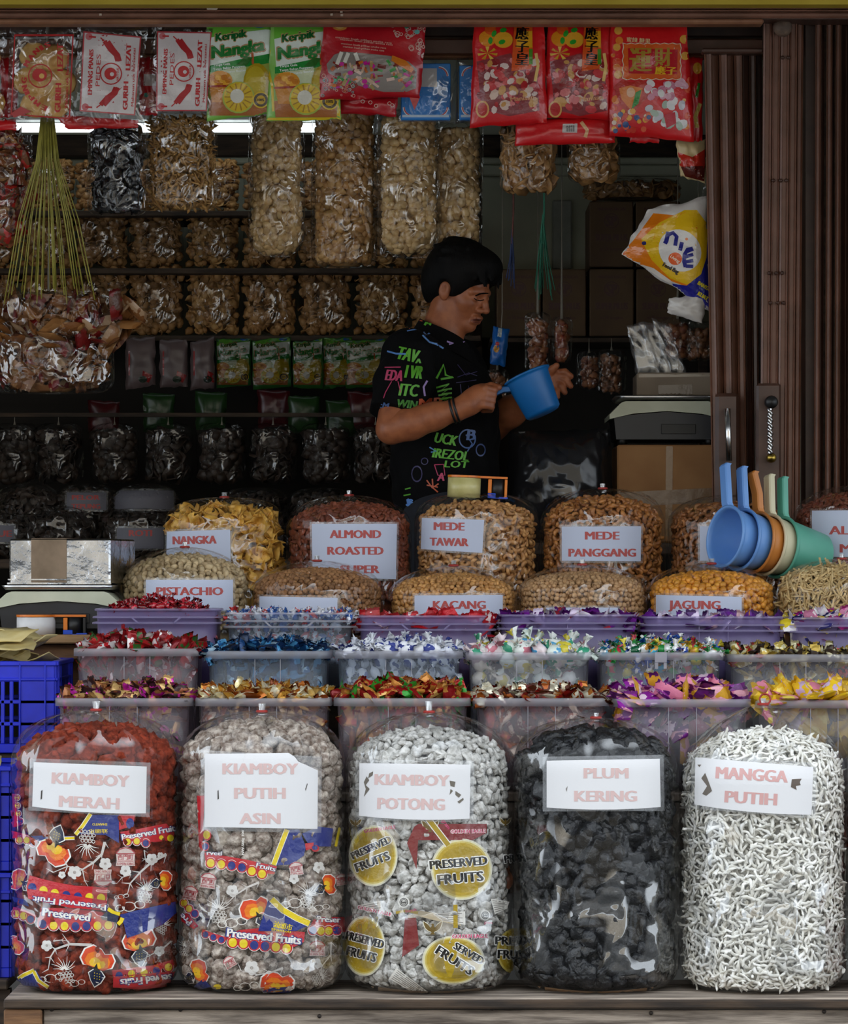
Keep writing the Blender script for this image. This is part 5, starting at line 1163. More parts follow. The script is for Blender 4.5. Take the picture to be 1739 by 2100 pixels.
# shelf with scale, foil box, tape
sh = thing('side_shelf', at(60,1320,0.98), 'pale wooden shelf board carrying the white tape roll', 'shelf')
boxobj('board', at(-250,1320,0.90), at(187,1302,0.90)+Vector((0,0.32,0)), M_wood_pale, sh, 0.003)
boxobj('batten', at(-250,1352,0.93), at(160,1321,0.93)+Vector((0,0.02,0)), M_wood_brown, sh, 0.002)
boxobj('upright', at(-120,1800,1.0), at(-90,1321,1.0)+Vector((0,0.05,0)), M_wood_brown, sh); boxobj('upright', at(150,1800,1.02), at(170,1321,1.02)+Vector((0,0.05,0)), M_wood_brown, sh)
M_cream = matte('cream_scale_plastic', H('#c9cdb8'), H('#b9bda8'), 0.4, 10); M_navy = matte('dark_scale_base', H('#0d1018'), H('#161a24'), 0.4, 10)
def scale(cx, ytop, Yc, wpx, label, s=1.0, group=None):
    """counter scale: dark base, arched cream housing, steel pan"""
    m = mpp(Yc-0.14); w = wpx*m; c = at(cx, ytop, Yc-0.14); t = thing('counter_scale', (c.x, Yc, c.z-0.085*s), label, 'scale', group)
    zt = c.z
    P = [(-w/2,-0.03*s),(-w*0.40,-0.004*s),(-w*0.36,0),(w*0.36,0),(w*0.40,-0.004*s),(w/2,-0.03*s),(w/2,-0.040*s),(w*0.30,-0.028*s),(0,-0.022*s),(-w*0.30,-0.028*s),(-w/2,-0.040*s)]
    MB().prism(P, lambda x, z: Vector((c.x+x, Yc-0.14, zt+z)), lambda x, z: Vector((c.x+x, Yc+0.14, zt+z))).build('housing', M_cream, t)
    Q = [(-w*0.46,-0.036*s),(-w*0.30,-0.030*s),(0,-0.0235*s),(w*0.30,-0.030*s),(w*0.46,-0.036*s),(w*0.44,-0.085*s),(-w*0.44,-0.085*s)]
    MB().prism(Q, lambda x, z: Vector((c.x+x, Yc-0.132, zt+z)), lambda x, z: Vector((c.x+x, Yc+0.132, zt+z))).build('base', M_navy, t)
    for sx in (-1,1):
        for sy in (-1,1): MB().lathe([(0,-0.012),(0.014,-0.012),(0.012,0)], (c.x+sx*w*0.38, Yc+sy*0.1, zt-0.085*s), 12).build('foot', M_black, t, True)
    pw = w*0.42; L = [(pw,0.14,0.0),(pw+0.008,0.148,0.010),(pw+0.004,0.144,0.010),(pw-0.006,0.134,0.003)]
    V = []; 
    for a, b_, z in L: V += [(c.x+x, Yc+y, zt+0.004+z) for x, y in rrect(2*a, 2*b_, 0.03)]
    n = len(V)//4; MB().add(V, [(i*n+k, i*n+(k+1)%n, (i+1)*n+(k+1)%n, (i+1)*n+k) for i in range(3) for k in range(n)]+[tuple(range(n))[::-1], tuple(range(3*n,4*n))]).build('steel_pan', matte('brushed_steel', (0.62,0.63,0.64), (0.5,0.5,0.52), 0.3, 30, metal=1.0), t, True)
    disp = MB().box((c.x+w*0.1, Yc-0.1335, zt-0.062*s), (w*0.3, 0.006, 0.022*s), bev=0.001).build('display_window', M_black, t)
    return t, zt
sc1, zt1 = scale(118, 1213, 1.12, 262, 'cream and black counter scale under the foil-wrapped box')
# foil-wrapped carton
M_foil = matte('silver_foil', (0.55,0.56,0.58), (0.30,0.31,0.33), 0.20, 14, 0.8, 13, metal=1.0, bdist=0.014); M_tape_b = matte('brown_packing_tape', H('#6e5a44'), H('#86705a'), 0.35, 20, 0.2); M_side = matte('shaded_foil_side', (0.42,0.40,0.38), (0.3,0.29,0.28), 0.35, 20, 0.8, 30, metal=0.8)
fm = mpp(1.0); ft = thing('foil_box', (at(126,1196,1.1).x, 1.12, zt1+0.0155), 'silver foil-wrapped box with brown tape band on the scale', 'box')
rz = Euler((0,0,math.radians(-9))); fw, fd, fh = 0.240, 0.25, 0.106; fc = Vector((at(141,1196,1.02).x, 1.125, zt1+0.0155+fh/2)); RM = rz.to_matrix()
MB().box(fc, (fw,fd,fh), rz, 0.004).build('carton', M_foil, ft)
MB().box(fc+RM @ Vector((-0.025,-fd/2-0.0008,0)), (0.084,0.0012,fh-0.004), rz).build('tape_band', M_tape_b, ft); MB().box(fc+RM @ Vector((-0.025,0,fh/2+0.0006)), (0.084,fd,0.001), rz).build('tape_band', M_tape_b, ft)
MB().box(fc+RM @ Vector((0,-fd/2-0.002,-fh/2+0.012)), (fw+0.004,0.004,0.003), rz).build('foil_fold', M_foil, ft); MB().box(fc+RM @ Vector((0,-fd/2-0.003,-fh/2+0.003)), (fw+0.006,0.006,0.004), rz).build('foil_fold', M_foil, ft)
M_orange = matte('orange_plastic', H('#d8701a'), H('#e88428'), 0.35); M_bluep = matte('blue_plastic_bit', H('#1848c0'), H('#1c50d0'), 0.4)
def tape_gun(px, py, Y, r, h, rollmat, label, tiltz=0.0, k=1.0):
    """packing-tape dispenser lying on its side: roll, orange side plate and arm, dark brush, blue wheel"""
    c = at(px, py, Y); t = thing('tape_dispenser', c, label, 'tape dispenser', 'tape dispensers')
    R = Euler((0, tiltz, 0)).to_matrix()
    MB().lathe([(r*0.82,0),(r,0.0),(r,h),(r*0.82,h)], c, 36, R, close=True).build('tape_roll', rollmat, t, True)
    MB().lathe([(r*0.80,0.001),(r*0.82,0.001),(r*0.82,h-0.001),(r*0.80,h-0.001)], c, 30, R, close=True).build('card_core', matte('card_core', H('#8a7050')), t, True)
    top = [(r*1.02*math.cos(a), r*1.02*math.sin(a)) for a in [math.radians(25+310*i/24) for i in range(25)]]+[(r*1.0,-r*0.35),(r*2.6,-r*0.35),(r*2.6,r*0.30),(r*1.0,r*0.42)]
    MB().prism(top, lambda x, y: c+R @ Vector((x,y,h+0.001)), lambda x, y: c+R @ Vector((x,y,h+0.006))).build('side_plate', M_orange, t)
    MB().box(c+R @ Vector((r*1.55,-r*0.32,h*0.62)), (r*0.22,r*0.10,h*0.72), R.to_euler(), 0.001).build('arm', M_orange, t)
    MB().box(c+R @ Vector((r*2.52,-r*0.05,h*0.52)), (r*0.16,r*0.5,h*0.95), R.to_euler(), 0.001).build('guard', M_orange if k > 0 else M_black, t)
    MB().lathe([(0,0.002),(r*0.42,0.002),(r*0.42,h*0.98),(0,h*0.98)], c+R @ Vector((r*2.0,0.0,0)), 20, R).build('brush_roller', M_black, t, True)
    MB().box(c+R @ Vector((r*1.68,-r*0.34,h*0.14)), (r*0.5,r*0.16,h*0.26), R.to_euler(), 0.001).build('blade_cover', M_bluep, t)
    MB().box(c+R @ Vector((r*2.15,-r*0.05,0.002)), (r*1.0,r*0.7,0.004), R.to_euler()).build('lower_plate', M_bluep, t)
    return t
tape_gun(74, 1301.5, 0.98, 0.0445, 0.040, matte('white_tape_roll', H('#d2d2d4'), H('#e0e0e2'), 0.5), 'orange tape dispenser with white roll on the wooden side shelf', k=-1)
tape_gun(951, 1020, 1.44, 0.0400, 0.047, matte('clear_tape_roll', H('#b8b070'), H('#ccc488'), 0.3), 'orange tape dispenser with yellowish roll on the MEDE TAWAR bag', tiltz=0.04)

# ------------------------------------------------------------------ plastic dippers
def dipper(px, py, Y, axis, up, cols, label, group=None, R=0.071, depth=0.125, Rb=0.052, hl=0.12, hw=0.026, name='plastic_dipper', kink=0.0):
    """a ladle cup with a rolled rim and a long flat handle; axis points from the bottom to the opening, the handle leaves along up"""
    a = Vector(axis).normalized(); u = (Vector(up)-a*a.dot(Vector(up))).normalized(); s_ = a.cross(u)
    M = Matrix((s_, u, a)).transposed(); c = at(px, py, Y)        # c: centre of the rim
    t = thing(name, c, label, 'dipper', group)
    prof = [(0,-depth),(Rb-0.006,-depth),(Rb,-depth+0.006),(R-0.002,-0.010),(R,-0.004),(R+0.004,-0.003),(R+0.0045,0.001),(R+0.001,0.003),(R-0.004,0.0),(R-0.005,-0.010),(Rb-0.003,-depth+0.008),(0,-depth+0.004)]
    MB().lathe(prof, c, 44, M, ).build('cup', cols, t, True)
    m = MB(); w = hw/2
    P = [(R-0.004,-0.016),(R+0.012,-0.010),(R+0.05,-0.009),(R+hl,-0.008+kink),(R+hl+0.006,-0.012+kink)]
    V = []
    for i, (d_, z) in enumerate(P):
        ww = w*(1.0 if i else 1.15)
        for x, zz in ((-ww,0.006),(-ww*0.8,0.009),(ww*0.8,0.009),(ww,0.006),(ww,-0.006),(-ww,-0.006)): V.append(c+M @ Vector((x, d_, z+zz)))
    n = 6; m.add(V, [(i*n+k, i*n+(k+1)%n, (i+1)*n+(k+1)%n, (i+1)*n+k) for i in range(len(P)-1) for k in range(n)]+[tuple(range(n))[::-1], tuple(range((len(P)-1)*n, len(P)*n))])
    m.build('handle', cols, t)
    return t
AX = (-0.85,-0.50,0.16); UP = (-0.48,0.0,0.90)
D_blue = matte('sky_blue_plastic', H('#5f8fd0'), H('#6a9ad8'), 0.38, 10); D_or = matte('tan_orange_plastic', H('#b8702c'), H('#c47c38'), 0.4, 10); D_cr = matte('cream_plastic', H('#c8c0a0'), H('#d2caac'), 0.4, 10); D_gr = matte('sea_green_plastic', H('#4f9c88'), H('#5aa894'), 0.4, 10); D_deep = matte('strong_blue_plastic', H('#0a5c9e'), H('#0e66aa'), 0.45, 10)
for i, (mt, lb) in enumerate(((D_blue,'sky-blue dipper with its open mouth in front, foremost of the nested dippers'),(D_blue,'second sky-blue dipper, nested behind the foremost one'),(D_or,'tan-orange dipper nested between the sky-blue and cream ones'),(D_cr,'cream dipper nested inside the sea-green one'),(D_gr,'sea-green dipper at the outer end of the nested dippers'))):
    k = [0,33,62,86,112][i]
    dipper(1487+k, 1100+k*0.20, 1.16+0.017*i, AX, (UP[0]+0.03*i, UP[1], UP[2]), mt, lb, 'nested dippers', hl=0.105-0.008*(i>1), kink=(0.012 if i == 2 else 0))
# ------------------------------------------------------------------ packets hanging under the beam
def packet(name, label, cat, quad, Y, thick, mat, group='packets hanging under the beam', seed=1, nu=16, nv=20, edge=0.06, wr=0.006, bulge_pow=2.0, lowbulge=0.0):
    """a sealed pillow packet between four pixel corners (tl, tr, br, bl): flat crimped edges, full middle, creased foil"""
    a, b, c, e = [Vector((p[0], p[1])) for p in quad]; m = mpp(Y); V = []; sd = seed*7.7
    def P(u, v, sg):
        q = (a*(1-u)+b*u)*(1-v)+(e*(1-u)+c*u)*v; p = at(q.x, q.y, Y)
        U, W = abs(2*u-1), abs(2*v-1); k = max(0.0, 1-(U/(1-edge))**bulge_pow if U < 1-edge else 0)*max(0.0, 1-(W/(1-edge))**bulge_pow if W < 1-edge else 0)
        k = k**0.5*(1+lowbulge*(v-0.5))
        w = wr*(noise.noise(Vector((u*4+sd, v*4, sg)))+0.35*noise.noise(Vector((u*8, v*6+sd, sg*2))))
        ed = wr*0.8*noise.noise(Vector((v*5+sd, u*5, 3.0)))
        return Vector((p.x+(ed if U > 0.99 else 0), Y-sg*(thick*0.5*k+0.0006)+w*(0.4+k)-(0.0), p.z+(ed if W > 0.99 else 0)))
    for sg in (1, -1):
        for j in range(nv+1):
            for i in range(nu+1): V.append(P(i/nu, j/nv, sg))
    q = nu+1; o = q*(nv+1); Fc = []
    for j in range(nv):
        for i in range(nu): k = j*q+i; Fc += [(k,k+q,k+q+1,k+1), (o+k,o+k+1,o+k+q+1,o+k+q)]
    for i in range(nu): Fc += [(i,i+1,o+i+1,o+i), (nv*q+i,o+nv*q+i,o+nv*q+i+1,nv*q+i+1)]
    for j in range(nv): Fc += [(j*q,o+j*q,o+(j+1)*q,(j+1)*q), (j*q+nu,(j+1)*q+nu,o+(j+1)*q+nu,o+j*q+nu)]
    zb = min(v.z for v in V); xc = sum(v.x for v in V)/len(V)
    t = thing(name, (xc, Y, zb), label, cat, group)
    body = obj('wrapper', V, Fc, mat, t, True)
    return t, bvh_of(V, Fc), body
def ppr(t, bvh, draw, tf, mat=None, name='print', off=0.0006, maxlen=6):
    pr = Print(maxlen, tf); draw(pr); return pr.lay(name, bvh, t, mat or M_inkgloss, off, 0.0002)
M_redfoil = matte('red_foil_wrapper', H('#c8141c'), H('#d82020'), 0.28, 8, 0.5, 30, coat=0.3, bdist=0.006)
M_redfoil2 = matte('crimson_wrapper', H('#a81420'), H('#bc1c24'), 0.3, 8, 0.5, 30, coat=0.3, bdist=0.006)
M_greenfoil = matte('green_white_wrapper', H('#7ab848'), H('#90c860'), 0.3, 8, 0.4, 30, coat=0.3, bdist=0.005)
M_emping = matte('golden_melinjo_cracker', H('#c88c3c'), H('#e8bc70'), 0.6, 25, 0.4, 60)
M_whitebag = matte('white_printed_film', H('#d8ccc8'), H('#e4dad6'), 0.35, 10, 0.4, 30, coat=0.3)
PR = H('#c02c2c'); YH = 1.78
P4, P5, P6, P7 = (0,40,5.61), (290,40,4.14), (650,40,5.115), (950,40,3.478)
def cracker_stack(t, pts, Y, r):
    for i, (px, py) in enumerate(pts):
        c = at(px, py, Y); V, Fc = lump(i+200, (1,0.16,0.92), 0.10, 1.4, 2); obj('melinjo_cracker', V*r+np.array(c), Fc, M_emping, t, True)
# golden emping packet
t, bv, w_ = packet('snack_packet', 'clear packet of golden crackers with red EMPING MANIS print, leftmost whole packet', 'packet', [(20,57),(160,60),(150,254),(14,250)], YH, 0.03, M_film_dark, seed=1)
cracker_stack(t, [(72,115),(110,120),(60,165),(95,175),(125,170),(75,215),(115,212)], YH+0.003, 0.040)
def d(pr):
    pr.line([(165,180),(850,180)], 22, PR); pr.line([(170,180),(130,1100)], 14, PR); pr.line([(840,190),(800,1130)], 16, PR); pr.line([(130,1090),(800,1140)], 14, PR)
    pr.ring(462,648,140,14,PR); pr.circle(455,640,85,PR,75); pr.circle(480,650,30,H('#e0b060')); pr.poly([(380,600),(420,560),(470,580),(430,640),(400,690)], PR)
    for ch, x, y, r in (('M',305,505,-62),('A',355,430,-55),('N',415,365,-45),('I',475,325,-35),('S',545,290,-25),('G',275,700,-85),('N',285,790,-105),('I',310,845,-115),('P',360,895,-125),('M',425,965,-140),('E',505,1015,-160)): pr.text(ch, x, y, 60 if ch not in 'I' else 26, 62, PR, r, 0.12)
    pr.text('LEZAT', 690, 435, 320, 70, PR, -90, 0.1); pr.text('GURIH', 665, 900, 340, 70, PR, -88, 0.1); pr.text('Makanan utk Bersantai', 770, 700, 640, 34, PR, -88, 0.06)
    pr.poly([(130,1080),(240,1000),(360,1060),(160,1130)], H('#b84040'))
ppr(t, bv, d, P4, M_ink)
# two white-faced emping packets
def white_emping(quadbag, quadlab, label, seed, tilt):
    t, bv, w_ = packet('snack_packet', label, 'packet', quadbag, YH-0.01, 0.032, M_film_dark, seed=seed)
    a, b, c, e = quadlab; lab = Print(9); lab.poly([a,b,c,e], H('#b8484c')); k = lambda p: (p[0]+(sum(q[0] for q in quadlab)/4-p[0])*0.05, p[1]+(sum(q[1] for q in quadlab)/4-p[1])*0.035); lab.poly([k(p) for p in quadlab], H('#d6ccca')); lab.lay('printed_face', bv, t, M_inkgloss, 0.0006, 0.0002)
    T = lambda u, v: ((a[0]*(1-u)+b[0]*u)*(1-v)+(e[0]*(1-u)+c[0]*u)*v, (a[1]*(1-u)+b[1]*u)*(1-v)+(e[1]*(1-u)+c[1]*u)*v)
    pr = Print(9); W_, Hh = math.dist(a,b), math.dist(a,e); ang = -90+tilt
    def txt(s, u, v, l, h, bold): x, y = T(u,v); pr.text(s, x, y, l*Hh, h*W_, PR, ang, bold)
    txt('EMPING MANIS',0.16,0.5,0.58,0.075,0.08); txt('PEDES',0.29,0.47,0.40,0.075,0.0); txt('LEZAT',0.80,0.27,0.34,0.085,0.12); txt('GURIH',0.80,0.76,0.36,0.085,0.12); txt('Makanan utk Bersantai',0.915,0.52,0.74,0.045,0.05)
    x, y = T(0.52,0.50); pr.ring(x, y, W_*0.19, W_*0.02, PR); pr.circle(x-1, y, W_*0.105, PR); pr.circle(x+2, y+1, W_*0.035, H('#d6ccca')); pr.text('HATI GUE', *T(0.635,0.5), Hh*0.16, W_*0.04, PR, ang, 0.05)
    for (u0, v0, sg) in ((0.50,0.10,1),(0.50,0.90,-1)):
        for du in (0.0, 0.06): pr.line([T(u0-0.13+du, v0+0.0*sg), T(u0-0.02+du, v0+0.10*sg), T(u0+0.08+du*0.7, v0+0.16*sg), T(u0+0.12+du*0.6, v0+0.235*sg)], W_*0.075, H('#b02428'), False)
        pr.line([T(u0-0.2, v0-0.04*sg), T(u0-0.1, v0+0.02*sg)], W_*0.02, PR)
    for u, v in ((0.10,0.06),(0.10,0.94)): pr.circle(*T(u,v), W_*0.06, H('#c87074')); pr.line([T(u,v), T(u+0.12,v)], W_*0.03, PR)
    pr.lay('print', bv, t, M_ink, 0.0014, 0.0002)
    for i, (u, v) in enumerate(((0.3,0.25),(0.7,0.3),(0.35,0.7),(0.7,0.75))): 
        V, Fc = lump(i+seed*10, (1,0.16,0.95), 0.1, 1.4, 2); obj('melinjo_cracker', V*0.042+np.array(at(*T(u,v),YH-0.004)), Fc, M_emping, t, True)
white_emping([(160,52),(302,56),(296,262),(150,258)], [(171,64),(290,75),(277,237),(163,228)], 'white packet printed EMPING MANIS above the black plum bag', 2, 2)
white_emping([(310,52),(436,58),(432,236),(306,232)], [(322,64),(434,66),(424,228),(320,228)], 'white packet printed EMPING MANIS beside the green jackfruit packets', 3, 2)
# slivers
t, bv, w_ = packet('snack_packet', 'red-edged packet cut off by the left picture edge', 'packet', [(-130,60),(13,60),(8,250),(-130,250)], YH, 0.03, M_film_dark, seed=4); cracker_stack(t, [(-30,120),(-60,200),(-20,210)], YH+0.003, 0.04)
packet('snack_packet', 'red foil strip showing below the leftmost packets', 'packet', [(-120,244),(32,245),(33,268),(-120,268)], YH+0.03, 0.01, M_redfoil, seed=5, nv=6)
packet('snack_packet', 'red foil strip showing below the first white packet', 'packet', [(112,236),(284,246),(282,262),(140,266)], YH+0.03, 0.01, M_redfoil, seed=6, nv=6)
t, bv, w_ = packet('snack_packet', 'red packet with barcode behind the two white packets', 'packet', [(284,118),(326,118),(322,236),(286,236)], YH+0.04, 0.02, M_redfoil2, seed=7)
def d(pr):
    pr.poly([(295,152),(322,152),(320,176),(294,176)], H('#d0c8c8')); pr.circle(305,205,14,H('#c87870'),16); pr.circle(300,195,5,H('#3c8a78')); pr.circle(310,214,5,H('#d8b0a0'))
ppr(t, bv, d, None)
t, bv, w_ = packet('snack_packet', 'deep red packet glimpsed at the left between the first packets', 'packet', [(0,118),(40,118),(36,240),(2,240)], YH+0.04, 0.02, M_redfoil2, seed=8)
# green Keripik Nangka
def nangka(pr, x, y, sx, sy, full=True):
    """jackfruit-chip packet art; x, y = top left in the P5 crop"""
    X = lambda u: x+u*sx; Yy = lambda v: y+v*sy
    W8, G1, G2, GD = H('#dfe8dc'), H('#6cb83c'), H('#1f8a34'), H('#12602a')
    pr.poly([(X(0.02),Yy(0.14)),(X(0.98),Yy(0.06)),(X(0.96),Yy(0.34)),(X(0.05),Yy(0.46))], W8)
    pr.poly([(X(0.02),Yy(0.0)),(X(0.98),Yy(0.0)),(X(0.98),Yy(0.07)),(X(0.6),Yy(0.06)),(X(0.02),Yy(0.16))], G1)
    pr.circle(X(0.80), Yy(0.02), sx*0.11, H('#2a6ab8'), sy*0.03)
    pr.poly([(X(0.03),Yy(0.45)),(X(0.5),Yy(0.38)),(X(0.96),Yy(0.32)),(X(0.95),Yy(0.42)),(X(0.55),Yy(0.48)),(X(0.03),Yy(0.56))], G2)
    pr.poly([(X(0.02),Yy(0.52)),(X(0.95),Yy(0.42)),(X(0.93),Yy(0.92)),(X(0.04),Yy(0.92))], H('#9aa84c')); pr.poly([(X(0.15),Yy(0.50)),(X(0.6),Yy(0.46)),(X(0.55),Yy(0.66)),(X(0.2),Yy(0.66))], H('#c8d0a8')); pr.poly([(X(0.02),Yy(0.80)),(X(0.93),Yy(0.80)),(X(0.92),Yy(0.97)),(X(0.04),Yy(0.97))], H('#a8642c'))
    pr.text('Keripik', X(0.36), Yy(0.125), sx*0.48, sy*0.085, GD, -9, 0.08, halo=H('#c09868'), hw=0.12, shear=0.15); pr.text('Nangka', X(0.46), Yy(0.265), sx*0.82, sy*0.13, H('#1a7a30'), -9, 0.09, halo=H('#b8906a'), hw=0.12, shear=0.15)
    for i, s in enumerate(('Tanpa Gula','Tanpa Bahan Pengawet','Tanpa Pemanis Buatan')): pr.text(s, X(0.10), Yy(0.455+0.042*i), sx*(0.26 if i == 0 else 0.5), sy*0.026, H('#e8f0e8'), -6, 0.04, anchor='l')
    pr.circle(X(0.76), Yy(0.64), sx*0.21, H('#b09418'), sy*0.22, rot=0); pr.circle(X(0.74), Yy(0.62), sx*0.16, H('#c0a828'), sy*0.17); pr.line([(X(0.70),Yy(0.43)),(X(0.69),Yy(0.31))], sx*0.035, H('#b85a30')); pr.poly([(X(0.45),Yy(0.44)),(X(0.58),Yy(0.35)),(X(0.70),Yy(0.36)),(X(0.6),Yy(0.45))], H('#2c6a24'))
    pr.circle(X(0.20), Yy(0.60), sx*0.19, H('#d89020'), sy*0.10); 
    for k in range(9): pr.circle(X(0.08+0.03*k), Yy(0.57+0.03*((k*5)%3)), sx*0.045, H('#e8a830') if k % 2 else H('#c87818'), sy*0.03)
    pr.poly([(X(0.03),Yy(0.66)),(X(0.36),Yy(0.66)),(X(0.30),Yy(0.83)),(X(0.08),Yy(0.83))], H('#c8801c')); pr.line([(X(0.02),Yy(0.665)),(X(0.37),Yy(0.655))], sx*0.03, H('#a03018'))
    pr.circle(X(0.48), Yy(0.78), sx*0.245, H('#a8b848'), sy*0.168); pr.circle(X(0.48), Yy(0.775), sx*0.225, H('#d8b418'), sy*0.155)
    for k in range(14): a = k*6.283/14; pr.line([(X(0.48)+sx*0.10*math.cos(a), Yy(0.775)+sy*0.07*math.sin(a)), (X(0.48)+sx*0.21*math.cos(a), Yy(0.775)+sy*0.145*math.sin(a))], sx*0.018, H('#a87c10'))
    pr.circle(X(0.46), Yy(0.765), sx*0.105, H('#d8d4c4'), sy*0.075)
    pr.circle(X(0.82), Yy(0.805), sx*0.13, H('#d8b420'), sy*0.088); pr.circle(X(0.82), Yy(0.805), sx*0.108, H('#4a3c28'), sy*0.073); pr.circle(X(0.82), Yy(0.805), sx*0.07, H('#c8a020'), sy*0.047); pr.text('100%', X(0.82), Yy(0.805), sx*0.10, sy*0.03, H('#3a2c18'), 0, 0.06)
M_yel = matte('yellow_edge', H('#d8b818'), H('#e4c828'), 0.35)
t, bv, w_ = packet('snack_packet', 'green Keripik Nangka packet beside the white emping packet', 'packet', [(424,46),(558,46),(560,232),(424,250)], YH-0.005, 0.04, M_greenfoil, seed=9)
ppr(t, bv, lambda pr: nangka(pr, 555, 30, 560, 810), P5); ppr(t, bv, lambda pr: (pr.line([(525,860),(540,770)], 36, H('#d8b818')), pr.line([(1128,30),(1100,260),(1125,770),(1060,840)], 24, H('#d8b818'))), P5, name='yellow_border')
t, bv, w_ = packet('snack_packet', 'green Keripik Nangka packet overlapped by the red pouch', 'packet', [(555,46),(690,46),(700,246),(546,248)], YH-0.012, 0.04, M_greenfoil, seed=10)
ppr(t, bv, lambda pr: nangka(pr, 1115, 35, 590, 820), P5); ppr(t, bv, lambda pr: (pr.line([(1095,240),(1060,380),(1110,560),(1120,780)], 22, H('#d8b818')), pr.line([(1050,845),(1400,845),(1690,840)], 22, H('#d8b818')), pr.line([(1690,840),(1640,680)], 40, H('#d8b818'))), P5, name='yellow_border')
# red pouch with a clear window
t, bv, w_ = packet('snack_pouch', 'large red pouch with clear window showing mixed sweets', 'packet', [(664,44),(874,44),(862,200),(652,205)], YH-0.03, 0.055, M_redfoil2, seed=11, lowbulge=0.3)
def d(pr):
    pr.poly([(100,470),(180,370),(270,335),(450,350),(760,380),(960,440),(1050,520),(1040,720),(940,760),(700,760),(300,660),(120,560)], H('#8a8078'))
    r = random.Random(4)
    for k in range(80):
        x, y = r.uniform(150,1000), r.uniform(450,720); a = r.uniform(0,3.1); l = r.uniform(40,90); w = r.uniform(18,40); c, s = math.cos(a), math.sin(a)
        pr.poly([(x-l/2*c-w/2*s,y-l/2*s+w/2*c),(x+l/2*c-w/2*s,y+l/2*s+w/2*c),(x+l/2*c+w/2*s,y+l/2*s-w/2*c),(x-l/2*c+w/2*s,y-l/2*s-w/2*c)], r.choice([H('#8a2a1c'),H('#b8602c'),H('#c0188c'),H('#d07024'),H('#a89058'),H('#6a1c18'),H('#c8a890'),H('#2a8a30'),H('#d8b8a8')]))
    for (x0,y0,x1,y1) in ((210,470,260,340),(290,450,330,350),(400,350,430,430)): pr.line([(x0,y0),(x1,y1)], 40, H('#ddd8cc'))
    pr.poly([(790,375),(930,430),(1020,520),(990,560),(860,480),(780,430)], H('#d87a20'))
    for i, (x, y, w) in enumerate(((490,215,600),(520,245,560),(490,275,480),(490,305,440))): pr.text('manisan buah pilihan aneka rasa', x, y+10*math.sin(x), w, 20, H('#d8a898'), 6, 0.03)
    for k in range(60):
        x, y = r.uniform(740,1140), r.uniform(50,400)
        if y < 60+ (x-700)*0.85: pr.ring(x, y, r.uniform(12,30), 7, r.choice([H('#d8b0a0'),H('#c8a090'),H('#d0bcb0')]), 10)
    for k in range(36): pr.ring(r.uniform(60,390), r.uniform(590,800), r.uniform(10,26), 6, r.choice([H('#d8a898'),H('#c88078'),H('#70b0a8')]), 10)
    for x, y, c in ((980,135,PR),(1050,130,H('#70b0a8')),(940,70,H('#3c9a78')),(180,640,H('#3c9a78')),(150,640,PR),(350,560,H('#c0188c')),(500,650,H('#c0188c')),(510,700,H('#b8188c'))): pr.circle(x, y, 28, c, 24)
    pr.circle(240, 70, 80, H('#d88a3c'), 46); pr.circle(240, 66, 55, H('#e8c070'), 30)
ppr(t, bv, d, P6)
t, bv, w_ = packet('snack_pouch', 'crimson pouch showing under the large red pouch', 'packet', [(694,196),(816,200),(812,240),(690,232)], YH+0.02, 0.02, M_redfoil2, seed=12, nv=8)
ppr(t, bv, lambda pr: [pr.ring(x, y, 22, 8, H('#d8b0a0'), 10) for x, y in ((480,860),(560,870),(620,905),(760,880),(790,900))], P6)
cn = MB(); cn.add([at(836,190,YH-0.03), at(862,198,YH-0.03), at(850,226,YH-0.028), at(836,190,YH-0.027), at(862,198,YH-0.027), at(850,226,YH-0.025)], [(0,2,1),(3,4,5),(0,1,4,3),(1,2,5,4),(2,0,3,5)]); 
o = cn.build('pouch_corner', M_redfoil2, None); tag(o, 'pointed red foil corner hanging below the large red pouch', 'packet flap', 'packets hanging under the beam')
# blue boxed packets
for k, (x0, x1, lb) in enumerate(((822,924,'sky-blue boxed packet with white label under the beam'),(942,1010,'sky-blue boxed packet half hidden by the red sweets bag'))):
    a, b = at(x0, 246, YH+0.05), at(x1, 130+4*k, YH+0.05); t = thing('boxed_packet', (a.x/2+b.x/2, YH+0.05, a.z), lb, 'box', 'packets hanging under the beam')
    V = MB().box(((a.x+b.x)/2, YH+0.065, (a.z+b.z)/2), (b.x-a.x, 0.03, b.z-a.z), bev=0.002); V.build('carton', matte('sky_blue_card', H('#1c78c8'), H('#2484d4'), 0.4, 6), t); bv = bvh_of(V.V, V.F)
    def d(pr, x0=x0, x1=x1):
        L = lambda pts: (pr.line(pts, 4.5, H('#d8e4f0')), pr.line([(x*0.985+0.015*(x0+x1)/2, y*0.985+2.9) for x, y in pts], 2.2, H('#c03838')))
        r = 18
        for cx, cy, a0 in ((x0+6+r,138+r,180),(x1-6-r,138+r,270),(x0+6+r,238-r,90),(x1-6-r,238-r,0)): L([(cx+r*math.cos(math.radians(a0+15*i)), cy+r*math.sin(math.radians(a0+15*i))) for i in range(7)])
        pr.line([(x0+3,238),(x1-3,238)], 5, H('#b8cce0'))
        if x0 < 900: pr.poly([(866,140),(896,140),(896,178),(864,178)], H('#b8b4b4'))
    ppr(t, bv, d, None)
    packet('clear_sleeve', 'clear plastic sleeve around '+('the labelled' if k == 0 else 'the half hidden')+' sky-blue boxed packet', 'sleeve', [(x0-4,118),(x1+12,122),(x1+10,254),(x0-6,250)], YH+0.06, 0.045, M_film_dark, seed=13+k)
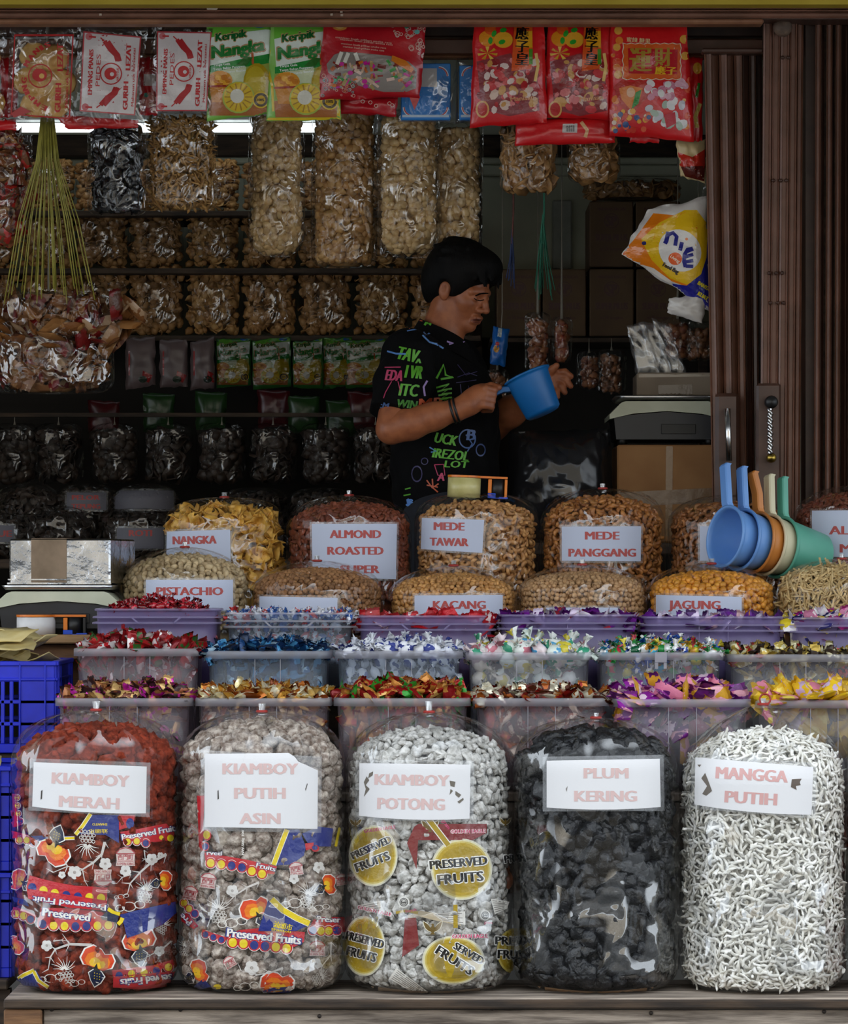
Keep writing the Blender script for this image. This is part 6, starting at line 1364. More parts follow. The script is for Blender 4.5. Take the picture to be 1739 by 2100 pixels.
# red sweet bags
def redsweet(pr, x, sw, seed):
    """x = left edge in the P7 crop"""
    r = random.Random(seed); X = lambda u: x+u*sw
    pr.poly([(X(0.05),300),(X(0.52),240),(X(0.60),330),(X(0.88),340),(X(0.92),650),(X(0.5),690),(X(0.12),640)], H('#8a3438'))
    for k in range(85):
        xx, y = r.uniform(X(0.11),X(0.89)), r.uniform(290,645); rr = r.uniform(18,44); pr.circle(xx, y, rr, r.choice([H('#b02428'),H('#c83c40'),H('#d8b8a8'),H('#c89048'),H('#8a1c20'),H('#d87878'),H('#e0c8c0')]), rr*0.7, 7, r.uniform(0,180))
    pr.circle(X(0.20), 135, 62, H('#e08a1c'), 56); pr.circle(X(0.42), 145, 68, H('#e0a028'), 58); pr.circle(X(0.24), 72, 42, H('#d8541c'), 36)
    for u, y in ((0.29,100),(0.42,75),(0.40,160),(0.24,150)): pr.circle(X(u), y, 26, H('#2c9a2c'), 17, 8, 40*u*10)
    for k in range(7): a = k*0.9; pr.poly([(X(0.2),240),(X(0.2)+72*math.cos(a),240+48*math.sin(a)),(X(0.2)+72*math.cos(a+0.4),240+48*math.sin(a+0.4))], H('#e0b848') if k % 2 else H('#c89020'))
    pr.poly([(X(0.57),40),(X(0.82),40),(X(0.83),200),(X(0.80),350),(X(0.53),370)], H('#d8541c')); pr.poly([(X(0.60),90),(X(0.82),80),(X(0.82),200),(X(0.6),200)], H('#e0a01c')); pr.line([(X(0.80),210),(X(0.80),320)], 26, H('#4a8a1c'))
    for i, ch in enumerate('應子皇'): pr.text(ch, X(0.68), 100+92*i, 92, 70, H('#140c08'), 4, 0.06)
    pr.circle(X(0.13), 640, 48, H('#d8a058'), 62); pr.circle(X(0.13), 640, 36, H('#b82420'), 48); pr.line([(X(0.87),240),(X(0.9),330),(X(0.86),440)], 22, H('#e8c070')); pr.text('Manisan', X(0.68), 560, 170, 34, H('#d89868'), -6, 0.04)
t, bv, w_ = packet('snack_packet', 'bright red sweets bag with black brush lettering, left of its twin', 'packet', [(972,46),(1116,46),(1122,252),(964,262)], YH-0.01, 0.045, M_redfoil, seed=15); ppr(t, bv, lambda pr: redsweet(pr, 70, 515, 3), P7)
t, bv, w_ = packet('snack_packet', 'bright red sweets bag with black brush lettering, right of its twin', 'packet', [(1122,46),(1256,46),(1262,246),(1118,240)], YH-0.004, 0.045, M_redfoil, seed=16); ppr(t, bv, lambda pr: redsweet(pr, 595, 470, 5), P7)
t, bv, w_ = packet('snack_packet', 'red bag lying crosswise with a white barcode label', 'packet', [(1058,244),(1256,240),(1262,292),(1056,300)], YH+0.02, 0.03, M_redfoil, seed=17, nv=10)
def d(pr):
    pr.poly([(710,745),(815,742),(812,808),(706,806)], H('#c8c0bc')); [pr.line([(735+7*i,755),(735+7*i,800)], 3.5, H('#3a3838')) for i in range(9)]; pr.line([(840,730),(885,790),(870,840)], 26, H('#e0b080'))
ppr(t, bv, d, P7)
t, bv, w_ = packet('snack_packet', 'large red bag with gold characters in a scalloped frame', 'packet', [(1252,46),(1408,46),(1424,290),(1250,278)], YH-0.015, 0.05, M_redfoil, seed=18)
def d(pr):
    r = random.Random(9)
    for k in range(26): x, y = r.choice([r.uniform(1065,1130), r.uniform(1570,1630)]), r.uniform(60,800); pr.circle(x, y, r.uniform(12,34), r.choice([H('#e07a28'),H('#e0a040'),H('#d85030')]))
    N = 60; fr = []
    for i in range(14): fr.append((1135+30*i, 165+8*(i%2)))
    for i in range(8): fr.append((1550+8*(i%2), 170+32*i))
    for i in range(14): fr.append((1555-30*i, 425+8*(i%2)))
    for i in range(8): fr.append((1132+8*(i%2), 420-32*i))
    pr.poly(fr, H('#e0d0b0')); pr.poly([((x-1345)*0.97+1345, (y-295)*0.96+295) for x, y in fr], H('#d85c20')); pr.poly([(1175,205),(1530,215),(1525,390),(1180,385)], H('#b81420')); pr.ring(1350,300,1,0.5,PR)
    pr.text('運', 1265, 290, 150, 140, H('#a8842c'), 0, 0.06); pr.text('財', 1425, 270, 120, 105, H('#a8842c'), 0, 0.05); pr.text('應子', 1445, 365, 155, 46, H('#e0b01c'), 2, 0.09); pr.text('蜜餞 糖果', 1250, 148, 170, 26, H('#e0c890'), 4, 0.03)
    pr.poly([(1070,480),(1130,430),(1200,450),(1270,430),(1330,480),(1300,570),(1230,640),(1180,700),(1120,610)], H('#b8281c')); pr.poly([(1110,490),(1190,470),(1280,490),(1260,570),(1190,640),(1130,570)], H('#d8782c')); pr.circle(1195,520,30,H('#e0b090'),36); pr.poly([(1230,520),(1270,500),(1250,600),(1200,640)], H('#2a8a3c'))
    for k in range(44): x, y = r.uniform(1310,1590), r.uniform(440,760); pr.circle(x, y, r.uniform(26,40), (H('#d8a0b0'),H('#e4dcdc'),H('#c87890'),H('#d8d4d0'))[k%4] if y < 600 else (H('#d0d0d0'),H('#a8b8a8'),H('#c8c4cc'),H('#e0dede'))[k%4], 24, 9, r.uniform(0,180))
    pr.poly([(1430,680),(1510,660),(1520,740),(1450,775)], H('#c02838'))
    for k in range(40): pr.circle(r.uniform(1060,1330), r.uniform(650,800), r.uniform(10,26), r.choice([H('#c83420'),H('#e0a030'),H('#2c4a80'),H('#d8c0b0'),H('#d86040')]), n=7)
ppr(t, bv, d, P7)
packet('snack_packet', 'red foil tail below the gold-character bag', 'packet', [(1290,270),(1352,276),(1352,293),(1292,292)], YH+0.03, 0.01, M_redfoil, seed=19, nv=5)
t, bv, w_ = packet('snack_packet', 'narrow red and yellow packet against the folded gate', 'packet', [(1402,118),(1442,118),(1440,290),(1410,288)], YH+0.03, 0.02, M_redfoil, seed=20)
ppr(t, bv, lambda pr: (pr.circle(1430,140,9,H('#e0a030'),12), pr.line([(1434,170),(1428,200)], 6, H('#3a8a2c')), pr.line([(1436,212),(1426,240),(1430,262)], 8, H('#d8c060'))), None)
t, bv, w_ = packet('snack_packet', 'cream and red crisps packet hanging lowest beside the gate', 'packet', [(1386,288),(1446,286),(1448,376),(1396,362)], YH+0.06, 0.04, matte('cream_wrapper', H('#c8b080'), H('#d8c090'), 0.4, 10), seed=21)
ppr(t, bv, lambda pr: (pr.poly([(1390,312),(1420,322),(1446,306),(1446,345),(1420,352),(1394,340)], H('#c83020')), pr.poly([(1396,342),(1446,340),(1444,372),(1405,362)], H('#5a1c14'))), None)
# the white, orange and blue food bag hooked on the gate
M_nice = matte('white_carrier_film', H('#c8c4c0'), H('#d8d4d0'), 0.35, 10, 0.5, 26, coat=0.2, bdist=0.008)
t, bv, w_ = packet('food_bag_pack', 'white, orange and blue pack of food bags hooked on the gate edge', 'packet', [(1330,428),(1452,402),(1455,640),(1276,520)], 1.80, 0.07, M_nice, None, seed=22, wr=0.010)
lo = packet('loose_end', 'x', 'x', [(1372,612),(1452,600),(1440,664),(1368,640)], 1.80, 0.03, M_nice, None, seed=23)
for ch in list(lo[0].children): ch.parent = t; ch.location = lo[0].location-t.location; ROOT[ch.name] = ROOT[t.name]; ch.name = 'loose_end'
bpy.data.objects.remove(lo[0])
def d(pr):
    K = lambda x, y: (1000+x/2.353, 350+y/2.353)
    A = lambda P: [K(*p) for p in P]
    pr.poly(A([(800,205),(900,215),(960,190),(1010,190),(1062,260),(1068,520),(960,560),(890,535),(800,470),(650,430),(645,395),(700,340)]), H('#e07a14'))
    pr.poly(A([(950,190),(1010,190),(1062,260),(1068,500),(960,550),(880,520),(790,430),(740,330),(830,250)]), H('#e0b414'))
    pr.poly(A([(1062,280),(1068,690),(1035,715),(940,640),(890,545),(960,555),(1030,500),(1056,420)]), H('#22248c'))
    pr.poly(A([(650,425),(800,470),(890,535),(885,550),(790,490),(650,445)]), H('#d8d0c8'))
    pr.circle(*K(928,385), 46, H('#dcd8d4'), 41, 28, 42)
    ink_ = H('#24267e')
    pr.line(A([(872,295),(862,340),(855,352)]), 9, ink_); pr.line(A([(868,310),(895,300),(912,318),(905,362)]), 8, ink_); pr.line(A([(938,345),(928,385)]), 8, ink_); pr.circle(*K(960,330), 3, H('#e0741c'))
    pr.line(A([(990,375),(965,380),(950,405),(948,440),(955,465)]), 8, ink_)
    for y0, y1 in ((385,378),(408,404),(432,434),(452,462)): pr.line(A([(955,y0+8),(992,y1)]), 7, ink_)
    pr.circle(*K(905,425), 14, H('#e05c1c'), 13); pr.text('Living', *K(905,425), 22, 7, H('#f0d8c0'), 35, 0.05); pr.text('Food Bag', *K(885,470), 36, 9, H('#2a2420'), 28, 0.08)
    for s, x, y, w in (('BANYAK',1050,560,34),('KUAT',1040,605,24),('FUN',1005,640,18)): pr.text(s, *K(x,y), w, 8.5, H('#e0d020'), 32, 0.09)
    pr.poly(A([(650,395),(662,390),(660,415),(646,412)]), H('#c85a3c')); pr.circle(*K(755,350), 5, H('#2c2c6a'), 4)
ppr(t, bv, d, None)
MB().tube([at(1440,408,1.79), at(1446,380,1.76), at(1448,372,1.75)], 0.003, 6).build('hanging_loop', M_film_dark, t)
# ------------------------------------------------------------------ inside the shop: lamp, hanging bags, shelves, cartons
lamp = thing('tube_lamp', at(390,262,2.9), 'white fluorescent tube lamp across the back of the shop', 'lamp')
a, b = at(28,262,2.9), at(770,262,2.9)
MB().tube([a, b], 0.013, 14).build('tube', glow('tube_light', (0.88,0.96,1.0), 3.2), lamp, True)
boxobj('fixture', (a.x-0.03, 2.895, a.z+0.018), (b.x+0.03, 2.945, a.z+0.05), matte('white_enamel', H('#b8bcb8'), H('#c8ccc8'), 0.4), lamp, 0.004)
for p in (a, b): MB().box(p+Vector((0,0,0.004)), (0.016,0.03,0.04), bev=0.003).build('end_cap', matte('white_enamel', H('#b8bcb8')), lamp)
boxobj('ceiling_rod', (a.x+0.1, 2.915, a.z+0.05), (a.x+0.11, 2.925, 2.95), M_black, lamp); boxobj('ceiling_rod', (b.x-0.11, 2.915, a.z+0.05), (b.x-0.10, 2.925, 2.95), M_black, lamp)

M_krup = matte('pale_rind_cracker', H('#b08a54'), H('#d8b884'), 0.55, 40, 0.5, 110, rand=0.18); M_krup2 = matte('tan_rind_cracker', H('#9a6c3a'), H('#c49a60'), 0.55, 40, 0.5, 110, rand=0.2)
M_fungus = matte('dried_curly_snack', H('#8a6028'), H('#c89c5c'), 0.6, 50, 0.5, 110, rand=0.25); M_blackfruit = matte('black_soft_fruit', H('#08080a'), H('#1a1a20'), 0.25, 30, 0.8, 70, rand=0.3, bdist=0.006)
M_emp2 = matte('brown_disc_cracker', H('#8a6236'), H('#b88c58'), 0.55, 30, 0.4, 80, rand=0.2)
KLUMP = [lump(i+300, (1,0.85,0.75), 0.22, 1.4, 2) for i in range(6)]; KLO = [lump(i+300, (1,0.85,0.75), 0.22, 1.4, 1) for i in range(4)]
DISC = [flake(i+20) for i in range(5)]
def hang_bag(cx, rx, top, bottom, Y, label, fillname, shapes, size, mat, spacing, seed, ky=0.62, corner=0.045, flat=0.0, limit=220, low=None, group='clear snack bags hanging inside', depth=0.85, fillt=None, arc=110, string_to=None, fm=None):
    b = Bag(cx, rx, bottom, top+18, top, Y, ky=ky, corner=corner, dome=(2.5,2.2), fill_top=(fillt or top+14), seed=seed)
    b.make('hanging_bag', label, 'bag of snacks', fm or M_film_dark, group, tie=False, wrinkle=0.006)
    b.fill(fillname, shapes, size, mat, spacing, limit=limit, flat=flat, seed=seed, low=low, depth=depth, arc=arc)
    c = at(cx, top, Y); e_ = Vector((c.x, c.y, 2.95)) if string_to is None else at(cx, string_to, Y); MB().tube([c+Vector((0,0,-0.005)), c*0.75+e_*0.25, e_], [0.004,0.0012,0.001], 6).build('hanging_string', matte('string', H('#8a8478')), b.th)
    return b
hang_bag(567, 56, 225, 526, 2.25, 'long clear bag of pale puffed crackers, first of the long ones', 'puffed_cracker', KLUMP, 0.0145, M_krup, 0.0215, 61, corner=0.055, low=KLO)
hang_bag(706, 66, 215, 548, 2.27, 'long clear bag of tan puffed crackers below the red pouch', 'puffed_cracker', KLUMP, 0.0145, M_krup2, 0.0215, 62, corner=0.03, low=KLO)
hang_bag(838, 61, 225, 528, 2.21, 'long rounded clear bag of pale puffed crackers above the young man', 'puffed_cracker', KLUMP, 0.0145, M_krup, 0.0215, 63, corner=0.06, low=KLO)
hang_bag(937, 51, 250, 520, 2.27, 'long clear bag of puffed crackers directly behind his head', 'puffed_cracker', KLUMP, 0.0155, M_krup, 0.0225, 64, corner=0.03, low=KLO)
hang_bag(372, 70, 228, 433, 2.05, 'clear bag of curly tan dried snack', 'curly_snack', CURLS, 0.022, M_fungus, 0.0145, 65, corner=0.03, depth=0.4, flat=0.4)
hang_bag(241, 59, 245, 441, 2.02, 'clear bag of glossy black dried fruit', 'black_fruit', LUMPS_F, 0.021, M_blackfruit, 0.028, 66, corner=0.02, flat=0.5, low=LO_F)
hang_bag(1083, 56, 250, 394, 2.05, 'clear bag of flat brown crackers, left of the pair under the red bags', 'disc_cracker', DISC, 0.026, M_emp2, 0.024, 67, corner=0.02, flat=0.5, depth=0.5)
hang_bag(1217, 52, 280, 374, 2.08, 'clear bag of flat brown crackers, right of the pair under the red bags', 'disc_cracker', DISC, 0.026, M_emp2, 0.024, 68, corner=0.02, flat=0.5, depth=0.5)
hang_bag(2, 62, 262, 500, 2.0, 'clear bag of red and brown snacks at the left picture edge', 'small_packet', PILLF, 0.030, palette('pal_brownred',[H('#6a3a20'),H('#8a1c1a'),H('#7a4a2c'),H('#a8683c')],[H('#b88a58'),H('#c83028')],0.35,0.0,40,0.4), 0.034, 69, corner=0.05, flat=0.6, ky=0.7)
bb = hang_bag(100, 134, 600, 806, 1.98, 'big clear bag bundling brown snack packets, hanging at the left', 'small_packet', PILLF, 0.028, palette('pal_tan',[H('#8a5a30'),H('#9a6838'),H('#8e5c34'),H('#7a1c1a'),H('#80522c'),H('#96683c')],[H('#a87848'),H('#5a3420'),H('#b09070')],0.35,0.0,30,0.3), 0.036, 70, corner=0.04, flat=0.6, depth=1.5, ky=0.6, fillt=668)
# split bamboo skewers fanning down
sk = thing('bamboo_bundle', at(95,255,1.93), 'fan of thin yellow-green bamboo splints hanging at the left', 'splints')
M_split = matte('green_bamboo', H('#8a8430'), H('#b0a850'), 0.5, 20); rnd = random.Random(8)
for i in range(30):
    u = (i/29*2-1)+rnd.uniform(-.08,.08); x0 = 97+u*12; x1 = 100+u*88; y1 = 585+40*rnd.random()
    MB().tube([at(x0,240,1.93), at(x0+u*10,330,1.93+0.01*rnd.uniform(-1,1)), at((x0+x1)/2+u*8,450,1.93+0.02*rnd.uniform(-1,1)), at(x1,y1,1.93+0.04*rnd.uniform(-1,1))], 0.0016, 5).build('splint', M_split, sk, True)
MB().tube([at(97,250,1.93), Vector((at(97,250,1.93).x, 1.93, 2.95))], 0.003, 6).build('hanging_string', matte('string', H('#8a8478')), sk)
# cords with a blue and a green net
for (px, c, lb, x2, y2) in ((1050,'#3a4a7a','frayed blue raffia cord hanging before the wall',1047,598),(1113,'#2f7a62','green net string hanging before the wall',1116,618)):
    t = thing('raffia_line', at(px,y2,2.3), lb, 'cord'); M_c = matte('cord_'+c[1:], H(c), H(c), 0.7)
    MB().tube([Vector((at(px,0,2.3).x, 2.3, 2.95)), at(px+3,430,2.3), at(px,500,2.3)], 0.0025, 6).build('cord', matte('cord_red', H('#6a3a34')) if px < 1100 else M_c, t)
    for i in range(9 if px < 1100 else 14):
        u = rnd.uniform(-1,1); s = 9 if px < 1100 else 24
        MB().tube([at(px,(470 if px < 1100 else 440),2.3), at(px+u*s*0.5,530,2.3+0.01*rnd.uniform(-1,1)), at(x2+u*s,y2-rnd.uniform(0,30),2.3+0.02*rnd.uniform(-1,1))], 0.0014, 5).build('strand', M_c, t)
# stacked cracker bags on the back shelf
def snack_pack(seed, w, h, dp):
    rp = random.Random(seed); t = thing('cracker_pack', (0,0,0), 'x', 'bag of snacks'); V = []; nu, nv = 14, 12
    def S(u, v):
        a = 2*math.pi*u; e = 3.2; cx, sy = math.cos(a), math.sin(a); r = (abs(cx)**e+abs(sy)**e)**(-1/e); z = (v-0.5)*h
        k = max(0.05, (1-abs(2*v-1)**5))**0.35; n = 0.006*noise.noise(Vector((cx*3+seed, sy*3, v*6)))
        return Vector((cx*r*(w/2+n)*k, sy*r*(dp/2+n)*k, z+h/2))
    m = MB().grid(S, 28, nv, closeu=True); m.V = [tuple(v) for v in m.V]; obj('film', m.V, m.F, M_film_dark, t, True)
    J = Joined()
    for i in range(190):
        x, z = rp.uniform(-.46,.46)*w, rp.uniform(0.03,0.98)*h; y = -dp*0.40+rp.uniform(0,0.012)+0.03*(abs(x)/(w/2))**4; s = rp.uniform(0.011,0.018); V, Fc = DISC[i%5] if i % 2 else KLO[i%4]
        J.add(V, tris(Fc), Matrix.Translation((x,y,z)) @ rand_rot(rng=rp).to_4x4() @ Matrix.Diagonal((s,s,s,1)), rp.random())
    J.build('crackers', M_krup2 if seed % 2 else M_emp2, t)
    MB().box((0,0.01,h/2), (w*0.84,dp*0.62,h*0.86), bev=0.02).build('cracker_heart', M_emp2, t)['kind'] = 'stuff'
    return t
def copy_thing(src, loc, label, group, rz=0.0, sc=(1,1,1)):
    c = src.copy(); COL.objects.link(c); c.location = loc; c.rotation_euler = (0,0,rz); c.scale = sc; c['label'] = label; c['group'] = group
    for ch in src.children:
        d_ = ch.copy(); COL.objects.link(d_); d_.parent = c
        for g in ch.children: e_ = g.copy(); COL.objects.link(e_); e_.parent = d_
    return c
YS = 3.1; ms = mpp(YS-0.06); protos = [snack_pack(i, 108*ms, 128*ms, 0.13) for i in range(3)]; used = set()
ORD = ['first','second','third','fourth','fifth','sixth','seventh','eighth','ninth']
for r, (yb, hs, nm) in enumerate(((686,1.06,'lower'),(548,0.92,'middle'),(430,0.78,'top'))):
    for c, cx in enumerate((-16,98,210,322,438,553,667,782,896)):
        loc = at(cx, yb, YS); k = (r*3+c) % 3; lab = f'clear bag of tan crackers, {ORD[c]} from the left in the {nm} shelf row'
        if k not in used: p = protos[k]; p.location = loc; ROOT[p.name] = Vector(loc); p.scale = (1,1,hs); tag(p, lab, 'bag of snacks', 'cracker bags stacked on the back shelf'); used.add(k)
        else: copy_thing(protos[k], loc, lab, 'cracker bags stacked on the back shelf', rnd.uniform(-.05,.05), (rnd.uniform(.96,1.02),1,hs))
bs = thing('wall_shelving', at(420,1100,3.1), 'dark wooden shelving along the back wall holding the cracker bags', 'shelving')
for yb in (687.5, 549.5, 431.5): p, q = at(-140,yb+9,2.98), at(985,yb,2.98); boxobj('shelf_board', (p.x, 2.99, q.z-0.015), (q.x, 3.35, q.z), M_wood_dark, bs, 0.002)
for px in (-140, 980): p = at(px,0,3.3); boxobj('upright', (p.x-0.012, 3.30, ZF), (p.x+0.012, 3.36, at(0,300,3.3).z), M_wood_dark, bs)
p, q = at(-140,856,2.93), at(985,848,2.93); boxobj('hook_rail', (p.x, 2.885, p.z), (q.x, 2.915, q.z), M_wood_dark, bs)
bd = boxobj('wall_shade_board', (at(-300,0,3.2).x, 3.36, ZF), (at(1480,0,3.2).x, 3.40, at(0,692,3.36).z), matte('painted_shade_board', H('#14110e'), H('#1e1a16'), 0.8, 6), None); bd['kind'] = 'structure'  # added dark sheet, imitates the deep shade on the lower wall
p, q = at(-140,700,2.99), at(985,690,2.99); boxobj('hook_rail', (p.x, 2.96, p.z), (q.x, 2.985, q.z), M_wood_dark, bs)
# small packets on the hook rail
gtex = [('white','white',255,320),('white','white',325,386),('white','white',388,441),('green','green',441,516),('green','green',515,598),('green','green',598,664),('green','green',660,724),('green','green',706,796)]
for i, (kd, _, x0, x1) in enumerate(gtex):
    t, bv, w_ = packet('small_snack_packet', ('dull white' if kd == 'white' else 'green Nangka')+f' packet on the back hook rail, {ORD[i if kd == "white" else i-3]} of its kind from the left', 'packet', [(x0+2,694+4*(i%3)),(x1-2,690+5*(i%2)),(x1-1,790+3*(i%3)),(x0+3,800-4*(i%2))], 2.93-0.008*(i%3), 0.03, matte('dull_pinkish_film', H('#5a4c4c'), H('#6a5a5a'), 0.35, 10, 0.3) if kd == 'white' else matte('shaded_green_wrapper', H('#1e4a1e'), H('#2a5a24'), 0.3, 8, 0.3), 'packets on the back hook rail', seed=40+i, nu=10, nv=12)  # green wrapper colour darkened to stand in for shade under the shelf
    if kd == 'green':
        pr = Print(9, None); nangka(pr, x0+2, 694, x1-x0-4, 98); pr.T = [(t3, tuple(v*0.38 for v in c3), l3, f3) for t3, c3, l3, f3 in pr.T]; pr.lay('print', bv, t, M_inkgloss, 0.0006, 0.0002)  # print colours scaled down to carry the same shelf shade
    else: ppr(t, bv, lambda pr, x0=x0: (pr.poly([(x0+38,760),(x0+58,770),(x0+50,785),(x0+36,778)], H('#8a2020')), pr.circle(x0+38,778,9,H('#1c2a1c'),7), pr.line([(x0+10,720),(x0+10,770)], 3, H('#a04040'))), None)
for i, (x0, y0) in enumerate(((212,830),(325,815),(432,812),(560,808),(622,820),(700,830),(745,812))):
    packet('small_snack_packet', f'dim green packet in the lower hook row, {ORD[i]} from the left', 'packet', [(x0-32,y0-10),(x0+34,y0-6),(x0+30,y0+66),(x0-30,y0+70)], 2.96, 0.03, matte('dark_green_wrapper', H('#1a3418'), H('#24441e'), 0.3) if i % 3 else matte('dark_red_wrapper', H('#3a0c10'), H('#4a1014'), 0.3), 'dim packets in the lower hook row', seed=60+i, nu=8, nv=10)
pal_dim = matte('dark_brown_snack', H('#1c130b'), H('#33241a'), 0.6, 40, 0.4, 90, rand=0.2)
for i, cx in enumerate((30,120,235,345,455,560,668,770)):
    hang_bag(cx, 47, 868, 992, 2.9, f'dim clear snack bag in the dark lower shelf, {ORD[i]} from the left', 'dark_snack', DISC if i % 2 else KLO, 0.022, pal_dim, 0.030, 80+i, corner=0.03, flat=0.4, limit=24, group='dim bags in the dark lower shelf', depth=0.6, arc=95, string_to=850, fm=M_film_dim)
# low back table with signed bags; sign paper darkened to imitate the dimness there
bk = thing('back_table', at(380,1150,2.4), 'dark low table at the back carrying dim signed bags', 'table')
zt = 1.40; p, q = at(-140,0,2.3), at(760,0,2.3); boxobj('table_top', (p.x,2.28,zt-0.025), (q.x,2.78,zt), M_wood_dark, bk, 0.003)
for x in (p.x+0.02, q.x-0.06):
    for y in (2.30, 2.72): boxobj('leg', (x,y,ZF), (x+0.04,y+0.04,zt-0.025), M_wood_dark, bk)
for i, (cx, top, sign, lines, tx) in enumerate(((-10,1052,[(-60,1075),(28,1078),(28,1112),(-60,1110)],[('KUE',2,1094,44,13,0)],'signed KUE'),(118,1038,None,[],'without sign'),(285,1042,[(240,1083),(336,1083),(336,1125),(240,1125)],[('ROTI',288,1093,48,13,0)],'signed ROTI'))):
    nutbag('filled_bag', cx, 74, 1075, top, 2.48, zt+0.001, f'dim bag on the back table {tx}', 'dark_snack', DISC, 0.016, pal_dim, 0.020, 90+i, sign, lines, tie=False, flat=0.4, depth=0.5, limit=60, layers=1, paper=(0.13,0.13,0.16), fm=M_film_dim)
for i, (cx, top, sign, lines, tx) in enumerate(((178,992,[(137,1010),(218,1010),(218,1046),(137,1044)],[('PELOR',176,1020,58,10,0),('TEPUNG',176,1038,60,10,0)],'signed TEPUNG'),(300,992,[(228,1006),(356,1006),(356,1044),(228,1044)],[],'with blank grey sign'),(520,1000,None,[],'behind the NANGKA bag'),(660,1000,None,[],'behind the ALMOND bag'),(60,990,None,[],'at the far left'))):
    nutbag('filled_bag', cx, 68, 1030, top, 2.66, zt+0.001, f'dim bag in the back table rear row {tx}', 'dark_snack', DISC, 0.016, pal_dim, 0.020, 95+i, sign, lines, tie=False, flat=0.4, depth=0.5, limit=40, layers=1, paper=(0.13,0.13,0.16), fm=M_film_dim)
# cartons stacked at the right
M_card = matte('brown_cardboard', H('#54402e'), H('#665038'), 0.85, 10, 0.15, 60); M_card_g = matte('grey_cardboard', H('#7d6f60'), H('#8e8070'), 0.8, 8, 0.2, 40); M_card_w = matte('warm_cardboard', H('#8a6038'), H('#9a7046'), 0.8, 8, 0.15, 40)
def carton(x0, x1, y0, y1, Y, dp, label, mat=None, sp=True, group='brown cartons stacked at the back wall'):
    a, b = at(x0, y1, Y), at(x1, y0, Y); t = thing('carton', ((a.x+b.x)/2, Y+dp/2, a.z), label, 'carton', group)
    m = MB().box(((a.x+b.x)/2, Y+dp/2, (a.z+b.z)/2), (b.x-a.x-0.003, dp, b.z-a.z-0.002), bev=0.003); m.build('carton_body', mat or M_card, t)
    if sp:
        bv = bvh_of(m.V, m.F); cx = (x0+x1)/2; h = y1-y0; k = H('#4a2420')
        def d(pr):
            pr.text('MAKANAN RINGAN', cx, y0+h*0.12, (x1-x0)*0.62, h*0.05, k, 0, 0.03); pr.text('SP', cx, y0+h*0.30, (x1-x0)*0.22, h*0.16, k, 0, 0.08); pr.ring(cx, y0+h*0.30, (x1-x0)*0.17, 2, k)
            pr.text('SUPER PILUS', cx, y0+h*0.55, (x1-x0)*0.72, h*0.10, k, 0, 0.07); pr.text('isi 20 bungkus', cx, y0+h*0.72, (x1-x0)*0.5, h*0.05, k, 0, 0.03)
        ppr(t, bv, d, None, M_ink)
    return t
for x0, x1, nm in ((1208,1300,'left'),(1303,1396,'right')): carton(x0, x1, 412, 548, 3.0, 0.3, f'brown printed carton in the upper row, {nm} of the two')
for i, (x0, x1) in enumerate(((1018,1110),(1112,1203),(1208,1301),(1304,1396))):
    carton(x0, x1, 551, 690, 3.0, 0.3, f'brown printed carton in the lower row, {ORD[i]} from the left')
cs = thing('carton_shelf', at(1200,695,3.1), 'dark shelf under the brown cartons', 'shelf'); p, q = at(1005,702,2.98), at(1470,692,2.98); boxobj('shelf_board', (p.x,2.985,p.z), (q.x,3.32,q.z), M_wood_dark, cs, 0.002)
for x in (p.x+0.005, q.x-0.03): boxobj('upright', (x,3.28,ZF), (x+0.025,3.31,p.z), M_wood_dark, cs)
t = Bag(1296, 98, 410, 384, 366, 3.1, ky=0.7, corner=0.02, dome=(2.4,2.0), seed=71); t.make('cracker_bag', 'flat clear bag of brown crackers lying on the cartons', 'bag of snacks', M_film_dark, None, tie=False); t.fill('disc_cracker', DISC, 0.020, M_emp2, 0.022, limit=60, depth=0.4, layers=1)
# small hanging goods right of the young man
t, bv, w_ = packet('blue_packet', 'narrow bright blue packet hanging right of his face', 'packet', [(1012,668),(1044,676),(1036,752),(1004,746)], 2.4, 0.03, matte('bright_blue_wrapper', H('#1458a8'), H('#1c68b8'), 0.35), 'small goods hanging at the right', seed=72, nu=8); ppr(t, bv, lambda pr: (pr.poly([(1022,672),(1030,674),(1028,692),(1020,690)], H('#b8c4c8')), pr.circle(1018,715,6,H('#c88a30'),8), pr.circle(1020,705,4,H('#c03030'))), None)
MB().tube([at(1028,672,2.4), at(1030,640,2.4), Vector((at(1030,600,2.4).x, 2.4, 2.95))], 0.0015, 5).build('hanging_string', matte('string', H('#8a8478')), t)
for i, (cx, rx, top, bot, c) in enumerate(((1103,26,640,765,'#7a3420'),(1152,20,650,745,'#8a2a22'),(1020,24,755,835,'#6a3c22'),(1208,24,720,800,'#5a2420'),(1254,28,715,810,'#4a3026'),(1390,32,650,740,'#6a2a20'),(1432,30,660,740,'#5a3a22'))):
    hang_bag(cx, rx, top, bot, 2.55 if top < 700 else 2.965, f'small clear bag of reddish snacks at the right, {ORD[i]} of the small hanging ones', 'small_snack', KLO, 0.016, matte('snack_'+c[1:], H(c), H('#a8704a'), 0.5, 40, rand=0.2), 0.022, 110+i, corner=0.02, limit=30, group='small goods hanging at the right', ky=0.8, arc=100, string_to=(None if top < 700 else 694))
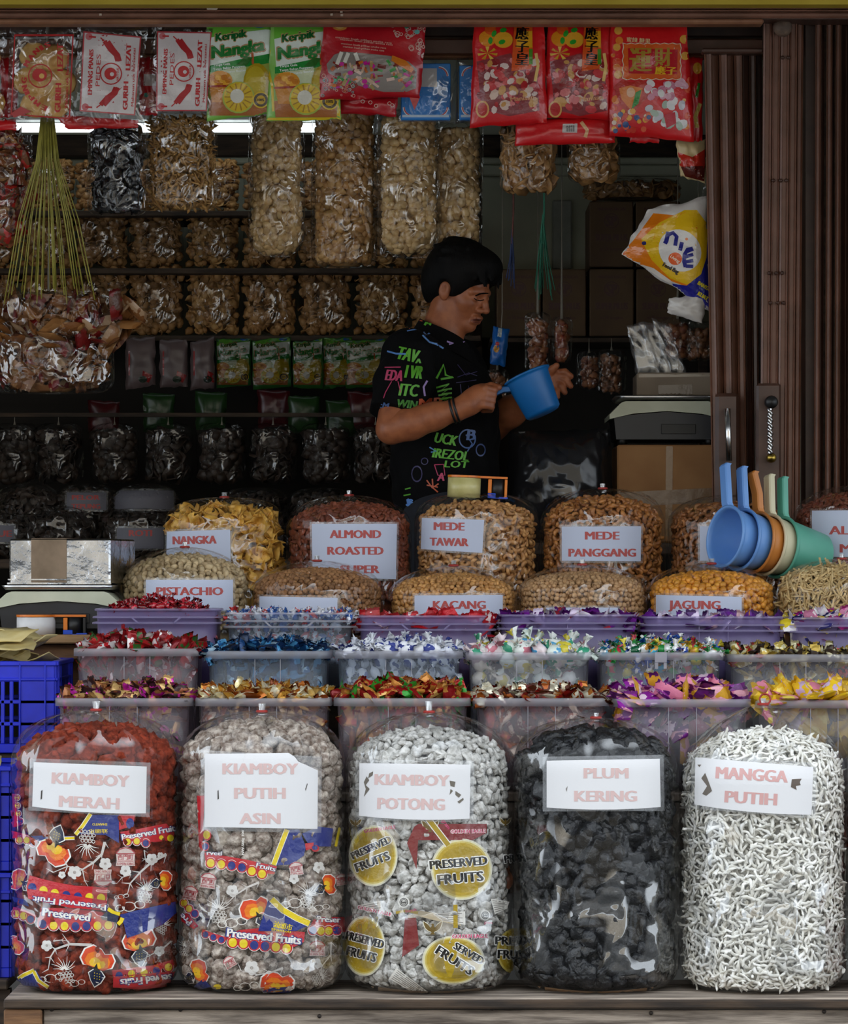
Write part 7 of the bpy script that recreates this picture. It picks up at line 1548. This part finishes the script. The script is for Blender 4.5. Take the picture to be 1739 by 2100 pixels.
# counter at the right with boxes, scale and sack
ct = thing('serving_counter', at(1260,1110,2.1), 'dark counter at the right inside the shop', 'counter'); zc = 1.44; p, q = at(1030,0,1.9), at(1500,0,1.9)
boxobj('counter_top', (p.x,1.88,zc-0.03), (q.x,2.40,zc), M_wood_dark, ct, 0.003)
for x in (p.x+0.02, q.x-0.07):
    for y in (1.90, 2.33): boxobj('leg', (x,y,ZF), (x+0.05,y+0.05,zc-0.03), M_wood_dark, ct)
def cbox(name, x0, x1, y0, yb_or_z, Y, dp, label, mat, tape=None):
    a = at(x0, y0, Y); b = at(x1, y0, Y); zb = yb_or_z; t = thing(name, ((a.x+b.x)/2, Y+dp/2, zb), label, 'box'); m = MB().box(((a.x+b.x)/2, Y+dp/2, (a.z+zb)/2), (b.x-a.x, dp, a.z-zb), bev=0.004); m.build('carton_body', mat, t)
    if tape:
        bv = bvh_of(m.V, m.F); ppr(t, bv, lambda pr: [pr.poly(P, c) for P, c in tape], None, M_inkgloss, 'packing_tape')
    return t
cbox('cardboard_box', 1266, 1470, 912, zc+0.001, 2.0, 0.3, 'large brown cardboard box under the second scale', M_card_w, [([(1366,912),(1380,912),(1378,1100),(1364,1100)], H('#8a6c4c')), ([(1266,1010),(1470,1000),(1470,1030),(1266,1040)], H('#7a6048'))])
sc2, zt2 = scale(1368, 852, 2.14, 236, 'cream and black counter scale on the large brown box', 1.15)
sc2.location.z = at(0,912,2.0).z+0.014; dz = sc2.location.z-ROOT[sc2.name].z
cbox('cardboard_box', 1306, 1466, 764, zt2+dz+0.0155, 2.06, 0.2, 'small grey cardboard box on top of the second scale', M_card_g, [([(1310,766),(1460,764),(1460,772),(1310,774)], H('#a89c8c')), ([(1350,790),(1420,788),(1420,822),(1350,824)], H('#6e6052'))])
for i in range(3):
    x = 1288+26*i; w = 34
    t, bv, w_ = packet('plastic_sleeve', f'clear plastic sleeve leaning on the small grey box, {ORD[i]} from the left', 'plastic sheet', [(x-4,668-8*i),(x+w,660+4*i),(x+w+36,770),(x+18,772)], 2.14+0.012*i, 0.012, film('stiff_film', 0.06, 0.16, 0.15, bump=0.4, bscale=10), 'clear sleeves behind the grey box', seed=120+i, nu=8)
# dark plastic sack
def sack():
    t, bv, w_ = packet('plastic_sack', 'crumpled dark translucent plastic sack standing beside the cardboard box', 'sack', [(1046,884),(1250,880),(1262,1108),(1030,1108)], 2.02, 0.14, film('smoky_film', 0.30, 0.05, 0.18, (0.12,0.12,0.13), 0.6, 14, (0.04,0.04,0.045), 0.25, patch=0.06, pscale=12), None, seed=130, nu=30, nv=26, wr=0.009)
sack()
# ------------------------------------------------------------------ the young man: one continuous body grown from a distance field
class Field:
    def __init__(s, lo, hi, res):
        s.o = np.array(lo, dtype=float); s.res = res; s.n = np.ceil((np.array(hi)-s.o)/res).astype(int)+1; s.f = np.full(s.n, 0.2, dtype=np.float32); s.rs = 1.0
    def sub(s, lo, hi):
        a = np.clip(np.floor((np.array(lo)-s.o)/s.res).astype(int), 0, s.n); b = np.clip(np.ceil((np.array(hi)-s.o)/s.res).astype(int)+1, 0, s.n)
        sl = tuple(slice(i, j) for i, j in zip(a, b)); ax = [s.o[k]+s.res*np.arange(a[k], b[k]) for k in range(3)]
        return sl, np.stack(np.meshgrid(*ax, indexing='ij'), -1).astype(np.float32)
    def mix(s, lo, hi, dist, k, op):
        m = 0.05+k; sl, P = s.sub(np.array(lo)-m, np.array(hi)+m)
        if P.size == 0: return
        d = dist(P).astype(np.float32); f = s.f[sl]
        if op == 'sub': d = -d; h = np.maximum(k-np.abs(f-d), 0)/max(k,1e-6); s.f[sl] = np.maximum(f, d)+h*h*k*0.25
        else: h = np.maximum(k-np.abs(f-d), 0)/max(k,1e-6); s.f[sl] = np.minimum(f, d)-h*h*k*0.25
    def cone(s, p, q, r1, r2, k=0.01, op='add'):
        r1, r2, k = r1*s.rs, r2*s.rs, k*s.rs
        p, q = np.array(p, dtype=np.float32), np.array(q, dtype=np.float32); r = max(r1, r2)
        def dist(P):
            d = q-p; t = np.clip(((P-p)@d)/max(1e-9, d@d), 0, 1); return np.linalg.norm(P-p-t[...,None]*d, axis=-1)-(r1+(r2-r1)*t)
        s.mix(np.minimum(p,q)-r, np.maximum(p,q)+r, dist, k, op); return s
    def ell(s, c, rad, R=None, k=0.01, op='add'):
        c = np.array(c, dtype=np.float32); rad = np.array(rad, dtype=np.float32)*s.rs; k *= s.rs; A = np.array(R.to_3x3() if R else Matrix.Identity(3), dtype=np.float32); m = float(rad.max())
        def dist(P):
            L = (P-c)@A; k0 = np.linalg.norm(L/rad, axis=-1); k1 = np.linalg.norm(L/(rad*rad), axis=-1); return k0*(k0-1)/np.maximum(k1, 1e-6)
        s.mix(c-m, c+m, dist, k, op); return s
    def chain(s, pts, k=0.012, op='add'):
        for (p, r), (q, t) in zip(pts, pts[1:]): s.cone(p, q, r, t, k, op)
        return s
    def mesh(s):
        f = s.f; S = f < 0; n = s.n; c = np.zeros(n-1, dtype=np.int8)
        for i in (0,1):
            for j in (0,1):
                for l in (0,1): c += S[i:n[0]-1+i, j:n[1]-1+j, l:n[2]-1+l]
        act = (c > 0) & (c < 8); ids = np.full(n-1, -1, dtype=np.int64); I = np.argwhere(act); ids[act] = np.arange(len(I)); acc = np.zeros((len(I),3)); cnt = np.zeros(len(I))
        for ax in range(3):
            o1, o2 = [a for a in range(3) if a != ax]
            for a in (0,1):
                for b in (0,1):
                    A = I.copy(); A[:,o1] += a; A[:,o2] += b; B = A.copy(); B[:,ax] += 1
                    fa, fb = f[tuple(A.T)], f[tuple(B.T)]; m = (fa < 0) != (fb < 0); t = fa[m]/(fa[m]-fb[m]); P = A[m].astype(float); P[:,ax] += t; acc[m] += P; cnt[m] += 1
        V = acc/cnt[:,None]*s.res+s.o; Q = []
        for ax in range(3):
            o1, o2 = [(1,2),(2,0),(0,1)][ax]; sl0 = [slice(None)]*3; sl1 = [slice(None)]*3; sl0[ax] = slice(0,-1); sl1[ax] = slice(1,None); x = S[tuple(sl0)] != S[tuple(sl1)]
            E = np.argwhere(x); E = E[(E[:,o1] > 0) & (E[:,o2] > 0) & (E[:,o1] < n[o1]-1) & (E[:,o2] < n[o2]-1)]; q = []
            for d1, d2 in ((1,1),(0,1),(0,0),(1,0)): C = E.copy(); C[:,o1] -= d1; C[:,o2] -= d2; q.append(ids[tuple(C.T)])
            q = np.stack(q, 1); flip = ~S[tuple(E.T)]; q[flip] = q[flip][:, ::-1]; Q.append(q)
        return V, np.concatenate(Q)
YP = 2.0
def pp(px, py, dy=0.0): v = at(px, py, YP); return (v.x, YP+dy, v.z)
# head frame: forward, right side (towards the street), up
yaw, pit = math.radians(33), math.radians(22)
fw = Vector((math.cos(yaw)*math.cos(pit), -math.sin(yaw)*math.cos(pit), -math.sin(pit))); rt = Vector((-math.sin(yaw), -math.cos(yaw), 0)); upv = rt.cross(fw); upv = upv if upv.z > 0 else -upv
HC = Vector(pp(946, 595)); HM = Matrix((fw, rt, upv)).transposed(); HS = 0.83
def hd(x, y, z): return tuple(HC+HM @ (Vector((x,y,z))*HS))
hl = Field(np.array(HC)-0.17, np.array(HC)+0.14, 0.0022); hl.rs = HS
hl.ell(hd(-0.012,0,0.030), (0.094,0.073,0.088), HM); hl.ell(hd(0.030,0,-0.028), (0.060,0.050,0.074), HM, 0.02)
for sy in (-1,1):
    hl.cone(hd(-0.018,sy*0.046,-0.050), hd(0.055,sy*0.012,-0.092), 0.017, 0.016, 0.025); hl.ell(hd(0.054,sy*0.034,-0.022), (0.026,0.022,0.022), HM, 0.018); hl.cone(hd(0.078,sy*0.010,0.020), hd(0.066,sy*0.045,0.016), 0.013, 0.011, 0.012)
    hl.ell(hd(0.096,sy*0.032,0.000), (0.017,0.019,0.013), HM, 0.010, 'sub'); hl.ell(hd(0.070,sy*0.031,-0.002), (0.0155,0.0155,0.0125), HM, 0.003)
hl.ell(hd(0.068,0,-0.093), (0.021,0.020,0.017), HM, 0.02)
hl.chain([(hd(0.084,0,0.012),0.007),(hd(0.098,0,-0.010),0.0085),(hd(0.109,0,-0.028),0.0115)], 0.009)
for sy in (-1,1): hl.ell(hd(0.096,sy*0.014,-0.034), (0.012,0.009,0.009), HM, 0.006); hl.ell(hd(0.100,sy*0.008,-0.043), (0.005,0.004,0.004), HM, 0.003, 'sub')
hl.cone(hd(0.088,-0.018,-0.060), hd(0.088,0.018,-0.060), 0.0075, 0.0075, 0.008); hl.ell(hd(0.094,0,-0.059), (0.008,0.012,0.006), HM, 0.006); hl.cone(hd(0.085,-0.015,-0.073), hd(0.085,0.015,-0.073), 0.0085, 0.0085, 0.007); hl.cone(hd(0.098,-0.024,-0.0665), hd(0.098,0.024,-0.0665), 0.0022, 0.0022, 0.004, 'sub')
for sy in (-1,1):
    RE = HM @ Euler((0, math.radians(-12), math.radians(-18*sy))).to_matrix(); hl.ell(hd(-0.012,sy*0.073,-0.010), (0.018,0.009,0.030), RE, 0.004); hl.ell(hd(-0.008,sy*0.086,-0.002), (0.012,0.010,0.020), RE, 0.003, 'sub'); hl.ell(hd(-0.010,sy*0.077,-0.004), (0.003,0.006,0.014), RE, 0.003)
NB = pp(903, 716, 0.01)
hl.chain([(hd(-0.034,0,-0.040),0.052),(tuple(Vector(hd(-0.034,0,-0.040))*0.45+Vector(NB)*0.55),0.056),(NB,0.072)], 0.03)
hV, hQ = hl.mesh()
# arms, hands, trunk and legs
Rs, Re, Rw = pp(842,742,-0.135), pp(804,886,-0.215), pp(936,848,-0.235); Ls, Le, Lw = pp(936,745,0.155), pp(1010,868,0.145), pp(1108,800,0.030)
bl = Field((pp(760,0)[0]-0.02, YP-0.32, ZF), (pp(1190,0)[0], YP+0.30, pp(0,700)[2]), 0.0055)
bl.chain([(NB,0.058),(pp(905,770,0.0),0.085),(pp(908,850,0.0),0.105),(pp(912,950,0.0),0.10),(pp(915,1060,0.0),0.11)], 0.05); bl.cone(Rs, Ls, 0.055, 0.055, 0.05)
bl.chain([(Rs,0.050),(tuple((Vector(Rs)+Vector(Re))/2),0.047),(Re,0.040)], 0.02); bl.chain([(Ls,0.050),(Le,0.040),(tuple((Vector(Le)*0.6+Vector(Lw)*0.4)),0.038),(Lw,0.027)], 0.02)
HP = Vector(pp(915,1080,0)); fz = ZF
for sy in (-1,1):
    hp, kn, an = HP+Vector((0,sy*0.09,-0.03)), Vector((HP.x+0.02,YP+sy*0.10,ZF+0.46)), Vector((HP.x-0.01,YP+sy*0.10,ZF+0.09)); bl.chain([(tuple(hp),0.085),(tuple(kn),0.056),(tuple(an),0.042)], 0.04); bl.cone(tuple(an-Vector((0,0,0.045))), (HP.x+0.14,YP+sy*0.115,ZF+0.035), 0.042, 0.030, 0.03)
bV, bQ = bl.mesh()
fl = Field((pp(770,0)[0], YP-0.31, pp(0,935)[2]), (pp(1195,0)[0], YP+0.2, pp(0,735)[2]), 0.0030)
fl.chain([(Re,0.040),(tuple(Vector(Re)*0.7+Vector(Rw)*0.3),0.0405),(tuple(Vector(Re)*0.35+Vector(Rw)*0.65),0.034),(Rw,0.0265)], 0.015); fl.chain([(tuple(Vector(Le)*0.6+Vector(Lw)*0.4),0.038),(Lw,0.026)], 0.015)
# right hand closed on the dipper handle
fl.chain([(Rw,0.025),(pp(958,838,-0.235),0.026),(pp(982,820,-0.230),0.027)], 0.015); fl.ell(pp(972,826,-0.232), (0.040,0.020,0.030), Euler((0,math.radians(-35),0)).to_matrix(), 0.012)
for i in range(4):
    kx, ky_ = 990-2*i, 806+11*i; fl.chain([(pp(972-3*i,820+7*i,-0.232),0.012),(pp(kx+4,ky_,-0.246),0.0098),(pp(kx+20,ky_+3,-0.236),0.0088),(pp(kx+19,ky_+8,-0.212),0.0082),(pp(kx+4,ky_+9,-0.200),0.0076)], 0.004)
fl.chain([(pp(962,822,-0.222),0.014),(pp(984,806,-0.222),0.0115),(pp(1004,801,-0.226),0.0100),(pp(1020,803,-0.228),0.0082)], 0.006)
# left hand open behind the dipper, fingers spread
fl.chain([(Lw,0.025),(pp(1124,786,0.02),0.024)], 0.012); fl.ell(pp(1130,780,0.018), (0.036,0.018,0.034), Euler((0,math.radians(20),0)).to_matrix(), 0.012)
for a, b_, c_ in (((1140,764),(1158,763),(1171,772)),((1143,774),(1160,778),(1170,792)),((1140,784),(1152,792),(1158,805)),((1132,792),(1140,804),(1143,814))): fl.chain([(pp(*a,0.012),0.0110),(pp(*b_,0.0),0.0095),(pp(*c_,-0.006),0.0075)], 0.004)
fl.chain([(pp(1122,772,0.01),0.012),(pp(1132,758,-0.004),0.0095),(pp(1141,750,-0.010),0.0080)], 0.006)
fV, fQ = fl.mesh()
M_skin = matte('brown_skin', H('#8a5034'), H('#a0603e'), 0.45, 40, 0.15, 400, spec=0.4)
man = thing('person', (HP.x, YP, ZF), 'young person in a black graffiti-print shirt looking down at a blue dipper', 'person')
Vb = np.concatenate([bV, hV, fV]); Qb = np.concatenate([bQ, hQ+len(bV), fQ+len(bV)+len(hV)])
obj('body', Vb, [tuple(q) for q in Qb.tolist()], M_skin, man, True)
face = bvh_of(hV, [tuple(q) for q in hQ.tolist()])
TP = (760,460,3.478); BK = H('#0c0806')
pr = Print(4, TP)
pr.poly([(744,508),(772,493),(805,487),(838,489),(862,487),(862,496),(826,497),(790,499),(752,514)], BK); pr.line([(738,528),(758,541),(784,545),(810,538)], 7, BK); pr.line([(846,522),(864,524)], 7, BK)
pr.lay('eyebrow_and_lashes', face, man, matte('black_hair_ink', H('#0c0806'), None, 0.9, spec=0.05), 0.0006, 0.0001)
pr = Print(4, TP); pr.poly([(712,684),(740,674),(775,672),(800,680),(775,690),(740,692)], H('#5c2c22')); pr.poly([(720,692),(745,694),(778,692),(786,698),(760,706),(735,704)], H('#70382a')); pr.lay('lips', face, man, M_ink, 0.0005, 0.0001)
# hair
hr = Field(np.array(HC)-0.19, np.array(HC)+0.19, 0.0032); hr.rs = HS
hr.ell(hd(-0.026,0,0.054), (0.112,0.096,0.104), HM, 0.01); hr.ell(hd(-0.072,0,0.008), (0.064,0.082,0.082), HM, 0.03); hr.ell(hd(0.050,0,0.092), (0.054,0.074,0.052), HM, 0.03); hr.ell(hd(-0.078,0,-0.040), (0.030,0.052,0.040), HM, 0.02)
for sy in (-1,1): hr.cone(hd(0.022,sy*0.066,0.030), hd(0.016,sy*0.068,-0.008), 0.014, 0.006, 0.012)
rh = random.Random(3)
for i in range(46):
    a = rh.uniform(-1,1); x = 0.050+rh.uniform(-0.03,0.02); p = hd(x+0.01, a*0.064, 0.108-0.025*a*a+rh.uniform(-.01,.01)); q = hd(x+rh.uniform(0.026,0.046), a*0.070+rh.uniform(-.012,.012), 0.056+rh.uniform(-0.012,0.012)); hr.cone(p, q, 0.012, 0.0035, 0.006)
for i in range(40):
    a = rh.uniform(0,6.28); e = rh.uniform(0.2,1.2); p = hd(-0.026+0.103*math.cos(a)*math.cos(e), 0.086*math.sin(a)*math.cos(e), 0.054+0.096*math.sin(e)); q = hd(-0.026+0.116*math.cos(a+0.3)*math.cos(e-0.15), 0.099*math.sin(a+0.3)*math.cos(e-0.15), 0.052+0.105*math.sin(e-0.1)); hr.cone(p, q, 0.012, 0.004, 0.008)
hr.ell(hd(0.088,0,-0.026), (0.074,0.078,0.078), HM, 0.006, 'sub')
for sy in (-1,1): hr.ell(hd(-0.008,sy*0.092,-0.014), (0.026,0.030,0.038), HM, 0.006, 'sub')
hr.cone(hd(-0.03,0,-0.09), hd(-0.10,0,-0.13), 0.05, 0.05, 0.01, 'sub')
V, Q = hr.mesh(); obj('hair', V, [tuple(q) for q in Q.tolist()], matte('black_hair', H('#030202'), H('#080605'), 0.7, 60, 0.9, 220, stretch=(1,1,0.3), spec=0.15), man, True)
# shirt
sf = Field((pp(745,0)[0], YP-0.33, pp(0,1090)[2]), (pp(1060,0)[0], YP+0.31, pp(0,660)[2]), 0.0045)
sf.chain([(pp(902,745,0.0),0.075),(pp(903,790,0.0),0.108),(pp(906,860,0.0),0.128),(pp(912,960,0.0),0.125),(pp(916,1070,0.0),0.132)], 0.05); sf.cone(Rs, Ls, 0.066, 0.066, 0.05); sf.ell(pp(955,860,0.0), (0.07,0.12,0.13), None, 0.04)
Re2 = Vector(Rs).lerp(Vector(Re), 0.80); sf.chain([(Rs,0.070),(tuple(Vector(Rs).lerp(Vector(Re2),0.5)),0.068),(tuple(Re2),0.066)], 0.03); sf.chain([(Ls,0.066),(tuple(Vector(Ls).lerp(Vector(Le),0.75)),0.062)], 0.03)
sl, P = sf.sub(sf.o, sf.o+sf.res*(sf.n-1)); x, y, z = P[...,0], P[...,1], P[...,2]
sf.f += 0.0035*np.sin(38*z+22*x+9*np.sin(17*y))*np.sin(19*x-14*z+3)+0.0025*np.sin(70*z-40*x+25*y)
ax = (Vector(Re)-Vector(Rs)).normalized(); cutd = (P@np.array(ax, dtype=np.float32))-np.float32(Vector(Re2).dot(ax)); near = np.linalg.norm(P-np.array(Re2, dtype=np.float32), axis=-1) < 0.11
sf.f = np.where(near & (y < YP-0.13) & (x < pp(868,0)[0]), np.maximum(sf.f, cutd), sf.f); sf.f = np.maximum(sf.f, pp(0,1078)[2]-z)
sf.ell(tuple(Vector(NB)+Vector((0.022,-0.01,0.030))), (0.058,0.062,0.075), None, 0.006, 'sub'); sf.cone(tuple(Vector(NB)+Vector((0.03,-0.03,0.03))), pp(948,716,-0.11), 0.030, 0.008, 0.006, 'sub')
V, Q = sf.mesh(); FQ = [tuple(q) for q in Q.tolist()]; M_shirt = matte('black_cotton', H('#040405'), H('#08080a'), 0.9, 30, 0.4, 300, spec=0.15)
shirt = obj('shirt', V, FQ, M_shirt, man, True); sb = bvh_of(V, FQ)
# collar
def collar(u, v):
    a = math.radians(-160+320*u); k = abs(2*u-1); c = Vector(NB)+Vector((0.006,-0.004,0.066-0.070*k**1.5))       # open at the throat, which faces the dipper
    r = 0.058+0.030*v+0.012*k; return c+Vector((-math.cos(a)*r*1.0, math.sin(a)*r*1.06, 0.014*(1-v)-0.034*v-0.022*v*k**3))
m = MB().grid(collar, 30, 4); m2 = MB(); m2.add(m.V, m.F); m2.add([(Vector(v)-Vector(NB))*0.965+Vector(NB)+Vector((0,0,0.001)) for v in m.V], [f[::-1] for f in m.F]); col = m2.build('collar', M_shirt, man, True); cb = bvh_of(m2.V, m2.F)
GR, PK_, BLU, PUR, ORG, LIL = H('#5ca832'), H('#b83a62'), H('#5a8ad0'), H('#3a3460'), H('#b8502c'), H('#a890c8')
def tagp(pr):
    t = lambda s, x, y, w, h, c, r=0, sh=0.15, b=0.06: pr.text(s, x, y, w, h, c, r, b, shear=sh)
    t('TAV', 260, 925, 150, 95, GR, 12); t('^', 335, 985, 40, 60, GR); t('I VR', 305, 1050, 120, 95, GR, 4); t('ITC', 268, 1180, 130, 90, GR, 4); t('WIN', 255, 1280, 145, 60, H('#3c7828'), 6); t('EDA', 165, 1075, 120, 80, PK_, 4); pr.line([(100,1020),(215,1018)], 7, PK_); pr.line([(150,1120),(105,1200),(92,1240)], 6, PK_); pr.line([(195,1120),(215,1200)], 6, PK_)
    pr.line([(118,905),(180,922),(250,925)], 12, BLU); t(':M.', 105, 1292, 70, 42, BLU, 8); pr.line([(405,1115),(378,1160),(388,1225)], 14, LIL); t('MR', 430, 1275, 180, 80, ORG, -4)
    pr.line([(470,1100),(522,1000),(535,1075),(590,1090),(500,1105)], 15, GR); 
    for i in range(5): pr.line([(468+8*i,1165+28*i),(560-4*(i%2),1140+34*i),(505,1180+30*i),(580,1172+32*i)], 13, GR)
    pr.line([(620,1090),(700,1060),(760,1080)], 5, PUR); pr.line([(610,1130),(690,1120),(755,1110)], 5, PUR); pr.line([(620,1000),(680,1075),(760,1050)], 5, PUR); pr.line([(640,1140),(650,1230)], 6, PUR); pr.line([(700,1150),(690,1250)], 6, PUR)
    t('UCK', 535, 1530, 160, 75, GR, 10); t('IREZOL', 570, 1640, 260, 70, GR, 6); t('LOT', 610, 1710, 170, 50, GR, 2); pr.ring(690, 1530, 62, 9, H('#4a6498'), 20, 70); pr.line([(680,1500),(725,1565),(690,1620)], 9, H('#4a6498')); t('B', 715, 1500, 60, 80, H('#4a6498')); pr.ring(785, 1610, 36, 8, H('#3a4a78'), 16, 46)
    pr.line([(420,1590),(470,1620),(430,1625)], 9, BLU); pr.line([(455,1715),(520,1712),(530,1790),(480,1790),(455,1715)], 7, PK_); t('A', 500, 1800, 50, 60, PK_); pr.line([(400,1825),(440,1880),(485,1850)], 10, ORG); pr.line([(440,1815),(445,1880),(480,1910)], 10, ORG); pr.line([(400,1860),(480,1875)], 9, ORG)
    pr.ring(385, 1690, 26, 6, PUR); pr.ring(330, 1780, 40, 7, PUR, 14, 60); pr.line([(245,1890),(285,1880)], 9, GR); pr.line([(235,1935),(285,1925)], 9, GR); pr.line([(262,1960),(290,2080)], 18, BLU); pr.line([(262,1960),(310,2000),(330,2060),(345,1990)], 16, BLU); t('SAM', 320, 2000, 130, 60, BLU, 20)
    pr.line([(275,745),(330,700),(370,715)], 9, ORG); pr.line([(260,760),(340,745),(400,740)], 9, BLU); pr.line([(365,745),(395,790),(430,770)], 12, H('#6a98d8')); pr.line([(370,790),(420,840),(470,855),(520,885)], 12, H('#6a98d8')); pr.line([(440,850),(480,850)], 10, H('#6a98d8'))
pr = Print(5, TP); tagp(pr); pr.lay('graffiti_print', sb, shirt, M_ink, 0.0012, 0.0001)
pr = Print(5, TP); [pr.line([(385+18*i,720-14*(i%2)),(420+14*i,660+26*(i%2))], 16, GR) for i in range(4)]; pr.line([(320,660),(345,625),(380,640)], 12, LIL); pr.line([(545,835),(590,850),(560,855)], 12, LIL); pr.line([(330,680),(370,690)], 9, ORG); pr.line([(640,790),(690,830),(660,840)], 10, LIL); pr.lay('graffiti_print', cb, col, M_ink, 0.0010, 0.0001)
# trousers, wristband
tf_ = Field((HP.x-0.18, YP-0.24, ZF+0.05), (HP.x+0.18, YP+0.24, HP.z+0.12), 0.007); tf_.ell(tuple(HP+Vector((0,0,0.02))), (0.125,0.165,0.11), None, 0.03)
for sy in (-1,1): tf_.chain([(tuple(HP+Vector((0,sy*0.09,-0.03))),0.098),((HP.x+0.02,YP+sy*0.10,ZF+0.46),0.074),((HP.x-0.01,YP+sy*0.10,ZF+0.10),0.062)], 0.03)
V, Q = tf_.mesh(); obj('trousers', V, [tuple(q) for q in Q.tolist()], matte('dark_denim', H('#12141c'), H('#1a1e28'), 0.85), man, True)
ax = (Vector(Rw)-Vector(Re)).normalized(); c = Vector(Re).lerp(Vector(Rw), 0.955); Rm = ax.to_track_quat('Z','Y').to_matrix()
for o_ in (-0.004, 0.006): MB().lathe([(0.0305+0.003*math.cos(a), 0.003*math.sin(a)) for a in [2*math.pi*i/8 for i in range(8)]], c+ax*o_, 24, Rm, close=True).build('wristband', M_black, man, True)
dipper(1080, 770, YP-0.215, (-0.40,0.10,0.90), (-0.93,0.0,-0.30), D_deep, 'deep blue dipper held by the young person', None, R=0.0575, depth=0.106, Rb=0.046, hl=0.052, hw=0.022)
